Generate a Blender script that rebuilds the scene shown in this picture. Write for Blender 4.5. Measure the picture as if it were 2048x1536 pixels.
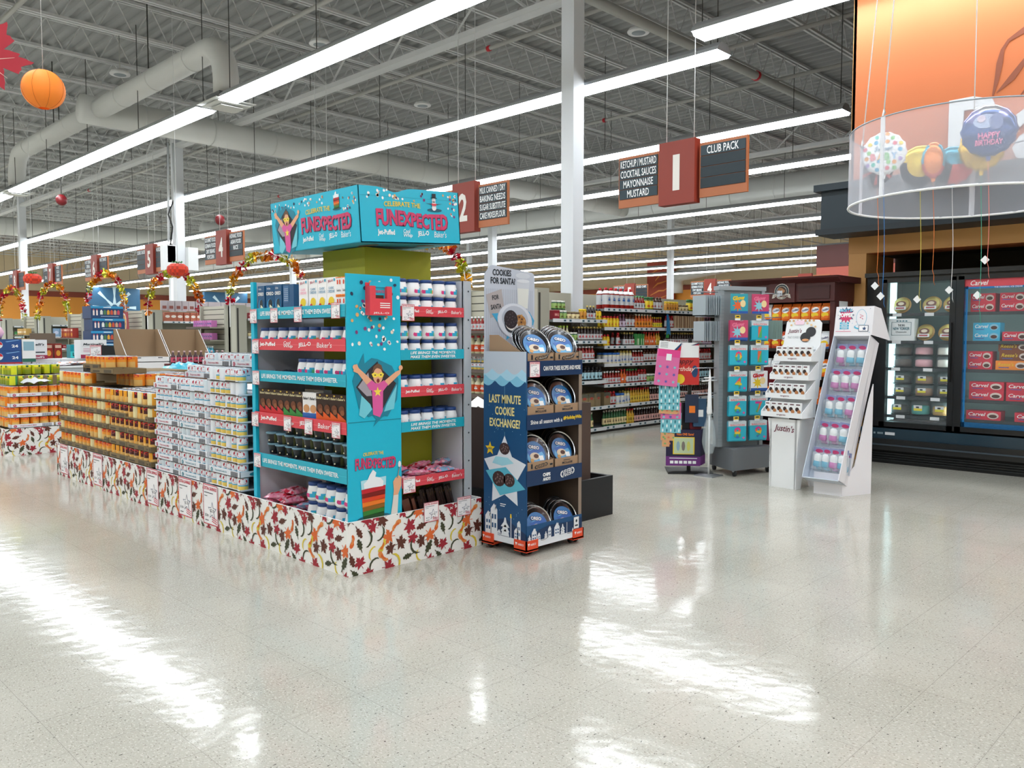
import bpy, math, random
from mathutils import Vector as V, Matrix
PI = math.pi
R = random.Random(11)
scn = bpy.context.scene
COL = scn.collection
for o in list(bpy.data.objects): bpy.data.objects.remove(o)

# ------------------------------------------------------------------ camera
YAW, PITCH, FPX = 0.77606, -0.05686, 1641.0
cam = bpy.data.cameras.new('camera'); cam.sensor_width = 36; cam.lens = FPX / 2048 * 36
cam.clip_start = .05; cam.clip_end = 300
camo = bpy.data.objects.new('camera', cam); COL.objects.link(camo); scn.camera = camo
cf = V((math.cos(YAW) * math.cos(PITCH), math.sin(YAW) * math.cos(PITCH), math.sin(PITCH)))
cr = V((math.sin(YAW), -math.cos(YAW), 0)); cu = cr.cross(cf)
camo.matrix_world = Matrix(((cr.x, cu.x, -cf.x, 0), (cr.y, cu.y, -cf.y, 0), (cr.z, cu.z, -cf.z, 1.35), (0, 0, 0, 1)))

# ------------------------------------------------------------------ world, exposure, lamp strength
w = bpy.data.worlds.new('world'); scn.world = w; w.use_nodes = True
w.node_tree.nodes['Background'].inputs[0].default_value = (.75, .8, .85, 1)
w.node_tree.nodes['Background'].inputs[1].default_value = .5
scn.view_settings.view_transform = 'Standard'; scn.view_settings.look = 'None'
scn.view_settings.gamma = 1; scn.view_settings.use_curve_mapping = False
scn.view_settings.exposure = 0.0
LAMP = 18.0
scn.cycles.max_bounces = 7; scn.cycles.diffuse_bounces = 4; scn.cycles.glossy_bounces = 3
scn.cycles.transparent_max_bounces = 12; scn.cycles.caustics_reflective = False; scn.cycles.caustics_refractive = False
scn.cycles.sample_clamp_indirect = 6

# ------------------------------------------------------------------ materials
def lin(c): c /= 255.0; return c / 12.92 if c <= .04045 else ((c + .055) / 1.055) ** 2.4
MATS = {}
def mat(rgb, rough=.5, metal=0, name=None, **k):
    if isinstance(rgb, str): rgb = tuple(int(rgb[i:i + 2], 16) for i in (0, 2, 4))
    key = (rgb, rough, metal, name, tuple(sorted(k.items())))
    if key in MATS: return MATS[key]
    m = bpy.data.materials.new(name or 'm_%02x%02x%02x' % rgb); m.use_nodes = True
    b = m.node_tree.nodes['Principled BSDF']; i = b.inputs
    c = (*[lin(x) for x in rgb], 1)
    i['Base Color'].default_value = c; i['Roughness'].default_value = rough; i['Metallic'].default_value = metal
    if 'emit' in k: i['Emission Color'].default_value = c; i['Emission Strength'].default_value = k['emit']
    if 'alpha' in k: i['Alpha'].default_value = k['alpha']
    if 'trans' in k: i['Transmission Weight'].default_value = k['trans']; i['IOR'].default_value = k.get('ior', 1.1)
    if 'spec' in k: i['Specular IOR Level'].default_value = k['spec']
    if 'coat' in k: i['Coat Weight'].default_value = k['coat']; i['Coat Roughness'].default_value = .08
    MATS[key] = m; return m
def noisy(m, scale, amt, dark=(0, 0, 0), obj=True):
    """multiplies the base colour by a soft procedural mottle"""
    nt = m.node_tree; b = nt.nodes['Principled BSDF']; c = tuple(b.inputs['Base Color'].default_value)
    tc = nt.nodes.new('ShaderNodeTexCoord'); n = nt.nodes.new('ShaderNodeTexNoise'); n.inputs['Scale'].default_value = scale
    n.inputs['Detail'].default_value = 3
    mx = nt.nodes.new('ShaderNodeMix'); mx.data_type = 'RGBA'; mx.inputs[6].default_value = c
    mx.inputs[7].default_value = tuple(c[k] * (1 - amt) for k in range(3)) + (1,)
    nt.links.new(tc.outputs['Object'], n.inputs['Vector']); nt.links.new(n.outputs['Fac'], mx.inputs[0]); nt.links.new(mx.outputs[2], b.inputs['Base Color'])
    return m

WHITE = mat('eef0f0', .5); OFFW = mat('dfe3e6', .55); BLACK = mat('101214', .4); NAVY = mat('0d3d68', .45)
CYAN = mat('12b4d2', .4); CORAL = mat('dd4450', .4); OLIVE = mat('9a9a14', .6); GREYW = mat('c9ccd6', .6)
KRAFT = mat('93795c', .8); KRAFTD = mat('6f5f50', .85); BLUE = mat('1d5fae', .35); DNAVY = mat('123a70', .35)
RED = mat('c8202e', .4); PINK = mat('f08fb0', .4); YEL = mat('e8c62a', .4); ORANGE = mat('f07c1c', .4); GREEN = mat('2e8a3e', .4)
BROWN = mat('4a2416', .45); CREAM = mat('ece0bd', .5); TEAL = mat('23a0a8', .4); SKIN = mat('e2a883', .6); LILAC = mat('b45aa8', .4)
SILVER = mat('c8ccd0', .25, 1); STEEL = mat('a8acb0', .35, .8); GOLD = mat('d8a828', .25, .7); MAROON = mat('5a1d1c', .45)
SLAT = mat('b9b7a6', .55); SLATD = mat('3a3a36', .7); UPR = mat('a3a294', .5); LIPM = mat('d5d9dc', .4); SHELFM = mat('77797a', .6)
TXT = mat('16242e', .5); WTXT = mat('f4f6f6', .5); COLW = mat('e4e8ec', .5)
CLEAR = mat('e8f2f6', .05, alpha=.18, name='clear_plastic'); 

# ------------------------------------------------------------------ mesh builder
class F:                                             # a flat drawing frame: origin, right, up
    def __init__(s, o, u=(1, 0, 0), v=(0, 0, 1)): s.o = V(o); s.u = V(u).normalized(); s.v = V(v).normalized(); s.n = s.u.cross(s.v)
    def p(s, a, b, d=0): return s.o + s.u * a + s.v * b + s.n * d
def FX(x, y, z=0): return F((x, y, z), (0, -1, 0))    # faces -X, u runs to -Y
def FY(x, y, z=0): return F((x, y, z), (1, 0, 0))     # faces -Y
TX = {}
def glyphs(t, bold=0., shear=0., cond=False):
    k = (t, bold, shear)
    if k not in TX:
        cu_ = bpy.data.curves.new('t', 'FONT'); cu_.body = t; cu_.resolution_u = 2; cu_.offset = bold; cu_.shear = shear; cu_.space_line = .85
        cu_.align_x = 'CENTER'
        ob = bpy.data.objects.new('t', cu_); me = bpy.data.meshes.new_from_object(ob)
        vs = [(v.co.x, v.co.y) for v in me.vertices]; fs = [tuple(p.vertices) for p in me.polygons]
        bpy.data.objects.remove(ob); bpy.data.meshes.remove(me); bpy.data.curves.remove(cu_)
        if not vs: vs = [(0, 0)]
        x0 = min(a for a, _ in vs); x1 = max(a for a, _ in vs); y0 = min(b for _, b in vs); y1 = max(b for _, b in vs)
        sx = 1 / max(1e-6, x1 - x0); sy = 1 / max(1e-6, y1 - y0)
        TX[k] = ([((a - x0) * sx - .5, (b - y0) * sy - .5) for a, b in vs], fs)
    return TX[k]
class B:
    def __init__(s): s.v = []; s.f = []; s.mi = []; s.mats = []; s.sm = []
    def add(s, vs, fs, m, smooth=False):
        n = len(s.v); s.v += [tuple(v) for v in vs]
        for k, f in enumerate(fs):
            mm = m[k] if isinstance(m, list) else m
            if mm not in s.mats: s.mats.append(mm)
            s.f.append([i + n for i in f]); s.mi.append(s.mats.index(mm)); s.sm.append(smooth)
        return s
    def box(s, x0, y0, z0, x1, y1, z1, m, sides=None):       # sides: {'x0','x1','y0','y1','z0','z1': material}
        vs = [(x, y, z) for x in (x0, x1) for y in (y0, y1) for z in (z0, z1)]
        fs = [(0, 1, 3, 2), (4, 6, 7, 5), (0, 4, 5, 1), (2, 3, 7, 6), (0, 2, 6, 4), (1, 5, 7, 3)]
        ms = [m] * 6
        if sides:
            for k, mm in sides.items(): ms[('x0', 'x1', 'y0', 'y1', 'z0', 'z1').index(k)] = mm
        return s.add(vs, fs, ms)
    def lathe(s, prof, m, seg=16, c=(0, 0, 0), smooth=True, sx=1, sy=1, cap=True, ax=None):
        vs = []; cx, cy, cz = c
        for r, z in prof:
            for j in range(seg):
                a = 2 * PI * (j + .5) / seg - PI / 2
                p = V((r * math.cos(a) * sx, r * math.sin(a) * sy, z))
                if ax: p = ax @ p
                vs.append((cx + p.x, cy + p.y, cz + p.z))
        fs = []; ms = []
        for i in range(len(prof) - 1):
            for j in range(seg):
                k = (j + 1) % seg
                fs.append((i * seg + j, i * seg + k, (i + 1) * seg + k, (i + 1) * seg + j))
                ms.append(m(i, ((j + 1) / seg * 360 + 0) % 360) if callable(m) else m)
        n = len(prof)
        if cap:
            if prof[0][0] > 1e-4: fs.append(tuple(range(seg))[::-1]); ms.append(m(0, -1) if callable(m) else m)
            if prof[-1][0] > 1e-4: fs.append(tuple((n - 1) * seg + j for j in range(seg))); ms.append(m(n - 2, -1) if callable(m) else m)
        return s.add(vs, fs, ms, smooth)
    def tube(s, pts, r, m, seg=6, smooth=True, closed=False):
        pts = [V(p) for p in pts]; n = len(pts); vs = []; up = None
        for i, p in enumerate(pts):
            t = ((pts[(i + 1) % n] if closed or i < n - 1 else p) - (pts[i - 1] if closed or i else p)).normalized()
            if up is None: up = V((0, 0, 1)) if abs(t.z) < .9 else V((1, 0, 0))
            a = t.cross(up)
            if a.length < 1e-4: a = t.cross(V((1, 0, 0)))
            a.normalize(); b = a.cross(t); up = b
            rr = r[i] if isinstance(r, (list, tuple)) else r
            for j in range(seg): q = 2 * PI * j / seg; vs.append(p + (a * math.cos(q) + b * math.sin(q)) * rr)
        fs = []
        for i in range(n if closed else n - 1):
            i2 = (i + 1) % n
            for j in range(seg): k = (j + 1) % seg; fs.append((i * seg + j, i * seg + k, i2 * seg + k, i2 * seg + j))
        if not closed: fs += [tuple(range(seg))[::-1], tuple((n - 1) * seg + j for j in range(seg))]
        return s.add(vs, fs, m, smooth)
    def bar(s, p, q, wx, m): return s.tube([p, q], wx * .7, m, 4, False)
    def poly(s, fr, pts, m, d=.0015): return s.add([fr.p(a, b, d) for a, b in pts], [tuple(range(len(pts)))], m)
    def rect(s, fr, a0, b0, a1, b1, m, d=.0015): return s.poly(fr, [(a0, b0), (a1, b0), (a1, b1), (a0, b1)], m, d)
    def disc(s, fr, a, b, ra, rb, m, d=.002, seg=12, rot=0):
        c, n = math.cos(rot), math.sin(rot)
        return s.poly(fr, [(a + ra * math.cos(q) * c - rb * math.sin(q) * n, b + ra * math.cos(q) * n + rb * math.sin(q) * c) for q in [2 * PI * k / seg for k in range(seg)]], m, d)
    def prism(s, fr, pts, d0, d1, m, side=None):
        n = len(pts)
        s.add([fr.p(a, b, d1) for a, b in pts], [tuple(range(n))], m); s.add([fr.p(a, b, d0) for a, b in pts], [tuple(range(n))[::-1]], m)
        vs = [fr.p(a, b, d0) for a, b in pts] + [fr.p(a, b, d1) for a, b in pts]
        return s.add(vs, [(i, (i + 1) % n, n + (i + 1) % n, n + i) for i in range(n)], side or m)
    def text(s, fr, t, a, b, w, h, m, d=.003, bold=0., shear=0., rot=0., bend=None, warp=None):
        vs, fs = glyphs(t, bold, shear); c, n = math.cos(rot), math.sin(rot); out = []
        for x, y in vs:
            x *= w; y *= h
            if warp: y = warp(x / w, y / h) * h
            X, Y = a + x * c - y * n, b + x * n + y * c
            if bend: out.append(fr.o + fr.u * (math.sin(X / bend) * (bend + d)) + fr.v * Y - fr.n * (bend - math.cos(X / bend) * (bend + d)))
            else: out.append(fr.p(X, Y, d))
        return s.add(out, fs, m)
    def obj(s, name, parent=None, loc=None, rz=0, tags=None):
        me = bpy.data.meshes.new(name); me.from_pydata(s.v, [], s.f); 
        for m in s.mats: me.materials.append(m)
        me.polygons.foreach_set('material_index', s.mi); me.polygons.foreach_set('use_smooth', s.sm)
        me.update(); me.validate()
        o = bpy.data.objects.new(name, me); COL.objects.link(o)
        if parent: o.parent = parent; KIDS.setdefault(parent.name, []).append(o)
        if loc: o.location = loc
        if rz: o.rotation_euler = (0, 0, rz)
        if tags: tag(o, *tags)
        return o
def tag(o, label=None, cat=None, group=None, kind=None):
    if label: o['label'] = label
    if cat: o['category'] = cat
    if group: o['group'] = group
    if kind: o['kind'] = kind
    return o
def empty(name, loc=(0, 0, 0), rz=0, *t):
    o = bpy.data.objects.new(name, None); COL.objects.link(o); o.location = loc; o.rotation_euler = (0, 0, rz); o.empty_display_size = .05
    if t: tag(o, *t)
    return o
KIDS = {}
def copy_tree(o, parent=None):
    c = o.copy(); COL.objects.link(c)
    if parent: c.parent = parent
    for ch in KIDS.get(o.name, ()):  copy_tree(ch, c)
    return c
PROTO = {}
def put(kind, make, loc, rz=0, label=None, group=None, rx=0, ry=0, sc=None):
    """first call builds the thing, later calls copy it and its parts; every one gets its own label"""
    if kind not in PROTO: o = PROTO[kind] = make()
    else: o = copy_tree(PROTO[kind])
    o.location = loc; o.rotation_euler = (rx, ry, rz)
    if sc: o.scale = sc if isinstance(sc, tuple) else (sc,) * 3
    elif kind in PROTO and PROTO[kind] is not o: o.scale = (1, 1, 1)
    if label: o['label'] = label
    if group: o['group'] = group
    elif 'group' in o and PROTO[kind] is not o and not group: pass
    return o
def structure(name, b, parent=None, loc=None):
    o = b.obj(name, parent, loc)
    if not parent: o['kind'] = 'structure'
    return o
ORD = 'first second third fourth fifth sixth seventh eighth ninth tenth eleventh twelfth thirteenth fourteenth fifteenth sixteenth seventeenth eighteenth nineteenth twentieth'.split()
ORD += ['twenty-' + x for x in ORD[:9]] + ['thirtieth'] + ['thirty-' + x for x in ORD[:9]] + ['fortieth'] + ['forty-' + x for x in ORD[:9]]
RX = -PI / 2          # turn that makes a thing built facing -Y face -X
# ------------------------------------------------------------------ the building
ZL, ZD = 4.97, 7.6
def floor_material():
    m = bpy.data.materials.new('vinyl_tile_floor'); m.use_nodes = True; nt = m.node_tree; L = nt.links.new; N = nt.nodes.new
    b = nt.nodes['Principled BSDF']; tc = N('ShaderNodeTexCoord'); pos = tc.outputs['Object']
    def mixc(a, c, fac):
        x = N('ShaderNodeMix'); x.data_type = 'RGBA'
        for i, q in ((6, a), (7, c)):
            if isinstance(q, tuple): x.inputs[i].default_value = q
            else: L(q, x.inputs[i])
        L(fac, x.inputs[0]); return x.outputs[2]
    def math_(op, a, c=None):
        x = N('ShaderNodeMath'); x.operation = op
        for i, q in ((0, a), (1, c)):
            if q is None: continue
            if isinstance(q, (int, float)): x.inputs[i].default_value = q
            else: L(q, x.inputs[i])
        return x.outputs[0]
    def noise(sc, det=2, off=None, rough=.5):
        n = N('ShaderNodeTexNoise'); n.inputs['Scale'].default_value = sc; n.inputs['Detail'].default_value = det; n.inputs['Roughness'].default_value = rough
        if off:
            mp = N('ShaderNodeMapping'); mp.inputs['Location'].default_value = off[0]; mp.inputs['Scale'].default_value = off[1]; L(pos, mp.inputs[0]); L(mp.outputs[0], n.inputs['Vector'])
        else: L(pos, n.inputs['Vector'])
        return n.outputs['Fac']
    def ramp(f, lo, hi):
        r = N('ShaderNodeMapRange'); r.inputs['From Min'].default_value = lo; r.inputs['From Max'].default_value = hi; L(f, r.inputs['Value']); return r.outputs[0]
    g = lambda r, gg, bb: (lin(r), lin(gg), lin(bb), 1)
    c = mixc(g(187, 184, 172), g(173, 170, 158), ramp(noise(1.1, 3), .35, .65))
    c = mixc(c, g(197, 194, 183), ramp(noise(140, 2, ((3, 7, 0), (1, .6, 1))), .56, .62))
    c = mixc(c, g(136, 131, 119), ramp(noise(165, 1, ((13, 2, 0), (1, .55, 1))), .655, .69))
    c = mixc(c, g(86, 84, 78), ramp(noise(100, 1, ((31, 5, 0), (.6, 1, 1))), .715, .74))
    sp = N('ShaderNodeSeparateXYZ'); L(pos, sp.inputs[0]); seams = None
    for ax, off in (('X', 1.15), ('Y', 1.022)):
        f = math_('FRACT', math_('DIVIDE', math_('ADD', sp.outputs[ax], 30.5 - off), .305))
        dd = math_('MINIMUM', f, math_('SUBTRACT', 1, f)); ln = math_('LESS_THAN', dd, .0034); seams = ln if seams is None else math_('MAXIMUM', seams, ln)
    L(mixc(c, g(134, 131, 122), math_('MULTIPLY', seams, .6)), b.inputs['Base Color'])
    rr = N('ShaderNodeMapRange'); rr.inputs['To Min'].default_value = .085; rr.inputs['To Max'].default_value = .14; L(noise(2.3, 4), rr.inputs['Value']); L(rr.outputs[0], b.inputs['Roughness'])
    b.inputs['Specular IOR Level'].default_value = .46
    bp = N('ShaderNodeBump'); bp.inputs['Strength'].default_value = .07; bp.inputs['Distance'].default_value = .02
    L(math_('SUBTRACT', noise(9, 2), math_('MULTIPLY', seams, .25)), bp.inputs['Height']); L(bp.outputs[0], b.inputs['Normal'])
    return m
FLOORM = floor_material()
structure('floor', B().box(-12, -12, -.2, 49, 66, 0, FLOORM))
DECK = noisy(mat('a8aaaa', .6, name='deck_paint'), .6, .12); JOIST = mat('d2d4d4', .55, name='joist_paint')
b = B(); x = -12.0; prof = []
while x < 49: prof += [(x, 0), (x + .10, 0), (x + .135, .06), (x + .235, .06)]; x += .27
vs = [(px, y, ZD + dz) for px, dz in prof for y in (-12, 66)]; n = len(prof)
b.add(vs, [(2 * i, 2 * i + 1, 2 * i + 3, 2 * i + 2) for i in range(n - 1)], DECK)
structure('ceiling', b)
WBEIGE = mat('dccaa6', .7, name='wall_beige'); WRED = mat('8e4430', .7); WORG = mat('e79a3c', .7); WTAN = mat('b28a50', .7)
b = B(); b.box(49, -12, 0, 49.3, 66, ZD, WBEIGE)
b.box(48.9, -12, 4.62, 49, 66, 4.95, WRED); b.box(48.95, -12, 0, 49, 66, 4.62, WORG); structure('wall_back', b)
b = B(); b.box(-12, 66, 0, 49, 66.3, ZD, WBEIGE); b.box(-12, 65.9, 0, 49, 66, 4.3, WORG); b.box(-12, 65.88, 4.3, 49, 66, 4.7, WRED); structure('wall_left', b)
structure('wall_rear', B().box(-12.3, -12, 0, -12, 66, ZD, WBEIGE)); structure('wall_right', B().box(-12, -12.3, 0, 49, -12, ZD, WBEIGE))

# open-web joists along X, one mesh copied down the roof
def joist():
    b = B(); x0, x1 = -4, 49; zt, zb = ZD - .03, ZD - .62
    for z in (zt, zb):
        for dy in (-.045, .045): b.box(x0, dy - .022, z - .05, x1, dy + .022, z, JOIST)
    x = x0; k = 0
    while x < x1 - .6: b.bar((x, 0, zb - .02), (x + .32, 0, zt - .02), .019, JOIST); b.bar((x + .32, 0, zt - .02), (x + .64, 0, zb - .02), .019, JOIST); x += .64
    return tag(b.obj('ceiling_joist'), cat='roof joist')
ys = [y for y in [3.2 + 1.83 * k for k in range(34)] if y < 65.5]
for k, y in enumerate(ys): put('joist', joist, (0, y, 0), label='white open web steel joist carrying the corrugated roof deck', group='roof joists')
# main girders along Y over the column rows
def girder():
    b = B(); zt, zb = ZD - .62, ZD - 1.35
    for z in (zt, zb): b.box(-.1, -4, z - .09, .1, 66, z, JOIST)
    y = -4
    while y < 65: b.bar((0, y, zb - .03), (0, y + .9, zt - .03), .035, JOIST); b.bar((0, y + .9, zt - .03), (0, y + 1.8, zb - .03), .035, JOIST); y += 1.8
    return tag(b.obj('roof_girder'), cat='roof girder')
for x, t in ((-2, 'nearest the entrance side'), (9.17, 'over the nearest column row'), (20.4, 'over the middle column row'), (31.6, 'over the far column row')):
    put('girder', girder, (x, 0, 0), label='deep white steel truss girder ' + t, group='roof girders')
# columns
def column():
    b = B(); b.box(-.115, -.115, 0, .115, .115, ZD - .6, COLW)
    o = b.obj('steel_column'); B().box(-.2, -.2, ZD - .64, .2, .2, ZD - .6, COLW).obj('cap_plate', o); B().box(-.17, -.17, 0, .17, .17, .03, COLW).obj('base_plate', o)
    return tag(o, cat='column')
for i, x in enumerate((9.17, 20.4, 31.6)):
    for j, y in enumerate((7.78, 21.0, 34.4, 47.8)):
        put('column', column, (x, y, 0), label='square white steel column, %s row back from the main aisle, %s along it' % (ORD[i], ORD[j]), group='white roof columns')
# light rows
LENS = mat('f4faff', .4, emit=LAMP, name='lamp_lens'); HOUS = mat('b4b8bc', .45, .1, name='lamp_housing')
def light_row(x, y0, y1, label):
    r = empty('fluorescent_light_row', (x, y0, ZL), 0, label, 'light fixture', 'continuous ceiling light rows'); n = max(1, round((y1 - y0) / 2.44)); s = (y1 - y0) / n
    b = B(); L = y1 - y0
    pts = [(-.17, .0), (-.15, .05), (-.07, .12), (.07, .12), (.15, .05), (.17, 0)]
    vs = [(a, yy, c) for yy in (0, L) for a, c in pts]; b.add(vs, [(i, i + 1, i + 7, i + 6) for i in range(5)] + [(0, 1, 2, 3, 4, 5), (11, 10, 9, 8, 7, 6)], HOUS); b.obj('housing', r)
    b = B()
    for k in range(n):
        a, c = k * s + .012, (k + 1) * s - .012; q = [(-.165, .004), (-.12, -.045), (.12, -.045), (.165, .004)]
        vs = [(u, yy, z) for yy in (a, c) for u, z in q]; b.add(vs, [(0, 4, 5, 1), (1, 5, 6, 2), (2, 6, 7, 3), (0, 1, 2, 3), (7, 6, 5, 4)], LENS)
    b.obj('diffuser', r)
    b = B()
    for k in range(n + 1): b.tube([(0, min(k * s + .1, L - .05), .12), (0, min(k * s + .1, L - .05), ZD - .62 - ZL)], .007, SLATD, 4)
    b.obj('hanger_rods', r); return r
names = ['nearest the camera, over the front aisle', 'second back, over the gondola ends', 'third back', 'fourth back', 'fifth back', 'sixth back', 'seventh back', 'eighth back', 'ninth back', 'farthest back']
for x, t in zip((6.06, 9.5, 13.3, 16.6, 21.1, 24.4, 28.4, 32.5, 36.2, 40), names):
    if x > 8: light_row(x, 5.54, 63, 'long continuous white fluorescent light row, ' + t)
    else:
        for ya, yb, t2 in ((-11, 12.0, 'stretch nearest the camera'), (12.75, 23.2, 'stretch between the two duct diffusers'), (23.95, 63, 'far stretch')): light_row(x, ya, yb, 'fluorescent light row nearest the camera, ' + t2)
light_row(8.76, -9, 5.46, 'shorter fluorescent light row running in front of the orange bakery wall')
for x, t in ((1.9, 'over the open front of the main aisle'), (-1.8, 'behind the entrance side of the main aisle'), (-5.4, 'farthest behind the camera')): light_row(x, -10, 60, 'unseen light row added for fill ' + t)  # out-of-view rows added to light the display fronts and soften floor shadows
# ducts
DUCT = mat('d8dad6', .55, name='duct_paint')
def duct(pts, r, label, rings=True):
    b = B(); b.tube(pts, r, DUCT, 24); o = b.obj('air_duct'); tag(o, label, 'air duct')
    if rings:
        b = B()
        for i in range(len(pts) - 1):
            p, q = V(pts[i]), V(pts[i + 1]); L = (q - p).length
            if L < 2: continue
            k = 1.2
            while k < L: c = p + (q - p) * k / L; d = (q - p).normalized() * .02; b.tube([c - d, c + d], r + .008, DUCT, 24); k += 1.5
        b.obj('seam_ring', o)
    p, q = V(pts[0]), V(pts[1]); c = (p + q) / 2; B().tube([(c.x, c.y, c.z), (c.x, c.y, ZD - .05)], .012, SLATD, 5).obj('hanger_rod', o)
    return o
ZC = 5.95
duct([(5.9, 17.95, ZC), (24, 17.95, ZC)], .285, 'long round white main duct crossing above the second column')
duct([(24.4, -4, ZC + .02), (24.4, 62, ZC + .02)], .48, 'largest round white trunk duct running along the rear half of the store')
duct([(4, 39, ZC), (24, 39, ZC)], .38, 'round white main duct far down the store')
duct([(14.5, 31, ZC - .5), (24, 31, ZC - .1)], .34, 'round white side duct sloping to the trunk duct')
for s, t in ((1, 'far'), (-1, 'near')):
    y1 = 17.95 - 5.55 * s
    pts = [(6.2, 17.95 - .25 * s, ZC), (6.2, y1 + .5 * s, ZC)] + [(6.2, y1 + .5 * s - .55 * s * math.sin(a), ZC - .55 + .55 * math.cos(a)) for a in (.4, .8, 1.2, PI / 2)] + [(6.2, y1 - .05 * s, 5.1)]
    d = duct(pts, .195, 'white branch duct bending down to a ceiling diffuser, %s the camera' % ('nearer to' if s > 0 else 'farther from'))
    b = B(); c = (6.2, y1 - .05 * s)
    for k, (hw, z) in enumerate(((.33, 4.98), (.27, 4.95), (.18, 4.92))): b.box(c[0] - hw, c[1] - hw, z, c[0] + hw, c[1] + hw, z + .012, DUCT)
    b.box(c[0] - .22, c[1] - .22, 4.99, c[0] + .22, c[1] + .22, 5.12, mat('707478', .5)); b.obj('diffuser', d)
# far white duct elbow dropping in front of the back wall
duct([(47, 26.5, 5.9), (47, 30.2, 5.5)] + [(47, 30.2 + .5 * math.sin(a), 5.0 + .5 * math.cos(a)) for a in (.5, 1, 1.57)] + [(47, 30.7, 4.3)], .4, 'white duct elbow dropping to a diffuser by the back wall', False)
# sprinkler pipes
PIPE = mat('b4b5b0', .5)
def pipe(pts, r, label, red=()):
    b = B(); b.tube(pts, r, PIPE, 10); o = b.obj('sprinkler_pipe'); tag(o, label, 'pipe', 'sprinkler pipes')
    if red:
        b2 = B()
        for p in red: q = V(p); d = (V(pts[1]) - V(pts[0])).normalized() * .035; b2.tube([q - d, q + d], r + .015, RED, 10)
        b2.obj('coupling', o)
pipe([(-4, 8.2, 6.55), (45, 8.2, 6.55)], .085, 'thick white sprinkler main crossing the roof above the nearest column', [(15.3, 8.2, 6.55)])
for k, (x, z) in enumerate(((4.1, 6.7), (7.5, 6.7), (10.8, 6.7), (13.9, 6.7), (16.3, 6.7), (19.6, 6.7), (23, 6.7), (29.5, 6.7), (35, 6.7))):
    pipe([(x, -3, z), (x, 62, z)], .038, 'thin white sprinkler branch pipe, %s back from the main aisle' % ORD[k], [(x, 9.6 + (k * 5.3) % 9, z), (x, 27 + (k * 7.1) % 9, z)])
# ------------------------------------------------------------------ bakery wall and cold case
OW = mat('c8703f', .6, name='orange_wall'); OCH = mat('c8965a', .6, name='ochre_wall'); HDK = mat('1c2b33', .5, name='dark_header')
b = B(); b.box(9.1, -12, 2.26, 9.5, 3.73, ZD, OW); b.box(9.095, -12, 2.26, 9.1, 3.73, 2.75, OCH); b.box(9.1, 3.54, 0, 9.9, 3.73, 2.26, OCH)
b.box(9.098, 3.54, 0, 9.1, 3.73, 2.26, OCH); b.box(9.95, -12, 0, 10.0, 3.54, 2.3, mat('2a221a', .8)); b.box(9.5, -12, 2.26, 9.95, 3.54, 2.32, mat('3a2c18', .8)); b.box(9.1, 3.70, 2.26, 9.6, 3.735, ZD, OCH)
structure('wall_bakery', b)
b = B(); b.box(8.66, -12, 2.50, 9.095, 3.86, 2.90, HDK); b.box(8.60, -12, 2.90, 9.095, 3.92, 2.97, HDK); b.box(8.62, -12, 2.44, 9.095, 3.90, 2.50, mat('152229', .5)); 
structure('trim_1', b)
b = B(); f = F((9.095, 2.76, 3.03), (0, -1, 0))
for t, a, bb, ww, h in (('B', .27, .345, .50, .69), ('a', .80, .25, .42, .50)):
    b.text(f, t, a, bb, ww, h, OFFW, .04, .02); b.text(f, t, a, bb, ww, h, OFFW, .02, .02)
b.obj('wall_lettering', tags=('large white raised letters on the orange wall above the cold case', 'sign'))
b = B(); f = F((9.097, 0, 0), (0, -1, 0)); WH = mat('8a4a30', .6)
def leafstroke(b, f, pts, ws, m, d=.003):
    L, Rr = [], []
    for i, p in enumerate(pts):
        q = V(pts[min(i + 1, len(pts) - 1)]) - V(pts[max(i - 1, 0)]); q.normalize(); nn = V((-q.y, q.x)) * ws[i]
        L.append((p[0] + nn.x, p[1] + nn.y)); Rr.append((p[0] - nn.x, p[1] - nn.y))
    for i in range(len(pts) - 1): b.poly(f, [L[i], L[i + 1], Rr[i + 1], Rr[i]], m, d)
leafstroke(b, f, [(-2.36, 3.70), (-2.33, 3.85), (-2.31, 4.0), (-2.29, 4.12), (-2.24, 4.2), (-2.1, 4.27), (-1.9, 4.36)], [.008, .02, .028, .016, .014, .03, .004], WH)
leafstroke(b, f, [(-2.33, 3.72), (-2.2, 3.84), (-2.08, 4.0), (-1.9, 4.2)], [.004, .03, .02, .004], WH)
leafstroke(b, f, [(-2.12, 3.66), (-1.95, 3.85), (-1.8, 3.95)], [.006, .035, .004], WH)
b.obj('wall_ornament', tags=('dark wheat stalk ornament painted on the orange wall', 'wall ornament'))
# far department block at the rear
b = B(); b.box(30, 4, 0, 30.4, 13.5, 3.95, mat('b05848', .6)); b.box(29.98, 4, 3.95, 30.4, 13.5, 4.75, mat('50241f', .6)); structure('wall_department', b)

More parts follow.
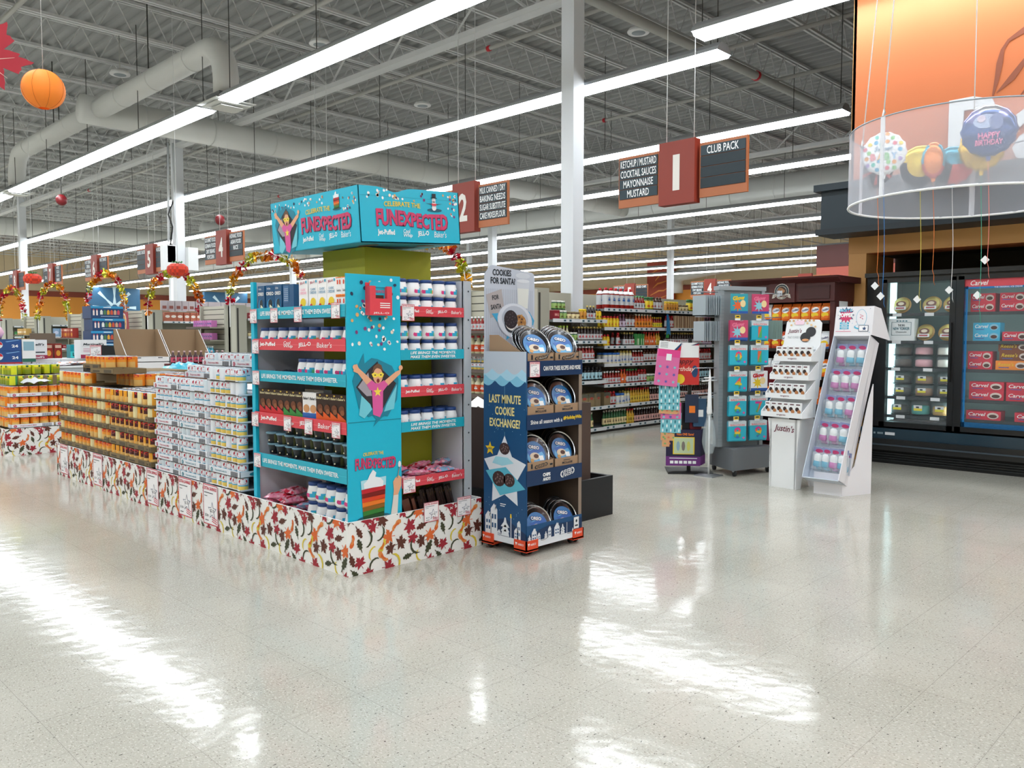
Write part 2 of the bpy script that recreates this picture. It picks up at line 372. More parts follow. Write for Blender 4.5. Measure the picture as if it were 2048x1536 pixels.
# cold case, built facing -Y and turned to face the aisle
def case():
    r = empty('glass_door_cooler', (9.05, 3.51, 0), RX, 'black upright cooler with lit glass doors of cakes and frozen desserts', 'cooler')
    K = mat('0c0f12', .35, coat=.3); K2 = mat('12303f', .3, coat=.5); W = 2.42; INW = mat('9db0ae', .5)
    b = B(); b.box(0, .02, .36, .10, .80, 2.03, K); b.box(W - .06, .02, .36, W, .8, 2.03, K); b.box(.10, .02, 1.965, W - .06, .8, 2.03, K); b.box(-.01, -.03, 1.99, W, .05, 2.035, K); b.box(.1, .72, .36, W - .06, .8, 1.965, INW)
    b.box(.10, .05, .42, .12, .72, 1.96, INW); b.box(.1, .05, .40, W - .06, .75, .44, mat('b8c4c6', .4)); b.box(.1, .1, 1.95, W - .06, .72, 1.965, INW)
    [b.box(xa, -.02, .40, xb, .06, 1.97, K) for xa, xb in ((.10, .175), (.888, .922), (1.63, 1.67))]; b.obj('cabinet', r)
    b = B(); b.box(-.02, -.02, .27, W, .70, .38, K2); b.box(-.02, -.06, .15, W, .70, .27, K); b.box(0, .02, 0, W, .70, .15, mat('07090a', .6))
    for z in (.03, .055, .08, .105): b.box(0, .0, z, W, .02, z + .012, mat('1c2022', .4))
    b.box(-.02, -.075, .20, W, -.06, .215, mat('3a4650', .3)); f = FY(0, -.021, 0); b.rect(f, .12, .315, .14, .335, mat('8aa0a8', .4)); b.rect(f, .16, .315, .22, .335, mat('7d9098', .4)); b.rect(f, .24, .31, .34, .34, OFFW)
    b.obj('base_panel', r)
    for k in range(3):
        x0 = .17 + .745 * k; x1 = x0 + .725; e = empty('glass_door', (0, 0, 0)); e.parent = r; KIDS.setdefault(r.name, []).append(e)
        b = B(); t = .055
        for q in ((x0, .40, x0 + t, 1.96), (x1 - t, .40, x1, 1.96), (x0, .40, x1, .45), (x0, 1.925, x1, 1.97)): b.box(q[0], -.025, q[1], q[2], .02, q[3], K)
        if k == 1:
            BL = mat('1878b8', .4); f = FY(0, -.004, 0); g0, g1 = x0 + t, x1 - t
            b.rect(f, g0, .45, g0 + .03, 1.86, BL, 0); b.rect(f, g0, .45, g1, .50, BL, 0); b.rect(f, g0, 1.83, g1, 1.85, BL, 0); b.rect(f, g0, 1.85, g1, 1.925, mat('d8505c', .4), 0)
            b.text(f, 'Carvel', g0 + .13, 1.888, .16, .05, WTXT, .001, .01, .3); b.text(f, 'THE ORIGINAL ICE CREAM', g0 + .38, 1.84, .24, .014, WTXT, .001, .01)
        b.obj('door_frame', e); B().box(x0 + t, -.004, .45, x1 - t, .0, 1.925, mat('dfeef2', .02, alpha=.03, name='door_glass')).obj('glass', e)
        B().box(x1 - .045, -.06, .9, x1 - .025, -.025, 1.5, K).obj('handle', e)
    b = B()
    for k in range(4): x0 = .12 + .745 * k - (.0 if k == 0 else .025); (b.box(.226, .06, .46, .24, .22, 1.95, mat('c8f0f4', .4, emit=1.6, name='case_side_light')) if k == 0 else b.box(x0 + .01, .10, .5, x0 + .05, .12, 1.9, mat('dff8fc', .4, emit=16.0, name='case_lamp')))  # left strip is a glow put in for the lit inner side wall; others are lamps
    b.obj('lamp_tube', r)
    for z in (1.60, 1.31, 1.025, .72, .52):
        b = B(); b.box(.13, .07, z - .015, W - .1, .68, z, mat('56646a', .35, .5)); b.box(.13, .055, z - .028, W - .1, .07, z + .004, mat('2c3438', .4))
        f = FY(0, .054, 0)
        for x in ([.26, .58] if z > 1 else [.32, .66]): b.rect(f, x, z - .03, x + .09, z + .004, OFFW, 0)
        b.obj('shelf', r)
    b = B()
    for k in range(5): b.box(.14, .06, .455 + k * .012, W - .1, .066, .459 + k * .012, STEEL)
    b.obj('grille', r); return r
case()
def CL(xl, z, dep=.12): return (9.05 + dep, 3.51 - xl, z)
DOME = mat('dff0f4', .03, alpha=.13, name='dome_plastic')
def cake(col, lab):
    def make():
        r = empty('cake_in_dome'); tag(r, cat='cake')
        b = B(); b.lathe([(.075, .0), (.085, .008), (.085, .012)], mat('1b1b1d', .3), 20); b.obj('tray', r)
        b = B(); b.lathe([(.07, .012), (.073, .02), (.072, .075), (.062, .085), (.03, .088), (0, .088)], col, 20); b.obj('cake', r)
        b = B(); b.lathe([(.083, .012), (.085, .05), (.078, .105), (.065, .12), (.0, .122)], DOME, 20)
        if lab: f = F((-.03, -.086, .045)); b.rect(f, 0, 0, .07, .045, mat('e8dc3c', .4), .002); b.rect(f, .0, .02, .07, .045, OFFW, .003); b.rect(f, .02, .022, .045, .036, TXT, .004)
        b.obj('dome_lid', r); return r
    return make
cc = dict(brown=mat('4a2a18', .6), pink=mat('f0b0b8', .6), white=mat('f0ece0', .6), dark=mat('22180f', .6), tan=mat('a87850', .6), teal=mat('3fb8b0', .6), gold=mat('d8a850', .6))
for z, row, lab in ((1.026, (('brown', .33), ('pink', .54), ('white', .76)), 0), (.721, (('dark', .33), ('tan', .55), ('brown', .77)), 1)):
    for c, x in row:
        for k in range(2):
            put('cake' + c + str(lab), cake(cc[c], lab), CL(x, z + .128 * k, .20), RX, '%s cake under clear dome, %s of its pair, %s shelf of the left cooler door' % (c, ('lower', 'upper')[k], 'third' if z > 1 else 'fourth'), 'cakes in the cooler', sc=(1.15, 1.15, 1.05))
for c, x in (('dark', .31), ('teal', .52), ('gold', .73)):
    put('cake' + c + '1', cake(cc[c], 1), CL(x, .521, .20), RX, '%s cake under a clear dome on the bottom shelf of the left cooler door' % c, 'cakes in the cooler', sc=(1.2, 1.2, 1.25))
def pie():
    r = empty('packaged_pie'); tag(r, cat='pie'); b = B(); ax = Matrix.Rotation(PI / 2 * .75, 3, 'X')
    b.lathe([(.07, -.02), (.088, 0), (.088, .01), (.0, .012)], mat('caa060', .5), 20, (0, 0, .08), ax=ax); b.obj('crust', r)
    b = B(); b.lathe([(.075, .012), (.07, .03), (0, .034)], mat('c8b468', .4), 20, (0, 0, .08), ax=ax); f = F((0, -.035, .08), (1, 0, 0), (0, .38, .92)); b.disc(f, 0, .012, .05, .034, mat('6a3420', .4), .008); b.disc(f, .0, .014, .03, .018, mat('d8c8b0', .4), .011); b.rect(f, -.055, -.055, .055, -.02, OFFW, .016); b.rect(f, -.04, -.045, .04, -.03, mat('a83038', .4), .018); b.obj('wrapper', r); return r
for x, z, t in ((.32, 1.605, 'top'), (.62, 1.605, 'top'), (.82, 1.605, 'top'), (.56, 1.315, 'second'), (.78, 1.315, 'second')):
    put('pie', pie, CL(x, z, .16), RX, 'round gold-topped pie standing on the %s shelf of the left cooler door, %s along' % (t, {.32: 'first', .62: 'second', .82: 'third', .56: 'beside the cheesecake box', .78: 'last'}[x]), 'standing pies', sc=1.05)
b = B(); b.box(0, 0, 0, .26, .12, .235, mat('e8eef0', .5)); f = FY(0, -.001, 0); TL = mat('1f6a7c', .5)
for a, c, e, g in ((.03, .06, .23, .063), (.03, .195, .23, .198), (.03, .06, .034, .198), (.226, .06, .23, .198)): b.rect(f, a, c, e, g, TL)
b.text(f, 'THE BIG', .13, .165, .07, .022, TXT, .003, .02); b.text(f, 'NEW YORKER', .13, .13, .17, .03, TL, .003, .02); b.text(f, 'Cheesecake', .13, .095, .11, .018, TXT, .003, .0, .2)
for k in range(4): b.disc(f, .09 + k * .03, .21, .012, .006, TL, .003)
b.obj('cheesecake_box', loc=CL(.22, 1.312, .06), rz=RX, tags=('square white cheesecake box in the left cooler door', 'box'))
def icebox(col, word, img, wd=.24):
    def make():
        b = B(); b.box(0, 0, 0, wd, .16, .09, col); f = FY(0, -.001, 0)
        b.text(f, word, wd * .32, .055, wd * .5, .035, WTXT if word != "Reese's" else YEL, .002, .01, .25)
        b.disc(f, wd * .78, .045, wd * .17, .032, mat('d8c8c0', .4) if img else mat('8ac0d8', .4), .002); b.disc(f, wd * .78, .04, wd * .12, .018, BROWN, .003); b.rect(f, wd * .1, .02, wd * .42, .027, mat('3858a8', .4), .002)
        return tag(b.obj('dessert_box'), cat='box')
    return make
RC = mat('cc2440', .4); CB = mat('38b0d8', .4); RO = mat('f08a20', .4); RD = mat('7a3c14', .4)
for kd, mk, lst in (('ic_r', icebox(RC, 'Carvel', 1, .22), [(1.0, 1.605, 'top shelf, first lower'), (1.0, 1.696, 'top shelf, first upper'), (1.26, 1.605, 'top shelf, second lower'), (1.26, 1.696, 'top shelf, second upper'), (1.29, 1.315, 'second shelf, beside the blue boxes'), (.99, 1.03, 'third shelf, lower'), (.99, 1.12, 'third shelf, upper')]),
                    ('ic_c', icebox(CB, 'Carvel', 0, .24), [(1.03, 1.315, 'second shelf, lower blue'), (1.03, 1.405, 'second shelf, upper blue')]),
                    ('ic_o', icebox(RO, "Reese's", 1, .28), [(1.24, 1.03, 'third shelf, orange')]), ('ic_d', icebox(RD, "Reese's", 1, .28), [(1.27, 1.12, 'third shelf, brown one in the middle'), (1.26, 1.21, 'third shelf, topmost brown one')]),
                    ('ic_R', icebox(RC, 'Carvel', 1, .31), [(1.01, .725, 'fourth shelf, lower front'), (1.01, .816, 'fourth shelf, upper front'), (1.34, .725, 'fourth shelf, lower far'), (1.34, .816, 'fourth shelf, upper far'), (.99, .525, 'bottom shelf, first'), (1.42, .525, 'bottom shelf, second')])):
    for x, z, t in lst:
        put(kd, mk, CL(x, z, .09), RX, 'flat %s frozen dessert box in the right cooler door, %s' % ({'ic_c': 'blue', 'ic_o': 'orange', 'ic_d': 'brown'}.get(kd, 'red'), t), 'frozen dessert boxes')

# ---- net corral with balloons
NC = V((7.45, 2.12, 0)); NR = .88
r = empty('balloon_net', NC, 0, 'round white net corral hanging before the bakery wall', 'net')
NETM = mat('dcdfe8', .7, alpha=.36, name='net_fabric'); n = 64
b = B(); vs = [(math.cos(2 * PI * k / n) * NR * (1 + (.012 * math.sin(k * 2.3) if z < 3.04 else 0)), math.sin(2 * PI * k / n) * NR, z) for z in (3.06, 2.75, 2.45) for k in range(n)]
b.add(vs, [(j * n + k, j * n + (k + 1) % n, (j + 1) * n + (k + 1) % n, (j + 1) * n + k) for j in range(2) for k in range(n)], NETM, True); b.obj('net_fabric', r)
ring = lambda z, rr: [(math.cos(2 * PI * k / n) * NR, math.sin(2 * PI * k / n) * NR, z) for k in range(n)]
B().tube(ring(3.06, 0), .006, mat('9aa4ac', .4), 6, closed=True).obj('top_hoop', r); B().tube(ring(2.45, 0), .010, WHITE, 6, closed=True).obj('bottom_hoop', r)
for k in range(5):
    a = 2 * PI * k / 5 + 2.72; c, s_ = math.cos(a), math.sin(a); f = F((c * NR * 1.004, s_ * NR * 1.004, 2.45), (-s_, c, 0)); b = B(); b.prism(f, [(-.022, 0), (.022, 0), (.022, .61), (-.022, .61)], -.002, .002, mat('eef0f4', .6, alpha=.8)); b.obj('seam_tape', r)
    b = B(); top = (c * .55, s_ * .55, ZD - .65); b.tube([(c * NR, s_ * NR, 3.06), top], .005, WHITE, 5); b.tube([(c * NR - .02, s_ * NR, 3.06), (c * NR + .01, s_ * NR, 3.12), (c * NR + .03, s_ * NR, 3.09)], .006, WHITE, 5); b.obj('hanging_cord', r)
def foil(name, pos, rr, base, deco, label, ribbon, zend, yaw=-2.4, flat=.30, tagz=None, sx=1):
    r = empty(name, pos, 0, label, 'balloon', 'foil balloons in the net'); b = B(); f = F((0, 0, 0), (math.sin(YAW - .5), -math.cos(YAW - .5), 0))
    ux, n_ = f.u, f.n; seg = 28; vs = []; rings = 7
    for side in (1, -1):
        for i in range(rings + 1):
            t = i / rings; q = math.sin(t * PI / 2); h = (max(0, 1 - q * q)) ** .35 * rr * flat
            for j in range(seg):
                a = 2 * PI * j / seg; wob = 1 + (.035 * math.cos(j * PI) if i == rings else .012 * math.cos(j * PI) * t * t); hh = h * (1 + .16 * math.cos(j * PI) * t ** 3)
                vs.append(ux * (math.cos(a) * q * rr * wob * sx) + V((0, 0, 1)) * (math.sin(a) * q * rr * wob) + n_ * hh * side)
    fs = []
    for sd in range(2):
        o = sd * (rings + 1) * seg
        for i in range(rings):
            for j in range(seg): k = (j + 1) % seg; fs.append((o + i * seg + j, o + i * seg + k, o + (i + 1) * seg + k, o + (i + 1) * seg + j))
    ms = [deco(i, j) if deco else base for sd in range(2) for i in range(rings) for j in range(seg)]
    b.add(vs, fs, ms, True)
    b.add([f.p(-.02, -rr * .97), f.p(.02, -rr * .97), f.p(.012, -rr * 1.2), f.p(-.012, -rr * 1.2)], [(0, 1, 2, 3)], base)
    ob = b.obj('balloon_envelope', r); b = B(); z1 = zend - pos[2]; pts = []
    for i in range(9): t = i / 8; pts.append((.012 * math.sin(t * 5), .012 * math.cos(t * 4) - .012, -rr * 1.15 + (z1 + rr * 1.15) * t))
    pts += [(.03, -.02, z1 - .04), (.0, -.03, z1 - .1), (.03, -.03, z1 - .13)]
    b.tube(pts, .0022, ribbon, 5); b.obj('ribbon', r)
    if tagz: b = B(); a = .4; ff = F(f.p(0.0, tagz - pos[2]), f.u, (0, 0, 1)); b.prism(ff, [(-.034, 0), (0, -.038), (.034, .0), (0, .038)], -.001, .001, WHITE); b.obj('price_tag', r)
    return r, f
def cdisc(b, f, rr, x, y, ra, rb, m, lift=.003, rot=0, flat=.30):
    c, s_ = math.cos(rot), math.sin(rot); vs = []
    for k in range(12): q = 2 * PI * k / 12; a, e = x + ra * math.cos(q) * c - rb * math.sin(q) * s_, y + ra * math.cos(q) * s_ + rb * math.sin(q) * c; vs.append(f.p(a, e, max(0, 1 - (a * a + e * e) / rr ** 2) ** .35 * rr * flat + lift))
    z = max(0, 1 - (x * x + y * y) / rr ** 2) ** .35 * rr * flat + lift; vs.append(f.p(x, y, z)); b.add(vs, [(k, (k + 1) % 12, 12) for k in range(12)], m)
def ctext(b, f, rr, t, x, y, w_, h, m, lift=.006, bold=.03, shear=0, flat=.30):
    vs, fs = glyphs(t, bold, shear); b.add([f.p(x + a * w_, y + e * h, max(0, 1 - ((x + a * w_) ** 2 + (y + e * h) ** 2) / rr ** 2) ** .35 * rr * flat + lift) for a, e in vs], fs, m)
def at(px, py, D): d = cf + cr * ((px - 1024) / FPX) - cu * ((py - 768) / FPX); return V((0, 0, 1.35)) + d * D
PAL = [mat(c, .3) for c in ('58b0d8', 'f0d850', 'e8788c', '88c878', 'f0a860', 'b8a0d8', '60c8b8')]
SH = mat('eef0f2', .25, name='pearl_foil')
r, f = foil('foil_balloon', (7.62, 2.83, 2.985), .185, SH, None, 'white foil baby balloon with pastel dots in the net', mat('2878c0', .5), 1.75, tagz=1.72)
b = B()
for k in range(34):
    a = k * 2.4; q = .168 * math.sqrt((k + .5) / 34)
    if abs(math.sin(a) * q) < .055 and abs(math.cos(a) * q) < .12: continue
    cdisc(b, f, .185, math.cos(a) * q, math.sin(a) * q, .018, .018, PAL[k % 7])
ctext(b, f, .185, 'Sweet', 0, .035, .15, .045, mat('6890a8', .4), .006, .01, .2); cs = ('e88890', 'f0b060', '88c888', '88b8e0')
for k, ch in enumerate('BABY'): ctext(b, f, .185, ch, -.085 + k * .057, -.035, .046, .06, mat(cs[k], .4))
b.obj('printed_design', r)
DKF = mat('20242c', .2, .3); YF = mat('e8c830', .25, .3); OF = mat('e88838', .25, .3); RF = mat('d04838', .25, .3); TF = mat('3898b0', .25, .3); BF = mat('284880', .2, .4); GF = mat('d8b030', .2, .6); VF = mat('8888c8', .2, .5)
foil('foil_balloon', (8.05, 2.66, 2.92), .18, DKF, lambda i, j: YF if 2 < i < 6 and j % 28 < 13 else (YF if i < 3 else DKF), 'black foil balloon with a yellow round face beside the baby balloon', mat('d8c850', .5), 1.72, tagz=1.70)
foil('foil_balloon', (7.95, 2.52, 2.93), .16, OF, lambda i, j: (OF if j in (5, 6, 7, 8) or i < 4 else RF if 14 < j < 26 else TF), 'orange and teal striped foil balloon in the middle of the net', mat('e07830', .5), 1.95, sx=.62)
foil('foil_balloon', (8.15, 2.42, 2.90), .17, TF, lambda i, j: TF if j < 12 else DKF if j < 20 else RF, 'teal foil balloon half hidden behind the orange one', mat('e8e8e8', .5), 1.80, tagz=1.78)
foil('foil_balloon', (8.05, 2.16, 3.0), .20, GF, None, 'gold foil balloon behind the printed birthday balloon', mat('48b090', .5), 1.6, tagz=1.72, sx=.9)
foil('foil_balloon', (7.72, 2.92, 2.86), .13, DKF, lambda i, j: DKF if j % 5 else RF, 'dark foil balloon hidden behind the white baby balloon', mat('e07830', .5), 1.95, tagz=1.82)
r, f = foil('foil_balloon', (7.75, 2.03, 3.07), .21, BF, lambda i, j: (SILVER if j in (5, 6, 7, 8) and i > 3 else VF if j in (3, 4, 9, 10, 11) and i > 2 else BF), 'blue and silver round foil balloon with pink birthday greeting', mat('e88070', .5), 1.98, tagz=2.0)
b = B(); ctext(b, f, .21, 'HAPPY', -.0, -.05, .16, .05, mat('e070a0', .4)); ctext(b, f, .21, 'BIRTHDAY', 0, -.105, .2, .045, mat('e070a0', .4)); cdisc(b, f, .21, -.03, .07, .09, .06, mat('a8b8d8', .3)); cdisc(b, f, .21, .05, .06, .05, .07, mat('6878a8', .3), .006); cdisc(b, f, .21, -.06, .09, .03, .03, mat('d8c8d8', .3), .009); b.obj('printed_design', r)

# ---- dark wood snack unit
def wood_unit():
    r = empty('wooden_snack_shelf', (8.55, 4.75, 0), RX, 'dark red wood shelving unit with cornice and round emblem', 'shelf unit'); W = 1.10
    M1 = noisy(mat('4c1a18', .45, name='dark_red_wood'), 12, .25); M2 = mat('38110f', .5)
    b = B(); b.box(0, .02, 0, .05, .5, 1.78, M1); b.box(W - .05, .02, 0, W, .5, 1.78, M1); b.box(0, .47, 0, W, .5, 1.78, M2); b.box(0, 0, 0, W, .5, .14, M1); b.obj('side_panels', r)
    b = B(); b.box(-.01, -.01, 1.735, W + .01, .5, 1.93, M1); b.box(.05, -.02, 1.76, W - .45, -.01, 1.90, M2); b.box(W - .38, -.02, 1.76, W - .04, -.01, 1.90, M2); b.box(W - .72, -.03, 1.73, W - .42, -.01, 1.96, M1); b.obj('header_board', r)
    b = B(); f = F((0, 0, 0), (0, 1, 0)); pr = [(-.02, 1.93), (-.06, 1.955), (-.10, 1.975), (-.11, 1.995), (.5, 1.995), (.5, 1.93)]
    b.prism(F((-.08, 0, 0), (0, 1, 0)), pr, 0, W + .16, M1); b.obj('cornice', r)
    b = B(); f = FY(W - .57, -.032, 1.85); b.disc(f, 0, .0, .085, .085, SILVER, .0, 28); b.disc(f, 0, 0, .078, .078, mat('2c3c40', .4), .002, 28); b.disc(f, 0, 0, .06, .06, SILVER, .003, 28); b.disc(f, 0, 0, .055, .055, mat('3a2a24', .4), .004, 24); b.disc(f, -.01, .02, .03, .022, mat('8a5a38', .5), .005); b.disc(f, .015, .005, .025, .02, mat('a87850', .5), .006)
    b.poly(f, [(-.11, -.075), (-.10, -.03), (-.06, -.025), (.0, -.045), (.06, -.025), (.10, -.03), (.11, -.075), (.085, -.07), (.06, -.055), (0, -.078), (-.06, -.055), (-.085, -.07)], SILVER, .006); b.text(f, 'COMMISSARY', 0, -.05, .16, .02, MAROON, .008, .02); b.obj('emblem', r)
    for z in (1.53, 1.23, .93, .63, .33): B().box(.05, .0, z - .035, W - .05, .47, z, mat('15100e', .5)).obj('shelf', r)
    b = B(); f = F((W + .002, 0, 0), (0, 1, 0)); b.rect(f, .12, 1.55, .34, 1.74, OFFW, .003); b.obj('paper_notice', r)
    return r
wood_unit()
def snackbag(main, lower, name='snack_bag'):
    def make():
        b = B(); m = main; w_, h = .098, .185
        vs = []; rows = [(0, .5, .035), (.02, .5, .036), (.1, .5, .038), (.15, .48, .03), (.168, .47, .006), (h, .48, .003)]
        for z, hw, t in rows:
            for q in ((-1, -1), (-.4, -1.25), (.4, -1.25), (1, -1), (1, 1), (-1, 1)): vs.append((q[0] * hw * w_, q[1] * t, z))
        fs = []; ms = []
        for i in range(len(rows) - 1):
            for j in range(6): k = (j + 1) % 6; fs.append((i * 6 + j, i * 6 + k, (i + 1) * 6 + k, (i + 1) * 6 + j)); ms.append(lower if i < 1 else main)
        fs.append((5, 4, 3, 2, 1, 0)); ms.append(main); b.add(vs, fs, ms)
        f = FY(0, -.046, 0); b.disc(f, 0, .115, .04, .028, WHITE, .002, 14, .3); b.text(f, 'Goldfish', 0, .115, .07, .022, mat('26306a', .4), .004, .02, .2, .25)
        b.disc(f, -.005, .06, .038, .026, YEL, .002); b.disc(f, .01, .035, .03, .016, mat('e87018', .4), .003); b.poly(f, [(.03, .04), (.044, .052), (.044, .022)], mat('e87018', .4), .003)
        return tag(b.obj(name), cat='snack bag')
    return make
GO = snackbag(mat('ee7a22', .35), mat('e06010', .35)); GW = snackbag(mat('e4e8ea', .4), mat('3060a0', .4)); GRD = snackbag(mat('c8481c', .35), mat('a83010', .35))
def WU(xl, z): return (8.55 + .08, 4.75 - xl, z)
for row, z, t in ((0, 1.53, 'top'), (1, 1.23, 'second'), (2, .93, 'third'), (3, .63, 'fourth')):
    for k in range(9):
        kd, mk, cn = (('gf_w', GW, 'white') if (row == 0 and k < 3) or (row == 2 and k < 5) or (row == 1 and k > 6) else ('gf_r', GRD, 'deep orange') if row == 1 else ('gf_o', GO, 'bright orange'))
        put(kd, mk, WU(.10 + k * .112, z), RX, '%s fish cracker bag, %s from the spinner side on the %s wooden shelf' % (cn, ORD[k], t), 'cracker bags on the wooden unit', sc=(1.06, 1, 1.0))
# ------------------------------------------------------------------ shared printed pieces
LEAFC = [mat(c, .6) for c in ('9c2030', '5a2c20', 'd8662c', 'd8c23c', '3c4028', 'e08a48')]
def maple(n=5):
    pts = []; tips = [(90, 1.0), (150, .78), (205, .62), (270, .3), (335, .62), (30, .78)]
    seq = [(90, 1), (80, .74), (66, .78), (60, .46), (44, .72), (38, .70), (30, 1.0), (20, .74), (6, .74), (2, .42), (-18, .56), (-32, .8), (-50, .44), (-84, .26), (-86, .72), (-93, .72), (-96, .26), (-130, .44), (-148, .8), (-162, .56), (178, .42), (174, .74), (160, .74), (150, 1.0), (142, .70), (136, .72), (120, .46), (114, .78), (100, .74)]
    return [(r_ * math.cos(math.radians(a)), r_ * math.sin(math.radians(a))) for a, r_ in seq]
MAPLE = maple()
OAK = [(0, 1), (.22, .85), (.18, .6), (.42, .5), (.3, .25), (.46, .05), (.22, -.15), (.3, -.4), (.08, -.5), (.05, -1), (-.05, -1), (-.08, -.5), (-.3, -.4), (-.22, -.15), (-.46, .05), (-.3, .25), (-.42, .5), (-.18, .6), (-.22, .85)]
GOURD = [(-.9, .3), (-.6, .5), (-.2, .5), (.2, .25), (.6, .2), (.9, -.1), (.95, -.45), (.6, -.62), (.25, -.4), (0, -.1), (-.4, .1), (-.8, .08)]
SWIRL = [(-1, -.5), (-.7, -.05), (-.3, .25), (.2, .35), (.7, .2), (1, -.1), (.95, .25), (.6, .5), (.1, .62), (-.45, .5), (-.85, .15)]
TILE = []
rt = random.Random(5)
def gen_tile():
    pts = []
    for tries in range(4000):
        q = (rt.uniform(0, .62), rt.uniform(-.01, .33)); k = len(pts)
        if all(math.hypot(min(abs(q[0] - p[0]), .62 - abs(q[0] - p[0])), q[1] - p[1]) > .064 for p in pts): pts.append(q)
        if len(pts) > 42: break
    for i, q in enumerate(pts):
        kd = rt.choice('MMMOOGGSS'); s_ = {'M': .050, 'O': .046, 'G': .045, 'S': .044}[kd] * rt.uniform(.85, 1.2)
        c = {'M': rt.choice((0, 0, 0, 1, 2)), 'O': rt.choice((4, 1)), 'G': rt.choice((2, 5, 3)), 'S': rt.choice((4, 3))}[kd]
        TILE.append((kd, q, s_, rt.uniform(0, 6.28), c))
gen_tile()
def leaf_pattern(b, f, L, H, off=0, d=.0012):
    k0 = int(off // .62); x = -(off % .62)
    while x < L:
        for kd, q, s_, a, c in TILE:
            cx, cy = q[0] + x, q[1]
            if cx < -.03 or cx > L + .03: continue
            sh = {'M': MAPLE, 'O': OAK, 'G': GOURD, 'S': SWIRL}[kd]; ca, sa = math.cos(a), math.sin(a)
            pts = [(min(max(cx + (p[0] * ca - p[1] * sa) * s_, 0), L), min(max(cy + (p[0] * sa + p[1] * ca) * s_, 0), H)) for p in sh]
            dd = d + rt.random() * .0012
            if c in (2, 3, 5) and kd == 'G': b.poly(f, [(x1 * .5 + cx * .5, y1 * .5 + cy * .5) for x1, y1 in pts], LEAFC[5 if c == 2 else 2], d + .0026)
            b.poly(f, pts, LEAFC[c], dd)
        x += .62
SKIRTM = mat('ecebe8', .55, name='printed_white_board')
def skirt(name, x0, y0, x1, y1, h, label):
    r = empty(name, (0, 0, 0), 0, label, 'pallet skirt', 'leaf-printed pallet skirts'); t = .012
    for nm, q, f, L, off in (('front_panel', (x0, y0, x0 + t, y1), FX(x0, y1), y1 - y0, .0), ('end_panel', (x0 + t, y0, x1, y0 + t), FY(x0, y0), x1 - x0, (y1 - y0) % .62)):
        b = B(); b.box(q[0], q[1], 0, q[2], q[3], h, SKIRTM); leaf_pattern(b, f, L, h, off if nm == 'end_panel' else 0); b.obj(nm, r)
    B().box(x1 - t, y0, 0, x1, y1, h, SKIRTM).obj('rear_panel', r); B().box(x0, y1 - t, 0, x1, y1, h, SKIRTM).obj('far_panel', r)
    return r
PRB = mat('f4f2f4', .5); PRR = mat('c82c48', .5); PRN = mat('28406c', .5)
def star(r1, r2, n=5, rot=PI / 2): return [((r1 if k % 2 == 0 else r2) * math.cos(rot + k * PI / n), (r1 if k % 2 == 0 else r2) * math.sin(rot + k * PI / n)) for k in range(2 * n)]
def savings(w=.085, price=('', '')):
    def make():
        b = B(); h = w * 1.05 if w < .12 else w * 1.3; f = FY(-w / 2, 0, -h); b.box(-w / 2, 0, -h, w / 2, .0015, 0, PRB)
        e = w * .03
        for q in ((0, 0, w, e), (0, h - e, w, h), (0, 0, e, h), (w - e, 0, w, h)): b.rect(f, *q, PRR, .001)
        b.text(f, 'EXTRA SAVINGS', w / 2, h * .90, w * .86, h * .085, PRR, .0015, .03)
        b.rect(f, w * .08, h * .78, w * .7, h * .80, TXT, .001); b.rect(f, w * .08, h * .70, w * .3, h * .715, TXT, .001)
        b.poly(f, [(w * .62 + x, h * .36 + y) for x, y in star(w * .30, w * .13)], PRN, .001); b.poly(f, [(w * .62 + x, h * .36 + y) for x, y in star(w * .25, w * .11)], PRB, .0016)
        b.text(f, price[0] or '$1.92', w * .62, h * .36, w * .26, h * .09, TXT, .002, .02)
        b.text(f, price[1] or '$2.19', w * .24, h * .22, w * .22, h * .07, TXT, .0015, .01)
        for k in range(3): b.poly(f, [(w * .58, h * (.1 + .05 * k)), (w * .92, h * (.05 + .05 * k)), (w * .94, h * (.07 + .05 * k)), (w * .60, h * (.12 + .05 * k))], PRR, .0012)
        b.rect(f, w * .12, h * .09, w * .36, h * .11, TXT, .001)
        return tag(b.obj('savings_sign'), cat='price sign')
    return make
SKH = .31
skirt('leaf_printed_skirt', 2.60, 3.84, 3.64, 8.85, SKH, 'long white pallet skirt printed with autumn leaves around the cyan display')
for i, (y, pr, t) in enumerate(((8.62, ('$1.00', '$1.50'), 'farthest sign on the long leaf skirt'), (7.72, ('$1.67', '$2.19'), 'second sign along, below the dark-label cans'), (6.52, ('$1.31', '$1.81'), 'third sign along, at the brown and white stack edge'), (5.93, ('$1.37', '$1.81'), 'fourth sign along, below the evaporated milk'), (5.52, ('$2.19', '$2.58'), 'fifth and nearest sign on the long side'))):
    put('sv_big%d' % i, savings(.22, pr), (2.594, y, .315), RX, 'white and red sale sign taped to the leaf skirt, ' + t, 'sale signs', ry=0)
for x, z, t in ((3.20, .345, 'nearer the cyan panel'), (3.47, .34, 'nearer the end')):
    put('sv_end', savings(.115, ('$1.92', '$2.19')), (x, 3.832, z), 0, 'sale sign on the short end of the leaf skirt, ' + t, 'sale signs')

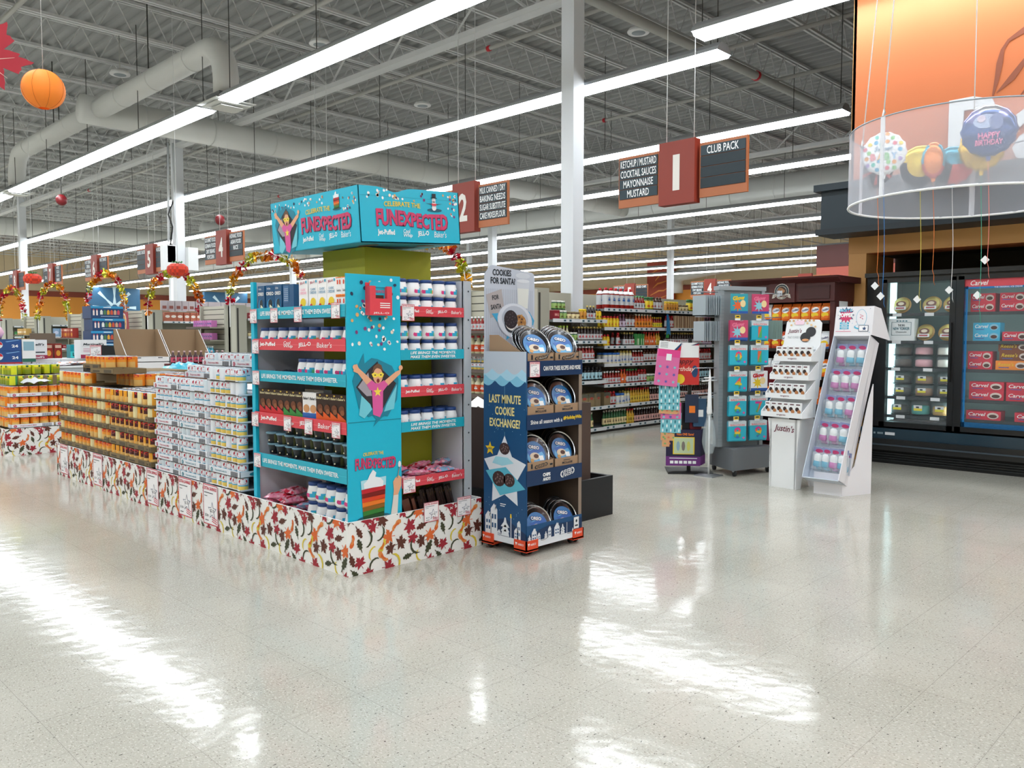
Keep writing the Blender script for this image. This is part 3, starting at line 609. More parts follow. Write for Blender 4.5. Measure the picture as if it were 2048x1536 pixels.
# ------------------------------------------------------------------ cyan corner display
DX0, DY0, DX1, DY1, DZ = 2.63, 3.87, 3.56, 4.95, 1.705
CYS = mat('18a8c0', .4); CRS = mat('d84450', .45)
CONF = [mat(c, .5) for c in ('f2f4f4', 'f2f4f4', 'f2f4f4', 'f2f4f4', 'd8a868', '7a3a78', '1c3050', 'e8e0d0')]
def confetti(b, f, rects, n, seed, sz=.0105):
    q = random.Random(seed)
    for k in range(n):
        x0, y0, x1, y1 = rects[k % len(rects)]; a, c = q.uniform(x0, x1), q.uniform(y0, y1); r_ = sz * q.uniform(.8, 1.15)
        b.disc(f, a, c, r_, r_ * q.uniform(.75, 1), q.choice(CONF), .0016, 10, q.uniform(0, 3)); 
        if q.random() < .25: b.disc(f, a + r_ * .2, c, r_ * .5, r_ * .5, q.choice(CONF[4:7]), .0024, 8)
def girl(b, f, cx, cy, s, d=.002):
    """printed photo: child with mask bursting through torn cyan paper"""
    P = lambda pts, m, dd: b.poly(f, [(cx + x * s, cy + y * s) for x, y in pts], m, d + dd)
    DT = mat('0f7f98', .5); LT = mat('6fc8d8', .5); GR = mat('6c6470', .6); DK = mat('26242c', .6); PK = mat('d8589c', .5); YE = mat('f0d84c', .5); GYL = mat('a09aa4', .6)
    P([(-.42, .40), (-.30, .62), (-.28, .42), (-.12, .52), (.02, .50), (.36, .36), (.52, .1), (.48, -.3), (.25, -.62), (.02, -.55), (-.2, -.6), (-.42, -.42), (-.5, -.1), (-.56, .1)], DT, 0)
    P([(-.48, -.02), (-.2, .30), (.02, .46), (.05, .36), (.22, .22), (.46, .02), (.30, -.22), (.1, -.52), (-.1, -.45), (-.3, -.25)], DK, .0004)
    P([(-.44, -.02), (-.2, .25), (-.12, -.2), (-.24, -.2)], GYL, .0008)
    P([(-.36, -.18), (-.16, -.36), (-.12, -.46), (-.3, -.62), (-.42, -.55)], LT, .001); P([(.48, -.0), (.22, -.38), (.16, -.52), (.40, -.48)], LT, .001)
    P([(-.42, -.55), (-.2, -.48), (-.02, -.66), (-.1, -.8), (.12, -.62), (.3, -.55), (.36, -.4), (.1, -.5), (-.15, -.45)], DT, .0006)
    P([(-.52, .36), (-.46, .42), (-.42, .34), (-.12, .10), (-.18, -.04), (-.26, .04), (-.44, .24), (-.54, .28)], SKIN, .0016); P([(.55, .28), (.60, .36), (.56, .2), (.5, .16), (.26, -.02), (.18, .08), (.44, .24)], SKIN, .0016)
    b.disc(f, cx - .50 * s, cy + .36 * s, .055 * s, .05 * s, SKIN, d + .002); b.disc(f, cx + .57 * s, cy + .32 * s, .05 * s, .05 * s, SKIN, d + .002)
    P([(-.24, .02), (-.12, .1), (-.04, .04), (.06, .04), (.16, .09), (.26, .0), (.18, -.08), (.14, -.12), (.13, -.5), (.06, -.62), (-.1, -.56), (-.12, -.1), (-.18, -.08)], PK, .0020)
    b.disc(f, cx + .02 * s, cy + .18 * s, .115 * s, .15 * s, SKIN, d + .0026, 16)
    P([(-.12, .24), (-.08, .36), (.02, .42), (.1, .38), (.15, .26), (.1, .30), (.0, .33), (-.06, .3)], mat('6a4a34', .6), .0032)
    P([(-.13, .22), (-.06, .25), (.02, .215), (.10, .25), (.16, .21), (.13, .15), (.06, .14), (.02, .17), (-.04, .145), (-.10, .16)], YE, .0036)
    for q in (-.05, .085): b.disc(f, cx + q * s, cy + .195 * s, .022 * s, .012 * s, DK, d + .0042, 8)
    b.disc(f, cx + .02 * s, cy + .085 * s, .036 * s, .042 * s, mat('7a1c24', .5), d + .0036, 10)
    P([(.01 + x, -.13 + y) for x, y in star(.10, .042)], YE, .003)
FUN = mat('c83a68', .5); FUND = mat('5a1a40', .5)
def funex(b, f, cx, cy, w, sub=False, d=.002):
    h = w * (.155 if sub else .20); wp = lambda x, y: y * (1 + .35 * abs(x) * 1.2) - .10 * math.sin(x * 5)
    b.text(f, 'CELEBRATE THE', cx - w * (.14 if sub else .06), cy + h * 1.0, w * .5, h * .34, YEL, d + .0012, .02, 0, 0, None, lambda x, y: y - .3 * x * x * 2 + .1)
    b.text(f, 'FUNEXPECTED', cx + w * .006, cy - w * .006, w * 1.01, h * 1.02, FUND, d, .055, 0, 0, None, wp)
    b.text(f, 'FUNEXPECTED', cx, cy, w, h, FUN, d + .001, .04, 0, 0, None, wp)
    if sub: brands(b, f, cx - w * .47, cy - h * .98, w * .95, d)
def brands(b, f, x, y, w, d=.002, m=WTXT, hh=None):
    h = hh or w * .075
    b.text(f, 'Jet-Puffed', x + w * .10, y, w * .24, h * 1.0, m, d, .03); b.text(f, 'Cool', x + w * .395, y + h * .35, w * .10, h * .65, m, d, .01, .2); b.text(f, 'Whip', x + w * .41, y - h * .35, w * .13, h * .7, m, d, .01, .2)
    b.text(f, 'JELL-O', x + w * .64, y, w * .17, h * .95, m, d, .025, 0, .06); b.text(f, "Baker's", x + w * .90, y, w * .19, h * .95, m, d, .0, .1)
def jellocup(b, f, cx, cy, s, d=.002):
    GL = ['c0202c', '7a1410', 'd8401c', 'e87820', '8a5a18', '2f7a30', '184820']; n = len(GL)
    b.disc(f, cx, cy - .46 * s, .5 * s, .10 * s, mat('0d5a70', .5), d, 20)
    for k in range(n):
        t0, t1 = k / n, (k + 1) / n; y0, y1 = cy + (.28 - .76 * t0) * s, cy + (.28 - .76 * t1) * s; w0, w1 = (.36 - .05 * t0) * s, (.36 - .05 * t1) * s
        b.poly(f, [(cx - w0, y0 + .0 * s), (cx + w0, y0 + .04 * s), (cx + w1, y1 + .03 * s), (cx - w1, y1)], mat(GL[k], .3), d + .0006)
    b.poly(f, [(cx - .38 * s, cy + .5 * s), (cx + .38 * s, cy + .54 * s), (cx + .37 * s, cy + .30 * s), (cx - .36 * s, cy + .26 * s)], mat('a8dce8', .3), d + .0003)
    b.poly(f, [(cx + x * s, cy + y * s) for x, y in ((-.28, .3), (-.3, .42), (-.18, .5), (-.12, .62), (-.02, .74), (.08, .66), (.05, .56), (.2, .52), (.3, .42), (.28, .30))], mat('e8ecf0', .5), d + .0012)
def mkdisplay():
    r = empty('corner_promotion_display', (0, 0, 0), 0, 'cyan cardboard corner shelf display with yellow-green core standing inside the leaf skirt', 'store display')
    b = B(); b.box(2.96, 4.16, .02, 3.48, 4.62, 1.90, OLIVE); b.box(2.955, 4.162, .9, 2.96, 4.55, .903, mat('76760c', .6)); b.obj('core_column', r)
    b = B(); b.box(DX0, 4.925, .02, DX1, 4.95, DZ, GREYW, {'x0': CYAN, 'y1': CYAN}); b.box(DX0 - .003, 4.915, .05, DX0 + .02, 4.955, DZ, CYAN); b.obj('far_side_panel', r)
    b = B(); b.box(3.00, 4.62, .02, 3.012, 4.93, DZ, GREYW); b.box(3.3, 4.16, .02, 3.5, 4.172, DZ, GREYW) if 0 else None; b.obj('back_board', r)
    b = B(); b.box(3.505, 3.875, .02, 3.53, 4.95, DZ, GREYW); b.box(3.505, 3.865, .02, 3.565, 3.885, DZ, mat('b4bac2', .5))
    for k in range(9): b.disc(FY(3.54, 3.864, .2 + k * .18), 0, 0, .006, .006, TXT, .001)
    b.obj('near_side_panel', r)
    b = B(); b.box(2.62, 3.86, .27, 2.995, 3.872, DZ + .0, CYAN, {'x0': CYS}); f = FY(2.62, 3.859, 0)
    b.rect(f, 0, .868, .375, .871, mat('0a6678', .5), .001)
    confetti(b, f, [(.02, 1.25, .36, 1.69), (.02, 1.3, .36, 1.5), (.04, 1.5, .36, 1.69)], 62, 3); girl(b, f, .2, 1.075, .30)
    funex(b, f, .187, .625, .285); jellocup(b, f, .17, .415, .235)
    b.poly(f, [(.30, .32), (.34, .33), (.345, .42), (.37, .47), (.372, .52), (.35, .535), (.325, .52), (.31, .50), (.315, .45), (.305, .38)], SKIN, .002)
    b.poly(f, [(.29, .30), (.34, .31), (.348, .42), (.312, .42)], mat('d8d4cc', .6), .003); b.poly(f, [(.338, .52), (.345, .52), (.36, .585), (.354, .585)], SILVER, .003); b.disc(f, .358, .60, .011, .02, OFFW, .003)
    b.obj('front_panel', r)
    def lip(x, z, h, kind, i):
        b = B(); m = CRS if kind == 'R' else CYS
        b.box(DX0 - .01, 3.90 if 0 else 3.868, z - h, DX0 + .0, 4.915, z, m); f = FX(DX0 - .0105, 4.915, z - h); w = 1.04
        b.rect(f, .0, h * .48, w, h * .52, mat('e8727a', .4) if kind == 'R' else mat('38bcd0', .4), .0006)
        if kind == 'R': brands(b, f, .10, h * .5, w * .78, .002, WTXT, .032)
        else: b.text(f, 'LIFE BRINGS THE MOMENTS. MAKE THEM EVEN SWEETER.', .53, h * .5, .86, .027, WTXT, .002, .02)
        b.box(DX0, 3.872, z - h + .005, 2.955, 4.925, z - h + .012, GREYW); b.obj('shelf_tray', r)
    for i, (z, h, k) in enumerate(((1.535, .07, 'C'), (1.34, .07, 'R'), (1.14, .07, 'C'), (.87, .07, 'R'), (.605, .085, 'C'))): lip(0, z, h, k, i)
    for z, k in ((1.535, 'R'), (1.275, 'C'), (1.055, 'R'), (.845, 'C'), (.51, 'R')):
        b = B(); m = CRS if k == 'R' else CYS; h = .06; b.box(2.998, 3.862, z - h, 3.50, 3.87, z, m); f = FY(2.998, 3.861, z - h)
        if k == 'R': b.rect(f, 0, h * .48, .5, h * .52, mat('e8727a', .4), .0006); brands(b, f, .04, h * .5, .44, .002, WTXT, .022)
        else:
            for q, t in ((.7, 'LIFE BRINGS THE MOMENTS.'), (.3, 'MAKE THEM EVEN SWEETER.')): b.text(f, t, .25, h * q, .36, .017, WTXT, .002, .02, .2)
        b.box(2.998, 3.87, z - h + .005, 3.505, 4.16, z - h + .012, GREYW); b.obj('shelf_tray', r)
    # header box, slightly crooked
    h = empty('header_box'); h.parent = r; KIDS.setdefault(r.name, []).append(h)
    h.location = (3.17, 4.44, 1.92); h.rotation_euler = (0, math.radians(-3.6), 0)
    W2, L2, H = .385, .49, .325
    b = B(); b.box(-W2, -L2, 0, W2, L2, .006, CYS); 
    for q in ((-W2, L2 - .006, W2, L2), (W2 - .006, -L2, W2, L2), (-W2, -L2, -W2 + .006, L2)): b.box(q[0], q[1], 0, q[2], q[3], H, CYAN)
    n = 24; tops = [H + (-.028 * math.exp(-((k / n - .34) / .09) ** 2)) for k in range(n + 1)]
    f = F((-W2, -L2, 0)); pts = [(0, 0), (2 * W2, 0)] + [(2 * W2 * k / n, tops[k]) for k in range(n, -1, -1)]
    b.prism(f, pts, -.006, 0, CYAN); b.rect(f, .0, H - .055, 2 * W2, H - .053, mat('0e98b4', .4), .0008)
    b.disc(F((0, 0, -.001), (1, 0, 0), (0, -1, 0)), -.2, .3, .05, .09, KRAFT, .001); b.disc(F((0, 0, -.001), (1, 0, 0), (0, -1, 0)), .2, .36, .07, .04, KRAFT, .001)
    confetti(b, f, [(.04, .25, .76, .31), (.66, .17, .76, .30), (.03, .26, .5, .31)], 44, 8, .0085); funex(b, f, .39, .142, .55, True)
    # hat and marshmallow man
    for y, rr in ((.220, .018), (.245, .016), (.266, .015)): b.disc(f, .56, y, rr, rr * .95, OFFW, .004)
    b.disc(f, .565, .206, .06, .011, mat('0d5a70', .5), .002); b.rect(f, .535, .278, .585, .282, TXT, .006); b.rect(f, .545, .280, .576, .306, TXT, .006); b.poly(f, [(.54, .246), (.58, .246), (.576, .232), (.544, .232)], CORAL, .006)
    for q in (-1, 1): b.poly(f, [(.56 + q * .015, .243), (.56 + q * .07, .248), (.56 + q * .015, .238)], BROWN, .005)
    for q in (-.007, .007): b.disc(f, .56 + q, .268, .002, .003, TXT, .007)
    f2 = F((-W2, L2, 0), (0, -1, 0)); confetti(b, f2, [(.3, .26, .62, .31), (.02, .27, .3, .31), (.82, .2, .96, .30)], 46, 9, .0085); girl(b, f2, .19, .155, .26)
    funex(b, f2, .63, .142, .54, True); jellocup(b, f2, .76, .252, .085)
    b.obj('header_carton', h)
    r2 = empty('leaflet_holder'); r2.parent = r; KIDS.setdefault(r.name, []).append(r2); r2.location = (2.745, 3.858, 1.475)
    b = B(); f = F((0, -.045, 0)); b.box(0, -.045, 0, .155, -.003, .095, CORAL); b.box(0, -.045, .095, .04, -.003, .165, CORAL); b.box(.12, -.045, .095, .155, -.003, .165, CORAL)
    b.box(0, -.003, 0, .155, 0, .185, CORAL); b.poly(F((0, -.03, 0)), [(.005, .16), (.15, .16), (.14, .19), (.015, .19)], CYAN, .0); b.rect(F((0, -.02, 0)), .04, .09, .12, .16, CYAN, .002)
    b.text(F((0, -.022, 0)), 'FUNEXPECTED', .08, .135, .07, .016, FUN, .003, .03); b.rect(F((0, -.022, 0)), .05, .095, .11, .115, BROWN, .003)
    for k in range(3): b.rect(f, .07, .066 - k * .012, .14, .071 - k * .012, WTXT, .001)
    b.text(f, 'JELL-O', .078, .012, .11, .012, WTXT, .001, .01); b.obj('pocket', r2)
    return r
mkdisplay()
# ---- stock on the display
TUBW = mat('eeeef0', .35, coat=.2); TUBL = mat('1d3f7c', .4)
def tub():
    b = B(); T = mat('2aa8d0', .4); Gn = mat('4cb878', .4); Or = mat('f08848', .4); Pk = mat('d83c80', .4)
    def m(i, a):
        if i == 2 and a >= 0:
            if a > 335: return Pk
            if a <= 35: return T
            if a <= 55: return Gn
            if a <= 75: return Or
        if i == 3 and 0 < a <= 40: return T
        return TUBW
    b.lathe([(.036, 0), (.046, .012), (.047, .022), (.047, .044), (.0455, .056), (.039, .082), (.036, .09)], lambda i, a: m(i, a), 18)
    b.text(F((0, -.0005, .066), (1, 0, 0)), 'Jet-Puffed', 0, 0, .06, .014, DNAVY, .0022, .04, 0, 0, .0435); b.text(F((0, -.0005, .066), (1, 0, 0)), 'Jet-Puffed', 0, .0005, .054, .011, WTXT, .003, .01, 0, 0, .0435)
    f = F((0, 0, .035), (1, 0, 0))
    b.disc(F((0, -.0475, .035)), -.024, .0, .009, .012, Pk, -.0065, 8)
    o = b.obj('marshmallow_tub', None); tag(o, cat='tub')
    B().lathe([(.037, .088), (.04, .09), (.04, .106), (.037, .109), (0, .109)], TUBL, 18).obj('lid', o)
    return o
def lean(name): return name
tn = 0
GT = 'marshmallow tubs on the cyan display'
def tubrow(face, z, pos, layers, shelf, s=1.0, deps=(0,)):
    for dl, dp in enumerate(deps):
        for L in range(layers):
            for k, p in enumerate(pos):
                p2 = p + R.uniform(-.004, .004) + dl * .02; loc = (p2, 3.93 + dp, z + L * .1095 * s) if face == 'Y' else (DX0 + .055 + dp, p2, z + L * .1095 * s)
                lv = '' if layers == 1 else (' lower tier,', ' upper tier,')[L]; bk = '' if dl == 0 else ' back row,'
                put('tub', tub, loc, (0 if face == 'Y' else RX + .6) + R.uniform(-.6, .4), 'white blue-lidded tub,%s%s %s from the corner panel, %s' % (lv, bk, ORD[k], shelf), GT, sc=s)
tubrow('Y', 1.49, [3.05 + .098 * k for k in range(5)], 2, 'short side top shelf', .96, (0, .1))
tubrow('Y', 1.23, [3.055 + .098 * k for k in range(5)], 2, 'short side second shelf', .96, (0,))
tubrow('Y', 1.01, [3.05 + .098 * k for k in range(5)], 1, 'short side third shelf', 1, (0, .1))
tubrow('Y', .80, [3.05 + .098 * k for k in range(5)], 1, 'short side fourth shelf', 1, (0, .1))
tubrow('X', 1.305, [3.92, 4.04, 4.15, 4.28, 4.39, 4.51, 4.63, 4.75, 4.85], 1, 'long side second shelf', .98, (0,))
tubrow('X', 1.115, [3.93 + .095 * k for k in range(6)], 1, 'long side third shelf', .97, (.0,))
for dp, nm in ((0, 'front'), (.1, 'back')):
    for k in range(5 if dp == 0 else 4):
        for L in range(2): put('tub', tub, (DX0 + .07 + dp, 3.93 + .1 * k + dp * .6, .245 + L * .115), RX + .6 + R.uniform(-.4, .4), 'white tub with blue lid in the skirt, %s row, %s tier, %s from the corner' % (nm, ('bottom', 'top')[L], ORD[k]), GT, sc=1.05)
def carton(w, d, h, m, deco=None, name='mix_box'):
    def make():
        b = B(); b.box(-w / 2, -d / 2, 0, w / 2, d / 2, h, m)
        if deco: deco(b, F((-w / 2, -d / 2 - .0008, 0)), w, h)
        return tag(b.obj(name), cat='box')
    return make
OB = mat('14507c', .4)
def d_oreo(b, f, w, h):
    b.text(f, 'OREO', w / 2, h * .74, w * .9, h * .13, DNAVY, .0012, .05); b.text(f, 'OREO', w / 2, h * .74, w * .85, h * .11, WTXT, .002, .03); b.text(f, 'No Bake', w * .35, h * .9, w * .4, h * .06, WTXT, .001, 0, .2)
    b.disc(f, w / 2, h * .38, w * .38, h * .2, mat('2a88b8', .4), .0012); b.disc(f, w * .55, h * .42, w * .25, h * .15, TXT, .002); b.poly(f, [(w * .3, h * .12), (w * .75, h * .06), (w * .85, h * .3), (w * .5, h * .4)], CREAM, .0028); b.rect(f, w * .4, h * .1, w * .7, h * .16, BROWN, .0034)
def d_back(b, f, w, h):
    b.rect(f, w * .08, h * .45, w * .55, h * .95, mat('3a6a98', .4), .001)
    for k in range(7): b.rect(f, w * .12, h * (.5 + .06 * k), w * .5, h * (.51 + .06 * k), OFFW, .0016)
def d_cheese(c1, c2):
    def d(b, f, w, h):
        b.text(f, 'JELL-O', w * .42, h * .9, w * .55, h * .08, mat('a82040', .4), .001, .03, 0, .1); b.disc(f, w * .85, h * .93, w * .1, h * .04, mat('38a0c0', .4), .001); b.text(f, 'CLASSIC', w / 2, h * .72, w * .6, h * .06, c1, .001, .01); b.text(f, 'CHEESECAKE', w / 2, h * .63, w * .75, h * .07, c1, .001, .01)
        b.rect(f, 0, 0, w, h * .2, c2, .001); b.disc(f, w / 2, h * .28, w * .46, h * .14, WHITE, .0014); b.disc(f, w * .52, h * .36, w * .32, h * .13, YEL, .002); b.disc(f, w * .3, h * .26, w * .16, h * .07, RED, .0028)
    return d
def d_gel(b, f, w, h):
    b.text(f, 'Gelatine', w * .5, h * .3, w * .7, h * .13, TXT, .001, .01); b.rect(f, 0, 0, w, h * .08, ORANGE, .001); b.rect(f, 0, h * .95, w, h, ORANGE, .001)
    for q in (.2, .6): b.rect(f, w * q, h * .62, w * (q + .22), h * .85, mat('e04a28', .4), .001)
WB = mat('f0eeee', .4)
rows = [('oreo', carton(.085, .04, .2, OB, d_oreo), 4.84, 'navy cookie dessert box'), ('oreo', 0, 4.73, 'navy cookie dessert box'), ('oreo', 0, 4.63, 'navy cookie dessert box'), ('backb', carton(.125, .05, .195, OB, d_back), 4.50, 'navy dessert box showing its nutrition panel'), ('stra', carton(.095, .05, .215, WB, d_cheese(PINK, mat('d85870', .4))), 4.33, 'pink strawberry cheesecake box'),
        ('chee', carton(.092, .05, .215, WB, d_cheese(mat('2a80a8', .4), mat('2a80a8', .4))), 4.22, 'classic cheesecake box'), ('chee', 0, 4.125, 'classic cheesecake box'), ('chee', 0, 4.03, 'classic cheesecake box')]
MK = {}
for k, (kd, mk, y, t) in enumerate(rows):
    if mk: MK[kd] = mk
    put(kd, MK[kd], (DX0 + .03, y, 1.477), RX + (.0 if k != 1 else .15), '%s, %s from the far post on the long side top shelf' % (t, ORD[k]), 'dessert mix boxes')
for L in range(2):
    for k in range(2): put('gel', carton(.058, .05, .105, WB, d_gel), (DX0 + .03, 3.955 - k * .06, 1.477 + L * .107), RX, 'small gelatine carton, %s tier, %s the corner panel' % (('lower', 'upper')[L], ('away from', 'against')[k]), 'gelatine cartons')
def d_bk(c):
    def d(b, f, w, h):
        b.poly(f, [(0, 0), (w, 0), (w, h * .18), (0, h * .42)], c, .0008); b.text(f, "Baker's", w * .5, h * .86, w * .8, h * .085, mat('e8dcae', .4), .0012, .02); b.disc(f, w * .5, h * .52, w * .34, h * .13, mat('6a3820', .4), .0014); b.disc(f, w * .6, h * .42, w * .25, h * .09, mat('8a5030', .4), .002); b.disc(f, w * .5, h * .95, w * .12, h * .03, mat('c8a848', .4), .001)
    return d
DB = mat('2c1512', .4)
def d_bw(b, f, w, h): b.rect(f, 0, 0, w, h * .3, BLUE, .0008); b.text(f, "Baker's", w * .5, h * .8, w * .8, h * .1, TXT, .001, .02); b.disc(f, w * .5, h * .45, w * .4, h * .14, mat('c89060', .4), .0014)
seq = [('bk_r', RED, 4)] + [('bk_g', GREEN, 3)] + [('bk_w', None, 2)] + [('bk_o', mat('d8581c', .4), 4)]
y = 4.85; cnt = 0
for kd, c, n in seq:
    for k in range(n):
        mk = carton(.072, .03, .175, DB if c else WB, d_bk(c) if c else d_bw, 'baking_chocolate_box')
        put(kd, mk, (DX0 + .03, y, .845), RX + .12, '%s baking chocolate box, %s from the far post on the fourth shelf' % ({'bk_r': 'brown and red', 'bk_g': 'brown and green', 'bk_w': 'white and blue', 'bk_o': 'brown and orange'}[kd], ORD[cnt]), 'baking chocolate boxes'); y -= .0745; cnt += 1
for k in range(6):
    put('bk_w2', carton(.1, .06, .03, WB, lambda b, f, w, h: b.rect(f, 0, 0, w, h * .5, BLUE, .001), 'baking_chocolate_box'), (DX0 + .14, 4.45 - (k % 2) * .11, .845 + .09 + (k // 2) * .031), RX, 'small blue and white carton lying behind the chocolate boxes, %s of the pile' % ORD[k], 'baking chocolate boxes')
# dipping chocolate cups
def cup():
    Bk = mat('1a1a1c', .3); Lb = mat('5a5c30', .5)
    b = B(); b.lathe([(.036, 0), (.040, .03), (.045, .058), (.046, .06)], lambda i, a: Lb if (20 < a < 75 and i < 2) else Bk, 18)
    f = F((0, 0, .034)); b.text(f, "Baker's", -.012, .008, .04, .013, mat('d8c878', .4), .0025, .02, 0, 0, .042); b.text(f, 'Dipping Chocolate', -.012, -.006, .03, .006, OFFW, .002, .0, 0, 0, .041); b.disc(F((-.012, -.0425, .018)), 0, 0, .005, .005, CREAM, -.0005, 8)
    o = b.obj('dipping_chocolate_cup'); tag(o, cat='cup'); B().lathe([(.047, .058), (.05, .06), (.05, .067), (.046, .070), (0, .070)], mat('6f97aa', .35), 18).obj('lid', o); return o
n = 0
for col in range(9):
    for L in range(3 if col not in (6, 7, 8) else (3 if col == 6 else 2)):
        if col == 8 and L == 1: pass
        y = 3.935 + col * .108 + R.uniform(-.008, .008)
        put('cup', cup, (DX0 + .062 + R.uniform(-.004, .012), y, .60 + L * .0715), RX + .6 + R.uniform(-.5, .3), 'black chocolate cup with grey lid, tier %s, %s stack from the corner panel, fifth shelf' % (('one', 'two', 'three')[L], ORD[col]), 'dipping chocolate cups')
for col in range(8):
    for L in range(3): put('cup', cup, (DX0 + .17, 3.98 + col * .112, .60 + L * .0715), RX + .6 + R.uniform(-.5, .3), 'black chocolate cup, back row, tier %s, %s from the corner, fifth shelf' % (('one', 'two', 'three')[L], ORD[col]), 'dipping chocolate cups')
# candy sachets
def sachet(c1, c2, c3, name='candy_sachet', w=.16, h=.12):
    def make():
        q = random.Random(hash(str(c1.name)) % 97 if 0 else len(c1.name)); b = B(); n, m_ = 9, 7; vs = []
        for s in (1, -1):
            for i in range(n + 1):
                for j in range(m_ + 1):
                    u, v = i / n, j / m_; e = (math.sin(PI * u) * math.sin(PI * v)) ** .4
                    vs.append(((u - .5) * w + q.uniform(-.004, .004), (v - .5) * h + q.uniform(-.004, .004), .022 + s * .02 * e + q.uniform(-.004, .004) * (.3 + e)))
        fs = []; ms = []; o = (n + 1) * (m_ + 1)
        for s in range(2):
            for i in range(n):
                for j in range(m_):
                    a = s * o + i * (m_ + 1) + j; fs.append((a, a + m_ + 1, a + m_ + 2, a + 1) if s == 0 else (a, a + 1, a + m_ + 2, a + m_ + 1)); ms.append(q.choice([c1, c1, c2, c3]))
        b.add(vs, fs, ms, False); return tag(b.obj(name), cat='sachet')
    return make
PB = mat('e88aa8', .25, coat=.5); PB2 = mat('f0b8c8', .25, coat=.5); RB = mat('c82840', .25, coat=.5); BB = mat('80a8c8', .25, coat=.5)
SA = sachet(PB, RB, PB2); SB = sachet(BB, PB2, PB)
for k, (x, y, z) in enumerate([(2.70, 4.85, .26), (2.72, 4.72, .25), (2.70, 4.6, .24), (2.84, 4.80, .26), (2.84, 4.62, .25), (2.72, 4.80, .30), (2.73, 4.66, .29), (2.80, 4.74, .33)]):
    put('saA', SA, (x, y, z), R.uniform(-1, 1), 'crumpled pink candy sachet, %s of the loose pile at the far post' % ORD[k], 'loose candy sachets', rx=R.uniform(-.3, .3))
for k, (x, y, z) in enumerate([(2.70, 4.50, .24), (2.82, 4.50, .26), (2.73, 4.44, .28)]):
    put('saB', SB, (x, y, z), R.uniform(-1, 1), 'crumpled pale blue candy sachet, %s beside the pink pile' % ORD[k], 'loose candy sachets', rx=R.uniform(-.3, .3))
for k in range(10):
    put('saA' if k % 3 else 'saB', SA, (3.07 + (k % 5) * .098, 3.93 + (k // 5) * .1, .465 + (.03 if k % 2 else 0) + (k // 5) * .03), R.uniform(-.6, .6), 'pink candy sachet, %s on the lowest red-lipped shelf of the short side' % ORD[k], 'loose candy sachets', rx=R.uniform(-.35, .25))
for k in range(12):
    put('saN%d' % (k % 2), sachet(mat('1c3c6c', .3), mat('244c80', .3), mat('142c50', .3), 'navy_packet', .12, .09), (DX0 + .07 + (k // 6) * .1, 4.86 - (k % 6) * .06, 1.083 + .01 * (k % 2)), R.uniform(-.3, .3), 'flat navy packet, %s of the row near the far post, third shelf' % ORD[k], 'navy packets')
for k in range(20):
    c = DB if k > 6 else mat('6a3a2a', .4)
    put('bar%d' % (k > 6), carton(.10, .018, .13, c, lambda b, f, w, h: b.text(f, "Baker's", w * .5, h * .75, w * .7, h * .14, mat('c8a868', .4), .001, .02), 'chocolate_bar_box'), (3.02 + k * .0245, 3.95 + (k % 3) * .01, .24 + (.035 if k > 9 else .0)), 1.2 if k <= 6 else 0.75, 'brown chocolate bar box leaning in the skirt, %s from the corner panel' % ORD[k], 'leaning chocolate bar boxes', rx=-.25)
# sale tickets on the shelf lips
for k, (y, z, t) in enumerate(((4.90, 1.53, 'top shelf, far post'), (4.64, 1.53, 'top shelf, second along'), (4.36, 1.53, 'top shelf, third along'), (3.96, 1.545, 'top shelf, nearest the corner panel'), (4.88, 1.335, 'second shelf, far post'), (4.88, 1.135, 'third shelf, far post'), (4.90, .865, 'fourth shelf, far post'), (4.50, .865, 'fourth shelf, second along'), (4.26, .865, 'fourth shelf, third along'), (3.97, .865, 'fourth shelf, nearest the corner panel'), (4.88, .60, 'fifth shelf, far post'))):
    put('svs', savings(.085), (DX0 - .016, y, z), RX, 'small red-edged sale ticket on the long side, ' + t, 'sale tickets')
put('svs', 0, (3.05, 3.855, 1.545), 0, 'small red-edged sale ticket on the short side, top shelf', 'sale tickets', sc=1.1); put('svs', 0, (3.05, 3.855, .515), 0, 'small red-edged sale ticket on the short side, lowest shelf', 'sale tickets', sc=1.1)
# ------------------------------------------------------------------ canned goods on the long skirt
LIDM = mat('b8bcc0', .3, .9); 
def can(name, r_, h, top, mid, low, front, back, logo=None, seg=14):
    def make():
        b = B()
        def m(i, a):
            if i == 0 or i >= 5 or a < 0: return LIDM
            if a > 300 or a < 60: return {1: low, 2: low if name[0] != 'e' and name[0] != 'c' else mid, 3: front if name[0] in 'ec' else mid if (name[:3] != 'pie' or 320 < a or a < 50) else top, 4: mid if name[:3] == 'pie' and (a > 320 or a < 50) else front}[i]
            if a < 150: return {1: top, 2: top, 3: top, 4: top}[i]
            if a < 230: return {1: back, 2: back, 3: back, 4: back}[i]
            return top
        b.lathe([(r_ * .97, 0), (r_, .004), (r_, h * .34), (r_, h * (.44 if name[0] in 'ec' else .52)), (r_, h * .72), (r_, h - .004), (r_ * .97, h), (r_ * .9, h - .004), (r_ * .5, h - .003), (0, h - .004)], m, seg)
        if logo:
            f = F((0, 0, h * .82)); c1, c2, txt, ww, hh, zz = logo; f = F((0, 0, zz))
            vs, N_ = [], 8
            b.text(F((0, -.0, zz)), '.', 0, 0, .001, .001, c1, .001) if 0 else None
            pts = [(ww * math.cos(q), hh * math.sin(q)) for q in [2 * PI * k / 12 for k in range(12)]]
            R_ = r_ + .0012; b.add([(math.sin(x / r_) * R_, -math.cos(x / r_) * R_, zz + y) for x, y in pts], [tuple(range(12))], c1)
            b.text(F((0, 0, zz)), txt, 0, 0, ww * 1.5, hh * .9, c2, .0022, .03, 0, 0, r_)
        return tag(b.obj(name), cat='can')
    return make
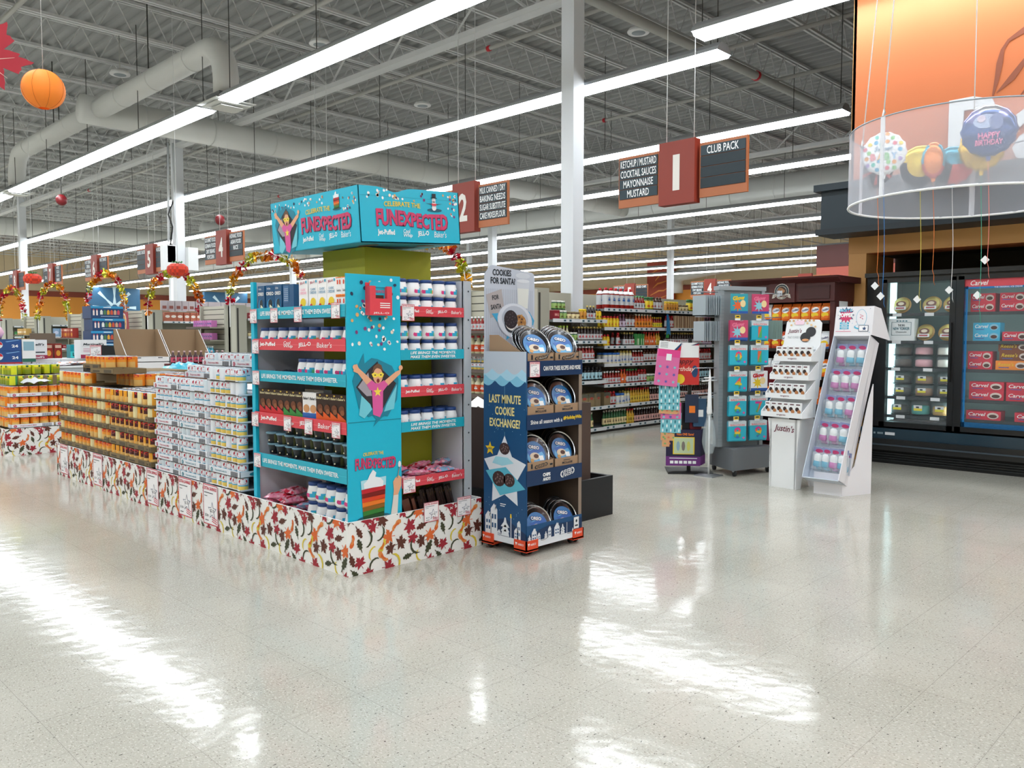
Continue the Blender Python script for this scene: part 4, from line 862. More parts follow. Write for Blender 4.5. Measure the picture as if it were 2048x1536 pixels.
PO = mat('e8821e', .3); PO2 = mat('f09a30', .3); PIE = mat('e0b468', .35); CRB = mat('e8dca8', .35); DKB = mat('4a1418', .3); LBR = mat('d83038', .3)
CP = can('pumpkin_can', .049, .113, PO, PO2, PIE, PO, CRB, (LBR, WTXT, 'Libby', .027, .014, .094))
CD = can('pie_filling_can', .049, .113, mat('eaa028', .3), DKB, PIE, mat('eaa028', .3), CRB, (LBR, WTXT, 'Libby', .027, .013, .097))
MWH = mat('e4e8ee', .3); CE = can('evaporated_milk_can', .037, .088, MWH, mat('58a8c8', .3), MWH, MWH, mat('d0dce4', .3), (mat('b81c38', .3), WTXT, 'Carnation', .031, .019, .062))
CEY = can('condensed_milk_can', .037, .088, MWH, mat('58a8c8', .3), mat('e8c860', .3), MWH, MWH, (mat('b81c38', .3), WTXT, 'Carnation', .031, .019, .062))
CYL = can('fruit_can', .049, .113, mat('d8dc28', .3), mat('b8a828', .3), mat('8a9a20', .3), mat('e8e030', .3), mat('3a8a48', .3), (mat('2a6a34', .3), WTXT, 'S', .015, .012, .095))
def tray(w_, d, h, m, txt=None, tm=None, name='cardboard_tray', logo=None, cut=False):
    def make():
        b = B(); b.box(-w_ / 2, 0, 0, w_ / 2, d, .004, m)
        for q in ((-w_ / 2, 0, w_ / 2, .004), (-w_ / 2, d - .004, w_ / 2, d), (-w_ / 2, 0, -w_ / 2 + .004, d), (w_ / 2 - .004, 0, w_ / 2, d)): b.box(q[0], q[1], 0, q[2], q[3], h, m)
        f = FY(-w_ / 2, -.0006, 0)
        if txt:
            b.text(f, txt, w_ * .40, h * .5, w_ * .38, h * .42, tm, .001, .01, .2); b.disc(f, w_ * .1, h * .5, h * .42, h * .36, tm, .001); b.text(f, 'C', w_ * .1, h * .5, h * .4, h * .35, m, .0016, .02)
            for k in range(10): b.rect(f, w_ * (.72 + .022 * k), h * .12, w_ * (.72 + .022 * k + .012), h * .88, mat('5a5a60', .6), .001)
            g = F((w_ / 2 + .0006, 0, 0), (0, 1, 0)); b.disc(g, d * .5, h * .5, d * .22, h * .36, tm if tm != LOGR else mat('207f94', .5), .001); 
        else:
            b.rect(f, w_ * .12, h * .3, w_ * .42, h * .62, mat('4a4030', .8), .0008); b.rect(f, w_ * .6, h * .2, w_ * .92, h * .8, mat('554a38', .8), .0008)
        return tag(b.obj(name), cat='tray')
    return make
LOGR = mat('b02048', .5); LOGT = mat('207f94', .5)
KT = mat('7d6a4a', .85); WT = mat('dfe2e8', .5)
TRB = tray(.40, .30, .045, KT); TRBL = tray(.40, .30, .02, KT); TRR = tray(.45, .24, .042, WT, 'Evaporated Milk', LOGR); TRT = tray(.45, .24, .042, WT, 'Evaporated Lowfat 2%', LOGT); TRC = tray(.46, .32, .012, WT)
SX = 2.612
def orient(y): return .95 + R.choice([0, 0, .1, -.1, .25, -.3, .5, -.6, 2.4])
def stack(zone, mk, y_hi, n, tiers, r_, th, tr, desc, z0=SKH + .003, x0=SX, lipt=0, kind='c', group=''):
    for t in range(tiers):
        for c in range(8 if zone == 'P1' and t == 5 else n):
            y = y_hi - r_ - c * (2 * r_ + .002); z = z0 + t * th + .005
            put(kind, mk, (x0 + .004 + r_ + .001, y, z), RX + orient(y), '%s, %s tier up, %s from the far end' % (desc, ORD[t], ORD[c]), group)
    per = 4 if r_ > .04 else 6; 
    for t in range(tiers):
        k = 0
        while k * per < n:
            if zone == 'P1' and t == 5 and k > 1: break
            cnt = min(per, n - k * per); yc = y_hi - (k * per + cnt / 2) * (2 * r_ + .002); w_ = cnt * (2 * r_ + .002) - .001
            kd, m_, td = tr(t, k); base = .40 if kd.startswith('trb') else .45
            put(kd, m_, (x0, yc, z0 + t * th), RX, '%s under %s, %s tier up, %s tray along' % (td, desc.split(',')[0][:34], ORD[t], ORD[k]), 'cardboard can trays', sc=(w_ / (.46 if kd == 'trc' else base), 1, 1)); k += 1
stack('P1', CP, 8.80, 13, 6, .049, .119, lambda t, k: (('trb', TRB, 'brown printed tray') if t < 4 and (t, k) != (1, 2) else ('trbl', TRBL, 'low brown tray')), 'orange pumpkin can', kind='cp', group='pumpkin cans on the long skirt')
stack('P2', CD, 7.48, 9, 5, .049, .119, lambda t, k: (('trb', TRB, 'brown printed tray') if not (t == 3 and k == 1) and t < 4 else ('trbl', TRBL, 'low brown tray')), 'dark-label pumpkin can', kind='cd', group='dark-label pumpkin cans')
stack('E1', CE, 6.50, 12, 8, .037, .092, lambda t, k: (('trr', TRR, 'white tray with red print') if (k == 0 and t not in (5, 6)) else ('trt', TRT, 'white tray with teal print') if k and t < 6 else ('trc', TRC, 'low white tray')), 'evaporated milk can', kind='ce', group='evaporated milk cans')
stack('E2', CEY, 5.57, 6, 9, .037, .092, lambda t, k: (('trt', TRT, 'white tray with teal print') if t == 1 else ('trc', TRC, 'low white tray')), 'yellow-based condensed milk can', kind='cy', group='condensed milk cans')
# hidden cores that carry the upper layers (filled cartons behind the front cans)
def core(x0, y0, x1, y1, z0, z1, m, lab): B().box(0, 0, 0, x1 - x0, y1 - y0, z1 - z0, m).obj('filled_carton', loc=(x0, y0, z0), tags=(lab, 'carton'))
core(2.93, 8.02, 3.61, 8.80, .02, SKH + 6 * .119, KT, 'taller brown carton block behind the orange pumpkin cans')
core(2.93, 7.48, 3.61, 8.01, .02, SKH + 5 * .119, KT, 'brown carton block behind the orange pumpkin cans')
core(2.93, 6.55, 3.61, 7.47, .02, SKH + 4 * .119, KT, 'brown carton block behind the dark-label cans')
core(2.88, 5.12, 3.61, 6.50, .02, SKH + 7 * .092, WT, 'white carton block behind the milk cans')
# tops: layers of lids, and higher loose trays
def layer(mk, kind, x0, nx, y_hi, ny, r_, z, desc, group):
    for i in range(nx):
        for c in range(ny): put(kind, mk, (x0 + r_ + i * (2 * r_ + .002), y_hi - r_ - c * (2 * r_ + .002), z), RX + orient(0), '%s, top layer, %s row in, %s from the far end' % (desc, ORD[i], ORD[c]), group)
layer(CD, 'cd', 2.715, 7, 7.46, 9, .049, SKH + 4 * .119 + .012, 'dark-label pumpkin can', 'dark-label pumpkin cans')
layer(CP, 'cp', 2.86, 5, 8.0, 5, .049, SKH + 5 * .119 + .006, 'orange pumpkin can', 'pumpkin cans on the long skirt')
layer(CP, 'cp', 2.80, 3, 8.62, 6, .049, SKH + 6 * .119 + .035, 'loose orange pumpkin can', 'pumpkin cans on the long skirt')
layer(CP, 'cp', 3.0, 4, 7.25, 4, .049, SKH + 4 * .119 + .13, 'orange pumpkin can behind', 'pumpkin cans on the long skirt')
put('trb', TRB, (2.79, 8.40, SKH + 6 * .119 + .026), RX, 'loose brown tray on top of the orange pumpkin cans, farther one', 'cardboard can trays', sc=(1.1, 1, 1)); put('trb', TRB, (2.66, 7.75, SKH + 5 * .119 + .121), RX + .1, 'loose brown tray on top of the orange pumpkin cans, nearer one', 'cardboard can trays', sc=(1.1, 1, 1))
for t, (x0, yh, n) in enumerate(((2.70, 6.12, 12), (2.76, 5.95, 10))):
    z = SKH + (8 + t) * .092 + .004
    for i in range(3):
        for c in range(n): put('ce', CE, (x0 + .04 + i * .076, yh - .037 - c * .076, z + .005), RX + orient(0), 'evaporated milk can, loose %s tray, %s row in, %s from the far end' % (('lower', 'upper')[t], ORD[i], ORD[c]), 'evaporated milk cans')
    for k in range(2): put('trr', TRR, (x0 - .004, yh - .225 - k * .456, z), RX, 'white tray with red print on top of the milk stack, %s tier, %s along' % (('lower', 'upper')[t], ORD[k]), 'cardboard can trays')
for t in range(9):      # the end of the milk stack facing the display post
    for c in range(3): put('cy', CEY, (SX + .12 + c * .078, 5.145, SKH + .008 + t * .092), R.uniform(-.5, .5), 'condensed milk can on the end of the stack, %s tier up, %s back from the front' % (ORD[t], ORD[c]), 'condensed milk cans') if c else None
# ---- second leaf skirt with fruit cans
skirt('leaf_printed_skirt', 2.57, 10.55, 3.60, 13.5, SKH, 'farther white pallet skirt printed with autumn leaves, under the yellow cans')
core(2.70, 10.70, 3.58, 13.4, .02, SKH + 5 * .119, KT, 'brown carton block behind the farther orange cans')
for t in range(6):
    kd, mk, ds = ('cp', CP, 'orange pumpkin can') if t < 4 else ('cyl', CYL, 'yellow fruit can')
    for c in range(10 if t < 5 else 4):
        put(kd, mk, (2.64 + .049 + c * .101, 10.62 + (0 if t < 4 else .12 * (t - 3)), SKH + .01 + t * .119), R.uniform(-.7, .7), '%s on the farther skirt, %s tier up, %s from the open side' % (ds, ORD[t], ORD[c]), 'cans on the farther skirt')
    for c in range(1, 8 if t < 4 else 6): put(kd, mk, (2.64 + .02 + (.05 if t > 3 else 0), 10.62 + c * .101, SKH + .01 + t * .119), RX + R.uniform(-.7, .7), '%s on the open side of the farther skirt, %s tier up, %s back' % (ds, ORD[t], ORD[c]), 'cans on the farther skirt')
    if t < 4:
        for k in range(2): put('trr', TRR, (2.86 + k * .46, 10.565, SKH + .004 + t * .119), 0, 'white printed tray on the farther skirt, %s tier up, %s tray' % (ORD[t], ORD[k]), 'cardboard can trays')
for i in range(4):
    for c in range(6): put('cyl', CYL, (2.72 + c * .101, 10.95 + i * .101, SKH + .01 + 5 * .119), R.uniform(-2, 2), 'yellow fruit can on the top layer of the farther skirt, %s row back, %s along' % (ORD[i], ORD[c]), 'cans on the farther skirt')
b = B(); q = random.Random(3); vs = []
for i in range(9):
    for j in range(7): u, v = i / 8, j / 6; vs.append(((u - .5) * .3, (v - .5) * .2, .02 + .05 * math.sin(PI * u) * math.sin(PI * v) + q.uniform(-.015, .02)))
b.add(vs, [(i * 7 + j, i * 7 + j + 7, i * 7 + j + 8, i * 7 + j + 1) for i in range(8) for j in range(6)], mat('e8eaee', .3, alpha=.85), True)
b.obj('plastic_wrap', loc=(2.92, 10.66, SKH + 4 * .119 + .02), tags=('crumpled clear plastic wrap lying on the farther orange cans', 'plastic wrap'))

# ------------------------------------------------------------------ navy cookie-crust shipper
def shipper():
    r = empty('cookie_crust_display', (3.61, 3.42, 0), 0, 'tall navy cardboard floor display of pie crusts with cookie photo header', 'store display')
    W, D = .525, .375; N1 = mat('114a78', .45); N2 = mat('0b2f56', .45); LB = mat('7fc0dc', .5); LB2 = mat('a8d4e8', .5); HW = mat('dfe4ea', .5); INK = mat('5c4c40', .8)
    b = B(); b.box(0, 0, .06, .008, D, 1.262, N1, {'x1': INK}); f = F((-.0008, D, 0), (0, -1, 0)); L = D
    b.rect(f, 0, 1.10, L, 1.262, mat('bcc6d2', .5), .0002)
    def scallop(y, m, ph, d):
        pts = [(0, y - .2)]; xs = [0, .08, .22, .30, .375]
        top = []
        for k in range(len(xs) - 1):
            for j in range(9): u = j / 8; top.append((xs[k] + (xs[k + 1] - xs[k]) * u, y - .05 * math.sin(PI * u) * (xs[k + 1] - xs[k]) / .14 + ph * (k % 2) * .02))
        b.poly(f, [(0, .9)] + top + [(L, .9)], m, d)
    b.poly(f, [(0, .9), (0, 1.15)] + [(x, 1.155 - .035 * abs(math.sin(PI * (x / .13 + .4)))) for x in [L * k / 30 for k in range(31)]] + [(L, .9)], LB2, .0004)
    b.poly(f, [(0, .9)] + [(x, 1.115 - .035 * abs(math.sin(PI * (x / .14 + .9)))) for x in [L * k / 30 for k in range(31)]] + [(L, .9)], LB, .0008)
    b.poly(f, [(0, .08)] + [(x, 1.08 - .035 * abs(math.sin(PI * (x / .13 + .2)))) for x in [L * k / 30 for k in range(31)]] + [(L, .08)], N1, .0012)
    for t, y, w_ in (('LAST MINUTE', .965, .28), ('COOKIE', .89, .17), ('EXCHANGE?', .815, .27)): b.text(f, t, .19, y, w_, .055, mat('c8b85c', .5), .002, .035); b.text(f, t, .19, y, w_ * .99, .052, mat('ece0a0', .5), .0026, .005)
    b.rect(f, .189, .70, .191, 1.06, LB, .0018); b.rect(f, .189, .76, .191, .785, LB, .0018)
    st = [(x * 1.05 + .19, y * 1.28 + .50) for x, y in star(.185, .105)]; b.poly(f, [(min(max(a, 0), L), c) for a, c in st], mat('dce2ea', .5), .0024)
    b.poly(f, [(.02, .50), (.20, .54), (.37, .42), (.15, .355)], mat('58b4cc', .5), .003); b.poly(f, [(.08, .555), (.17, .545), (.27, .57), (.22, .60), (.11, .60)], mat('9cd4e4', .5), .003)
    CK = mat('3c2a2a', .6); CK2 = mat('7a6460', .6)
    for cx, cy, rr in ((.14, .46, .058), (.23, .46, .05), (.19, .655, .045)):
        b.disc(f, cx, cy, rr, rr * .85, CK, .0036, 14)
        for k in range(9): a = k * 2.4; q = rr * .7 * math.sqrt((k + .5) / 9); b.disc(f, cx + q * math.cos(a), cy + q * math.sin(a) * .8, rr * .17, rr * .1, CK2, .0042, 7, k)
    b.poly(f, [(.06 + x, .645 + y) for x, y in star(.045, .02)], YEL, .003); b.text(f, 'OREO', .06, .645, .04, .012, DNAVY, .004, .02)
    b.rect(f, .15, .30, .20, .305, WTXT, .002); b.rect(f, .15, .288, .19, .292, WTXT, .002)
    q = random.Random(4)
    for k in range(26): x = q.uniform(.02, .36); y = q.choice([q.uniform(.72, 1.05), q.uniform(.22, .33)]); b.disc(f, x, y, .002, .002, LB2, .0016, 6)
    def town(f, x0, y0, s, m, seed):
        def house(x, w_, h): b.poly(f, [(x, y0), (x + w_, y0), (x + w_, y0 + h), (x + w_ / 2, y0 + h + w_ * .6), (x, y0 + h)], m, .003); [b.rect(f, x + w_ * (.18 + .4 * i), y0 + h * (.3 + .33 * j), x + w_ * (.42 + .4 * i), y0 + h * (.48 + .33 * j), N1, .0036) for i in range(2) for j in range(2)]; b.rect(f, x + w_ * .7, y0 + h, x + w_ * .8, y0 + h + w_ * .5, m, .003)
        def tree(x, h): b.poly(f, [(x - h * .28, y0 + h * .1), (x + h * .28, y0 + h * .1), (x + .04 * h, y0 + h), (x - .04 * h, y0 + h)], m, .003); [b.poly(f, [(x - h * .3, y0 + h * (.1 + .22 * k)), (x + h * .3, y0 + h * (.1 + .22 * k)), (x, y0 + h * (.45 + .22 * k))], m, .0032) for k in range(3)]
        return house, tree
    house, tree = town(f, 0, .09, 1, HW, 0)
    for dx, w_, h, mm in ((.0, 0, 0, 0),): pass
    b.rect(f, 0, .06, L, .10, HW, .0026)
    b.poly(f, [(0, .10), (0, .2), (.05, .24), (.12, .2), (.2, .215), (.3, .17), (L, .14), (L, .10)], N2, .002)
    house(.015, .055, .12); house(.065, .06, .17); house(.125, .03, .03); tree(.195, .13); b.rect(f, .243, .09, .249, .23, HW, .003); b.poly(f, [(.238, .225), (.254, .225), (.25, .25), (.242, .25)], YEL, .0036); house(.275, .035, .06); house(.30, .03, .11)
    b.obj('printed_side', r)
    b = B(); b.box(W - .008, 0, .06, W, D, 1.262, INK); b.box(W - .03, -.001, .06, W, .002, 1.262, mat('8a7a6c', .8)); b.obj('plain_side', r)
    B().box(.008, D - .006, .06, W - .008, D, 1.26, INK).obj('back_board', r)
    for k, (z, h) in enumerate(((1.205, .095), (.875, .092), (.53, .095))):
        b = B(); b.box(.0, -.004, z - h, W, .003, z, N2); f = FY(0, -.005, z - h)
        if k == 0: b.text(f, 'CAN FOR THESE RECIPES AND MORE', W * .62, h * .5, W * .68, .028, WTXT, .001, .02)
        if k == 1: b.text(f, 'Shine all season with a', W * .34, h * .5, W * .56, .026, WTXT, .001, .01); b.text(f, '#HolidayWin', W * .81, h * .55, W * .34, .03, YEL, .001, .03)
        if k == 2: b.text(f, 'CHIPS', W * .34, h * .62, .07, .022, WTXT, .001, .05); b.text(f, 'AHOY!', W * .34, h * .32, .07, .022, WTXT, .001, .05); b.text(f, 'OREO', W * .72, h * .52, .14, .045, WTXT, .001, .09, 0, .15); b.text(f, 'OREO', W * .72, h * .52, .12, .035, N2, .002, .01, 0, .15)
        b.box(.008, .003, z - h + .01, W - .008, D - .006, z - h + .018, INK); b.obj('shelf_lip', r)
    b = B(); b.box(0, -.004, .05, W, .003, .19, N1); f = FY(0, -.005, 0); house, tree = town(f, 0, .085, 1, HW, 1); b.rect(f, 0, .05, W, .09, HW, .001)
    b.poly(f, [(0, .09), (0, .13), (.1, .15), (.2, .17), (.4, .16), (W, .17), (W, .09)], N2, .0012)
    tree(.02, .05); house(.04, .045, .06); house(.09, .03, .035); tree(.17, .05); house(.19, .03, .06); house(.25, .05, .06); tree(.33, .07); b.rect(f, .37, .09, .374, .16, HW, .003); tree(.43, .03); b.rect(f, .44, .105, .49, .18, OFFW, .004); b.disc(f, .465, .155, .009, .01, TXT, .005); b.rect(f, .45, .12, .48, .13, TXT, .005)
    b.box(.008, .003, .075, W - .008, D, .08, INK); b.obj('bottom_lip', r)
    # header with the cookie photograph
    b = B(); f = F((.0, D - .008, 1.262)); Wd, Hh = .465, .55; rr = .03
    pts = [(0, 0), (Wd, 0)] + [(Wd - rr + rr * math.cos(a), Hh - .03 - rr + rr * math.sin(a)) for a in (0, .5, 1, PI / 2)] + [(rr + .04 - rr * math.sin(a), Hh - rr + rr * math.cos(a)) for a in (0, .5, 1)] + [(0, Hh - .06)]
    b.prism(f, pts, -.005, 0, mat('b9c2d0', .5))
    RB_ = mat('a6afbd', .5)
    for k in range(26): b.rect(f, .012 + k * .017, .02, .018 + k * .017, .40, RB_, .0006)
    for t, y in (('COOKIES', .505, ), ('FOR SANTA?', .453)): b.text(f, t, .155 if y > .48 else .165, y, .17 if y > .48 else .225, .042, TXT, .002, .03)
    b.poly(f, [(.01, .36), (.15, .40), (.18, .25), (.05, .21)], mat('a9a4a6', .5), .0016); b.text(f, 'FOR', .095, .345, .06, .03, TXT, .003, .02, 0, .15); b.text(f, 'SANTA', .10, .285, .095, .032, TXT, .003, .02, 0, .12)
    b.poly(f, [(.30, .28), (.40, .28), (.415, .46), (.29, .46)], mat('c4ccd6', .4), .0016); b.poly(f, [(.305, .28), (.395, .28), (.405, .41), (.298, .41)], mat('d8dcd8', .4), .002); b.disc(f, .352, .46, .062, .012, mat('d4dae2', .4), .0024); b.disc(f, .352, .495, .07, .02, mat('c8d0da', .4), .0014)
    b.poly(f, [(.06, .24), (.2, .10), (.19, .07), (.23, .09), (.45, .17), (.46, .20), (.41, .26), (.2, .25)], mat('3aa0cc', .5), .0026)
    for dx, m_, s_ in ((0, 'c0c8d6', 1), (-.0, 'd2d9e4', .965), (-.0, 'b4bdcb', .74)): b.disc(f, .275, .195 + (1 - s_) * .05, .165 * s_, .115 * s_, mat(m_, .4), .0034 + (1 - s_) * .006, 28, -.15)
    b.disc(f, .235, .175, .062, .056, TXT, .006, 20, -.4); b.disc(f, .238, .188, .062, .055, mat('e4e4e0', .5), .0064, 20, -.4); b.disc(f, .232, .205, .064, .060, mat('241c22', .5), .007, 20, -.4)
    for k in range(14): a = k * 2.4; q_ = .05 * math.sqrt((k + .5) / 14); b.disc(f, .232 + q_ * math.cos(a), .205 + q_ * math.sin(a), .006, .003, mat('5a5058', .5), .0076, 6, k)
    b.disc(f, .315, .185, .062, .052, mat('a8763c', .6), .0062, 18)
    for k in range(12): a = k * 2.4; q_ = .048 * math.sqrt((k + .5) / 12); b.disc(f, .32 + q_ * math.cos(a), .187 + q_ * math.sin(a), .009, .007, BROWN if k % 3 == 0 else mat('c89a5c', .6), .0068, 7, k)
    b.obj('header_card', r)
    FO = mat('e04a24', .4)
    for x, y, t in ((.0, D, 0), (.0, 0, 1), (W, 0, 2), (W, D, 3)):
        b = B(); sx = -1 if x == 0 else 1; sy = -1 if y == 0 else 1; xa, xb = sorted((x + sx * .012, x - sx * .095)); ya, yb = sorted((y + sy * .012, y - sy * .095))
        b.box(xa, min(y + sy * .012, y + sy * .003), .035, xb, max(y + sy * .012, y + sy * .003), .10, FO); b.box(min(x + sx * .012, x + sx * .003), ya, .035, max(x + sx * .012, x + sx * .003), yb, .10, FO); b.box(xa, ya, .03, xb, yb, .045, FO)
        if y == 0: g = FY(xa, y - .0125, .045); b.text(g, 'NABISCO', .06, .03, .05, .013, WTXT, .001, .01); b.poly(g, [(.012, .04), (.03, .04), (.02, .02)], WTXT, .001)
        if x == 0: g = F((x - .0125, yb, .045), (0, -1, 0)); b.text(g, 'NABISCO', .06, .03, .05, .013, WTXT, .001, .01); b.poly(g, [(.012, .04), (.03, .04), (.02, .02)], WTXT, .001)
        o = b.obj('corner_foot', r); b = B(); ax = Matrix.Rotation(PI / 2, 3, 'Y')
        for q in ((-.0), (.05)): b.lathe([(.016, -.012), (.019, -.008), (.019, .008), (.016, .012)], mat('151517', .5), 14, ((xa + xb) / 2 - .02 + q, (ya + yb) / 2, .0195), ax=ax)
        b.obj('wheel', o)
    return r
shipper()
def crust():
    r = empty('pie_crust_tin'); tag(r, cat='pie crust'); K = mat('0e1013', .25, coat=.5)
    b = B(); b.lathe([(0, 0), (.078, 0), (.082, .003), (.103, .032), (.112, .033), (.114, .036), (.111, .038)], SILVER, 28, cap=False); b.lathe([(.1035, .0345), (.103, .036), (.083, .008), (0, .006)], K, 28, cap=False); b.obj('foil_tin', r)
    b = B(); f = F((0, 0, .024), (1, 0, 0), (0, 1, 0)); b.lathe([(0, .012), (.096, .026)], K, 24, cap=False)
    b.disc(f, .0, -.012, .082, .082, mat('1c6fae', .3), .004, 24); b.disc(f, .0, -.035, .068, .056, mat('58a8d8', .3), .005, 24); b.poly(f, [(-.06, .005), (.07, .03), (.075, .0), (-.05, -.03)], BLUE, .006)
    b.text(f, 'OREO', .0, .028, .09, .028, DNAVY, .007, .09, 0, -.2); b.text(f, 'OREO', .0, .028, .082, .022, WTXT, .008, .03, 0, -.2)
    b.disc(f, -.01, -.03, .04, .025, mat('d8c8b0', .4), .007); b.disc(f, .0, -.03, .02, .014, BROWN, .008); b.rect(f, .02, -.06, .055, -.03, WTXT, .008); b.disc(f, -.04, -.055, .015, .012, mat('c89858', .4), .008); b.obj('cover_label', r); return r
def ktray(bt):
    def make():
        b = B(); w_, d, h = .245, .33, .058; K_ = mat('a08468', .85); 
        b.box(-w_ / 2, 0, 0, w_ / 2, .004, h, K_); b.box(-w_ / 2, 0, 0, w_ / 2, d, .004, K_); f = FY(-w_ / 2, -.0006, 0)
        for sx in (-w_ / 2, w_ / 2 - .004): b.prism(F((sx, 0, 0), (0, 1, 0)), [(0, 0), (d, 0), (d, .17), (.25, .17), (.06, h + .01), (0, h)], 0, .004, K_)
        if bt: b.text(f, 'BOTTOM', w_ / 2, h * .42, w_ * .4, h * .24, TXT, .001, .03, 0, PI); b.rect(f, w_ * .35, h * .68, w_ * .62, h * .74, TXT, .001)
        else: b.text(f, 'OREO', w_ * .52, h * .5, w_ * .5, h * .42, TXT, .001, .09, 0, .12); b.text(f, 'OREO', w_ * .52, h * .5, w_ * .42, h * .28, K_, .002, .02, 0, .12); b.rect(f, w_ * .14, h * .3, w_ * .2, h * .8, TXT, .001); b.rect(f, w_ * .85, h * .4, w_ * .95, h * .6, TXT, .001)
        return tag(b.obj('cardboard_tray'), cat='tray')
    return make
for i, (z, nm) in enumerate(((1.195, 'top'), (.868, 'second'), (.523, 'third'), (.084, 'bottom'))):
    for k in range(2):
        xc = 3.61 + .135 + k * .253
        if i < 3: bt = (i == 1) or (i == 2 and k == 1); put('kt%d' % bt, ktray(bt), (xc, 3.426, z), 0, 'kraft tray with %s, %s shelf of the navy display, %s' % ('upside-down bottom mark' if bt else 'cookie logo', nm, ('beside the printed side', 'beside the plain side')[k]), 'kraft trays in the navy display')
        for j in range(3):
            put('crust', crust, (xc + .012, 3.426 + .085 + j * .03 - (.02 if i == 3 else 0), z + (.088 if i == 3 else .098 if i else .10) + j * .008), (-.25 if i == 0 else -.12), 'foil pie crust tin, %s shelf, %s stack, %s from the front' % (nm, ('printed-side', 'plain-side')[k], ORD[j]), 'pie crust tins', rx=math.radians(66 if i else 58))
put('svs', 0, (3.675, 3.411, 1.20), 0, 'small red-edged sale ticket on the top lip of the navy display', 'sale tickets', sc=1.05)

# ------------------------------------------------------------------ black tray table with brown bin behind it
b = B(); K = mat('17191b', .55); b.box(3.86, 3.80, 0, 4.97, 3.83, .30, K); b.box(3.86, 5.05, 0, 4.97, 5.08, .30, K); b.box(3.86, 3.83, 0, 3.89, 5.05, .30, K); b.box(4.94, 3.83, 0, 4.97, 5.05, .30, K); b.box(3.89, 3.83, .0, 4.94, 5.05, .03, K)
b.obj('black_pallet_skirt', tags=('black rectangular pallet skirt on the floor behind the navy display', 'pallet skirt'))
b = B(); BK = noisy(mat('4d3d35', .85, name='brown_bin_board'), 6, .1)
for q in ((3.95, 3.93, 4.86, 3.94), (3.95, 4.90, 4.86, 4.91), (3.95, 3.94, 3.96, 4.90), (4.85, 3.94, 4.86, 4.90)): b.box(q[0], q[1], .03, q[2], q[3], .855, BK)
b.obj('brown_cardboard_bin', tags=('large dark brown cardboard bin standing in the black skirt', 'bin'))
b = B(); q = random.Random(9); vs = []
for i in range(11):
    for j in range(11): vs.append((3.965 + .0875 * i, 3.945 + .094 * j, .80 + .05 * q.random() + (.02 if i in (0, 10) or j in (0, 10) else 0)))
b.add(vs, [(i * 11 + j, i * 11 + j + 11, i * 11 + j + 12, i * 11 + j + 1) for i in range(10) for j in range(10)], [mat('eceae4', .5) if (i * 7) % 11 > 2 else mat('e8d860', .5) for i in range(100)], True)
b.obj('crumpled_liner', tags=('white and yellow crumpled liner lying in the top of the brown bin', 'liner'))
# ------------------------------------------------------------------ gondolas, end caps and their stock
def gondola(k, y0, x1, secs):
    r = empty('store_shelving', (0, y0, 0), 0, 'long beige grocery shelving run, %s aisle divider from the bakery' % ORD[k], 'shelving', 'shelving runs')
    b = B(); b.box(8.05, .50, 0, x1, .58, 1.98, SLAT); b.box(8.05, .02, 0, x1, 1.08, .05, BLACK); b.box(8.05, .06, 0, x1, 1.04, .03, BLACK); b.obj('spine_panel', r)
    x = 8.05
    while x <= x1: b = B(); b.box(x - .025, .46, 0, x + .025, .62, 2.0, UPR); b.obj('upright', r); x += 1.33 * 2
    for (xa, xb, zs, dep) in secs:
        for z in zs:
            b = B(); b.box(xa, .5 - dep, z - .03, xb, .5, z, SHELFM); b.box(xa, .5 - dep - .012, z - .035, xb, .5 - dep, z + .012, LIPM)
            f = FY(xa, .5 - dep - .0125, z - .035); q = random.Random(int(z * 100) + int(xa * 10)); n = int((xb - xa) / .13)
            for i in range(n):
                if q.random() < .72: a = .05 + i * .13 + q.uniform(0, .03); b.rect(f, a, .004, a + .055, .043, mat('b8ccd4', .4), .001); b.rect(f, a + .006, .012, a + .049, .034, mat('2a4654', .5), .0016)
            b.obj('shelf', r)
    return r
ZA = (1.585, 1.295, 1.035, .735, .37, .07); ZB = (1.755, 1.485, 1.22, .965, .67, .37, .07)
gondola(0, 7.2, 28, [(8.08, 9.22, ZA, .52), (9.22, 10.72, ZB, .48), (10.75, 12.2, ZB, .48), (12.2, 14.8, ZB, .48), (14.8, 21, ZB, .48), (21, 28, ZB, .48)])
for k in range(1, 7): gondola(k, 7.2 + 4.06 * k, 28, [(8.08, 12.0, (1.72, 1.36, 1.0, .6, .2), .46), (12.0, 28, (1.72, 1.36, 1.0, .6, .2), .46)])
def endcap(k, y0, zs, label, z1=1.97):
    r = empty('end_cap', (7.58, y0 + 1.12, 0), RX, label, 'end display', 'gondola end caps'); W = 1.12
    b = B(); b.box(0, .06, .1, W, .10, z1, SLAT); f = FY(0, .0595, 0)
    z = .2
    while z < z1: b.rect(f, 0, z, W, z + .012, SLATD, .001); z += .1
    b.obj('slat_panel', r)
    for x in (0, W - .05): B().box(x, .0, 0, x + .05, .45, z1 + .02, UPR).obj('side_post', r)
    f = F((W + .001, .1, 0), (0, 1, 0)); b = B(); b.rect(f, .14, .9, .18, z1 - .04, SLATD, .001); b.rect(f, .02, .1, .12, z1, mat('c4c3b4', .5), .001); b.obj('slotted_side', r)
    B().box(0, -.35, 0, W, .45, .12, UPR).obj('base_deck', r)
    for z in zs: b = B(); b.box(.05, -.3, z - .025, W - .05, .06, z, mat('8a8678', .5)); b.box(.05, -.31, z - .03, W - .05, -.3, z + .01, mat('5a4c44', .5)); b.obj('shelf', r)
    return r
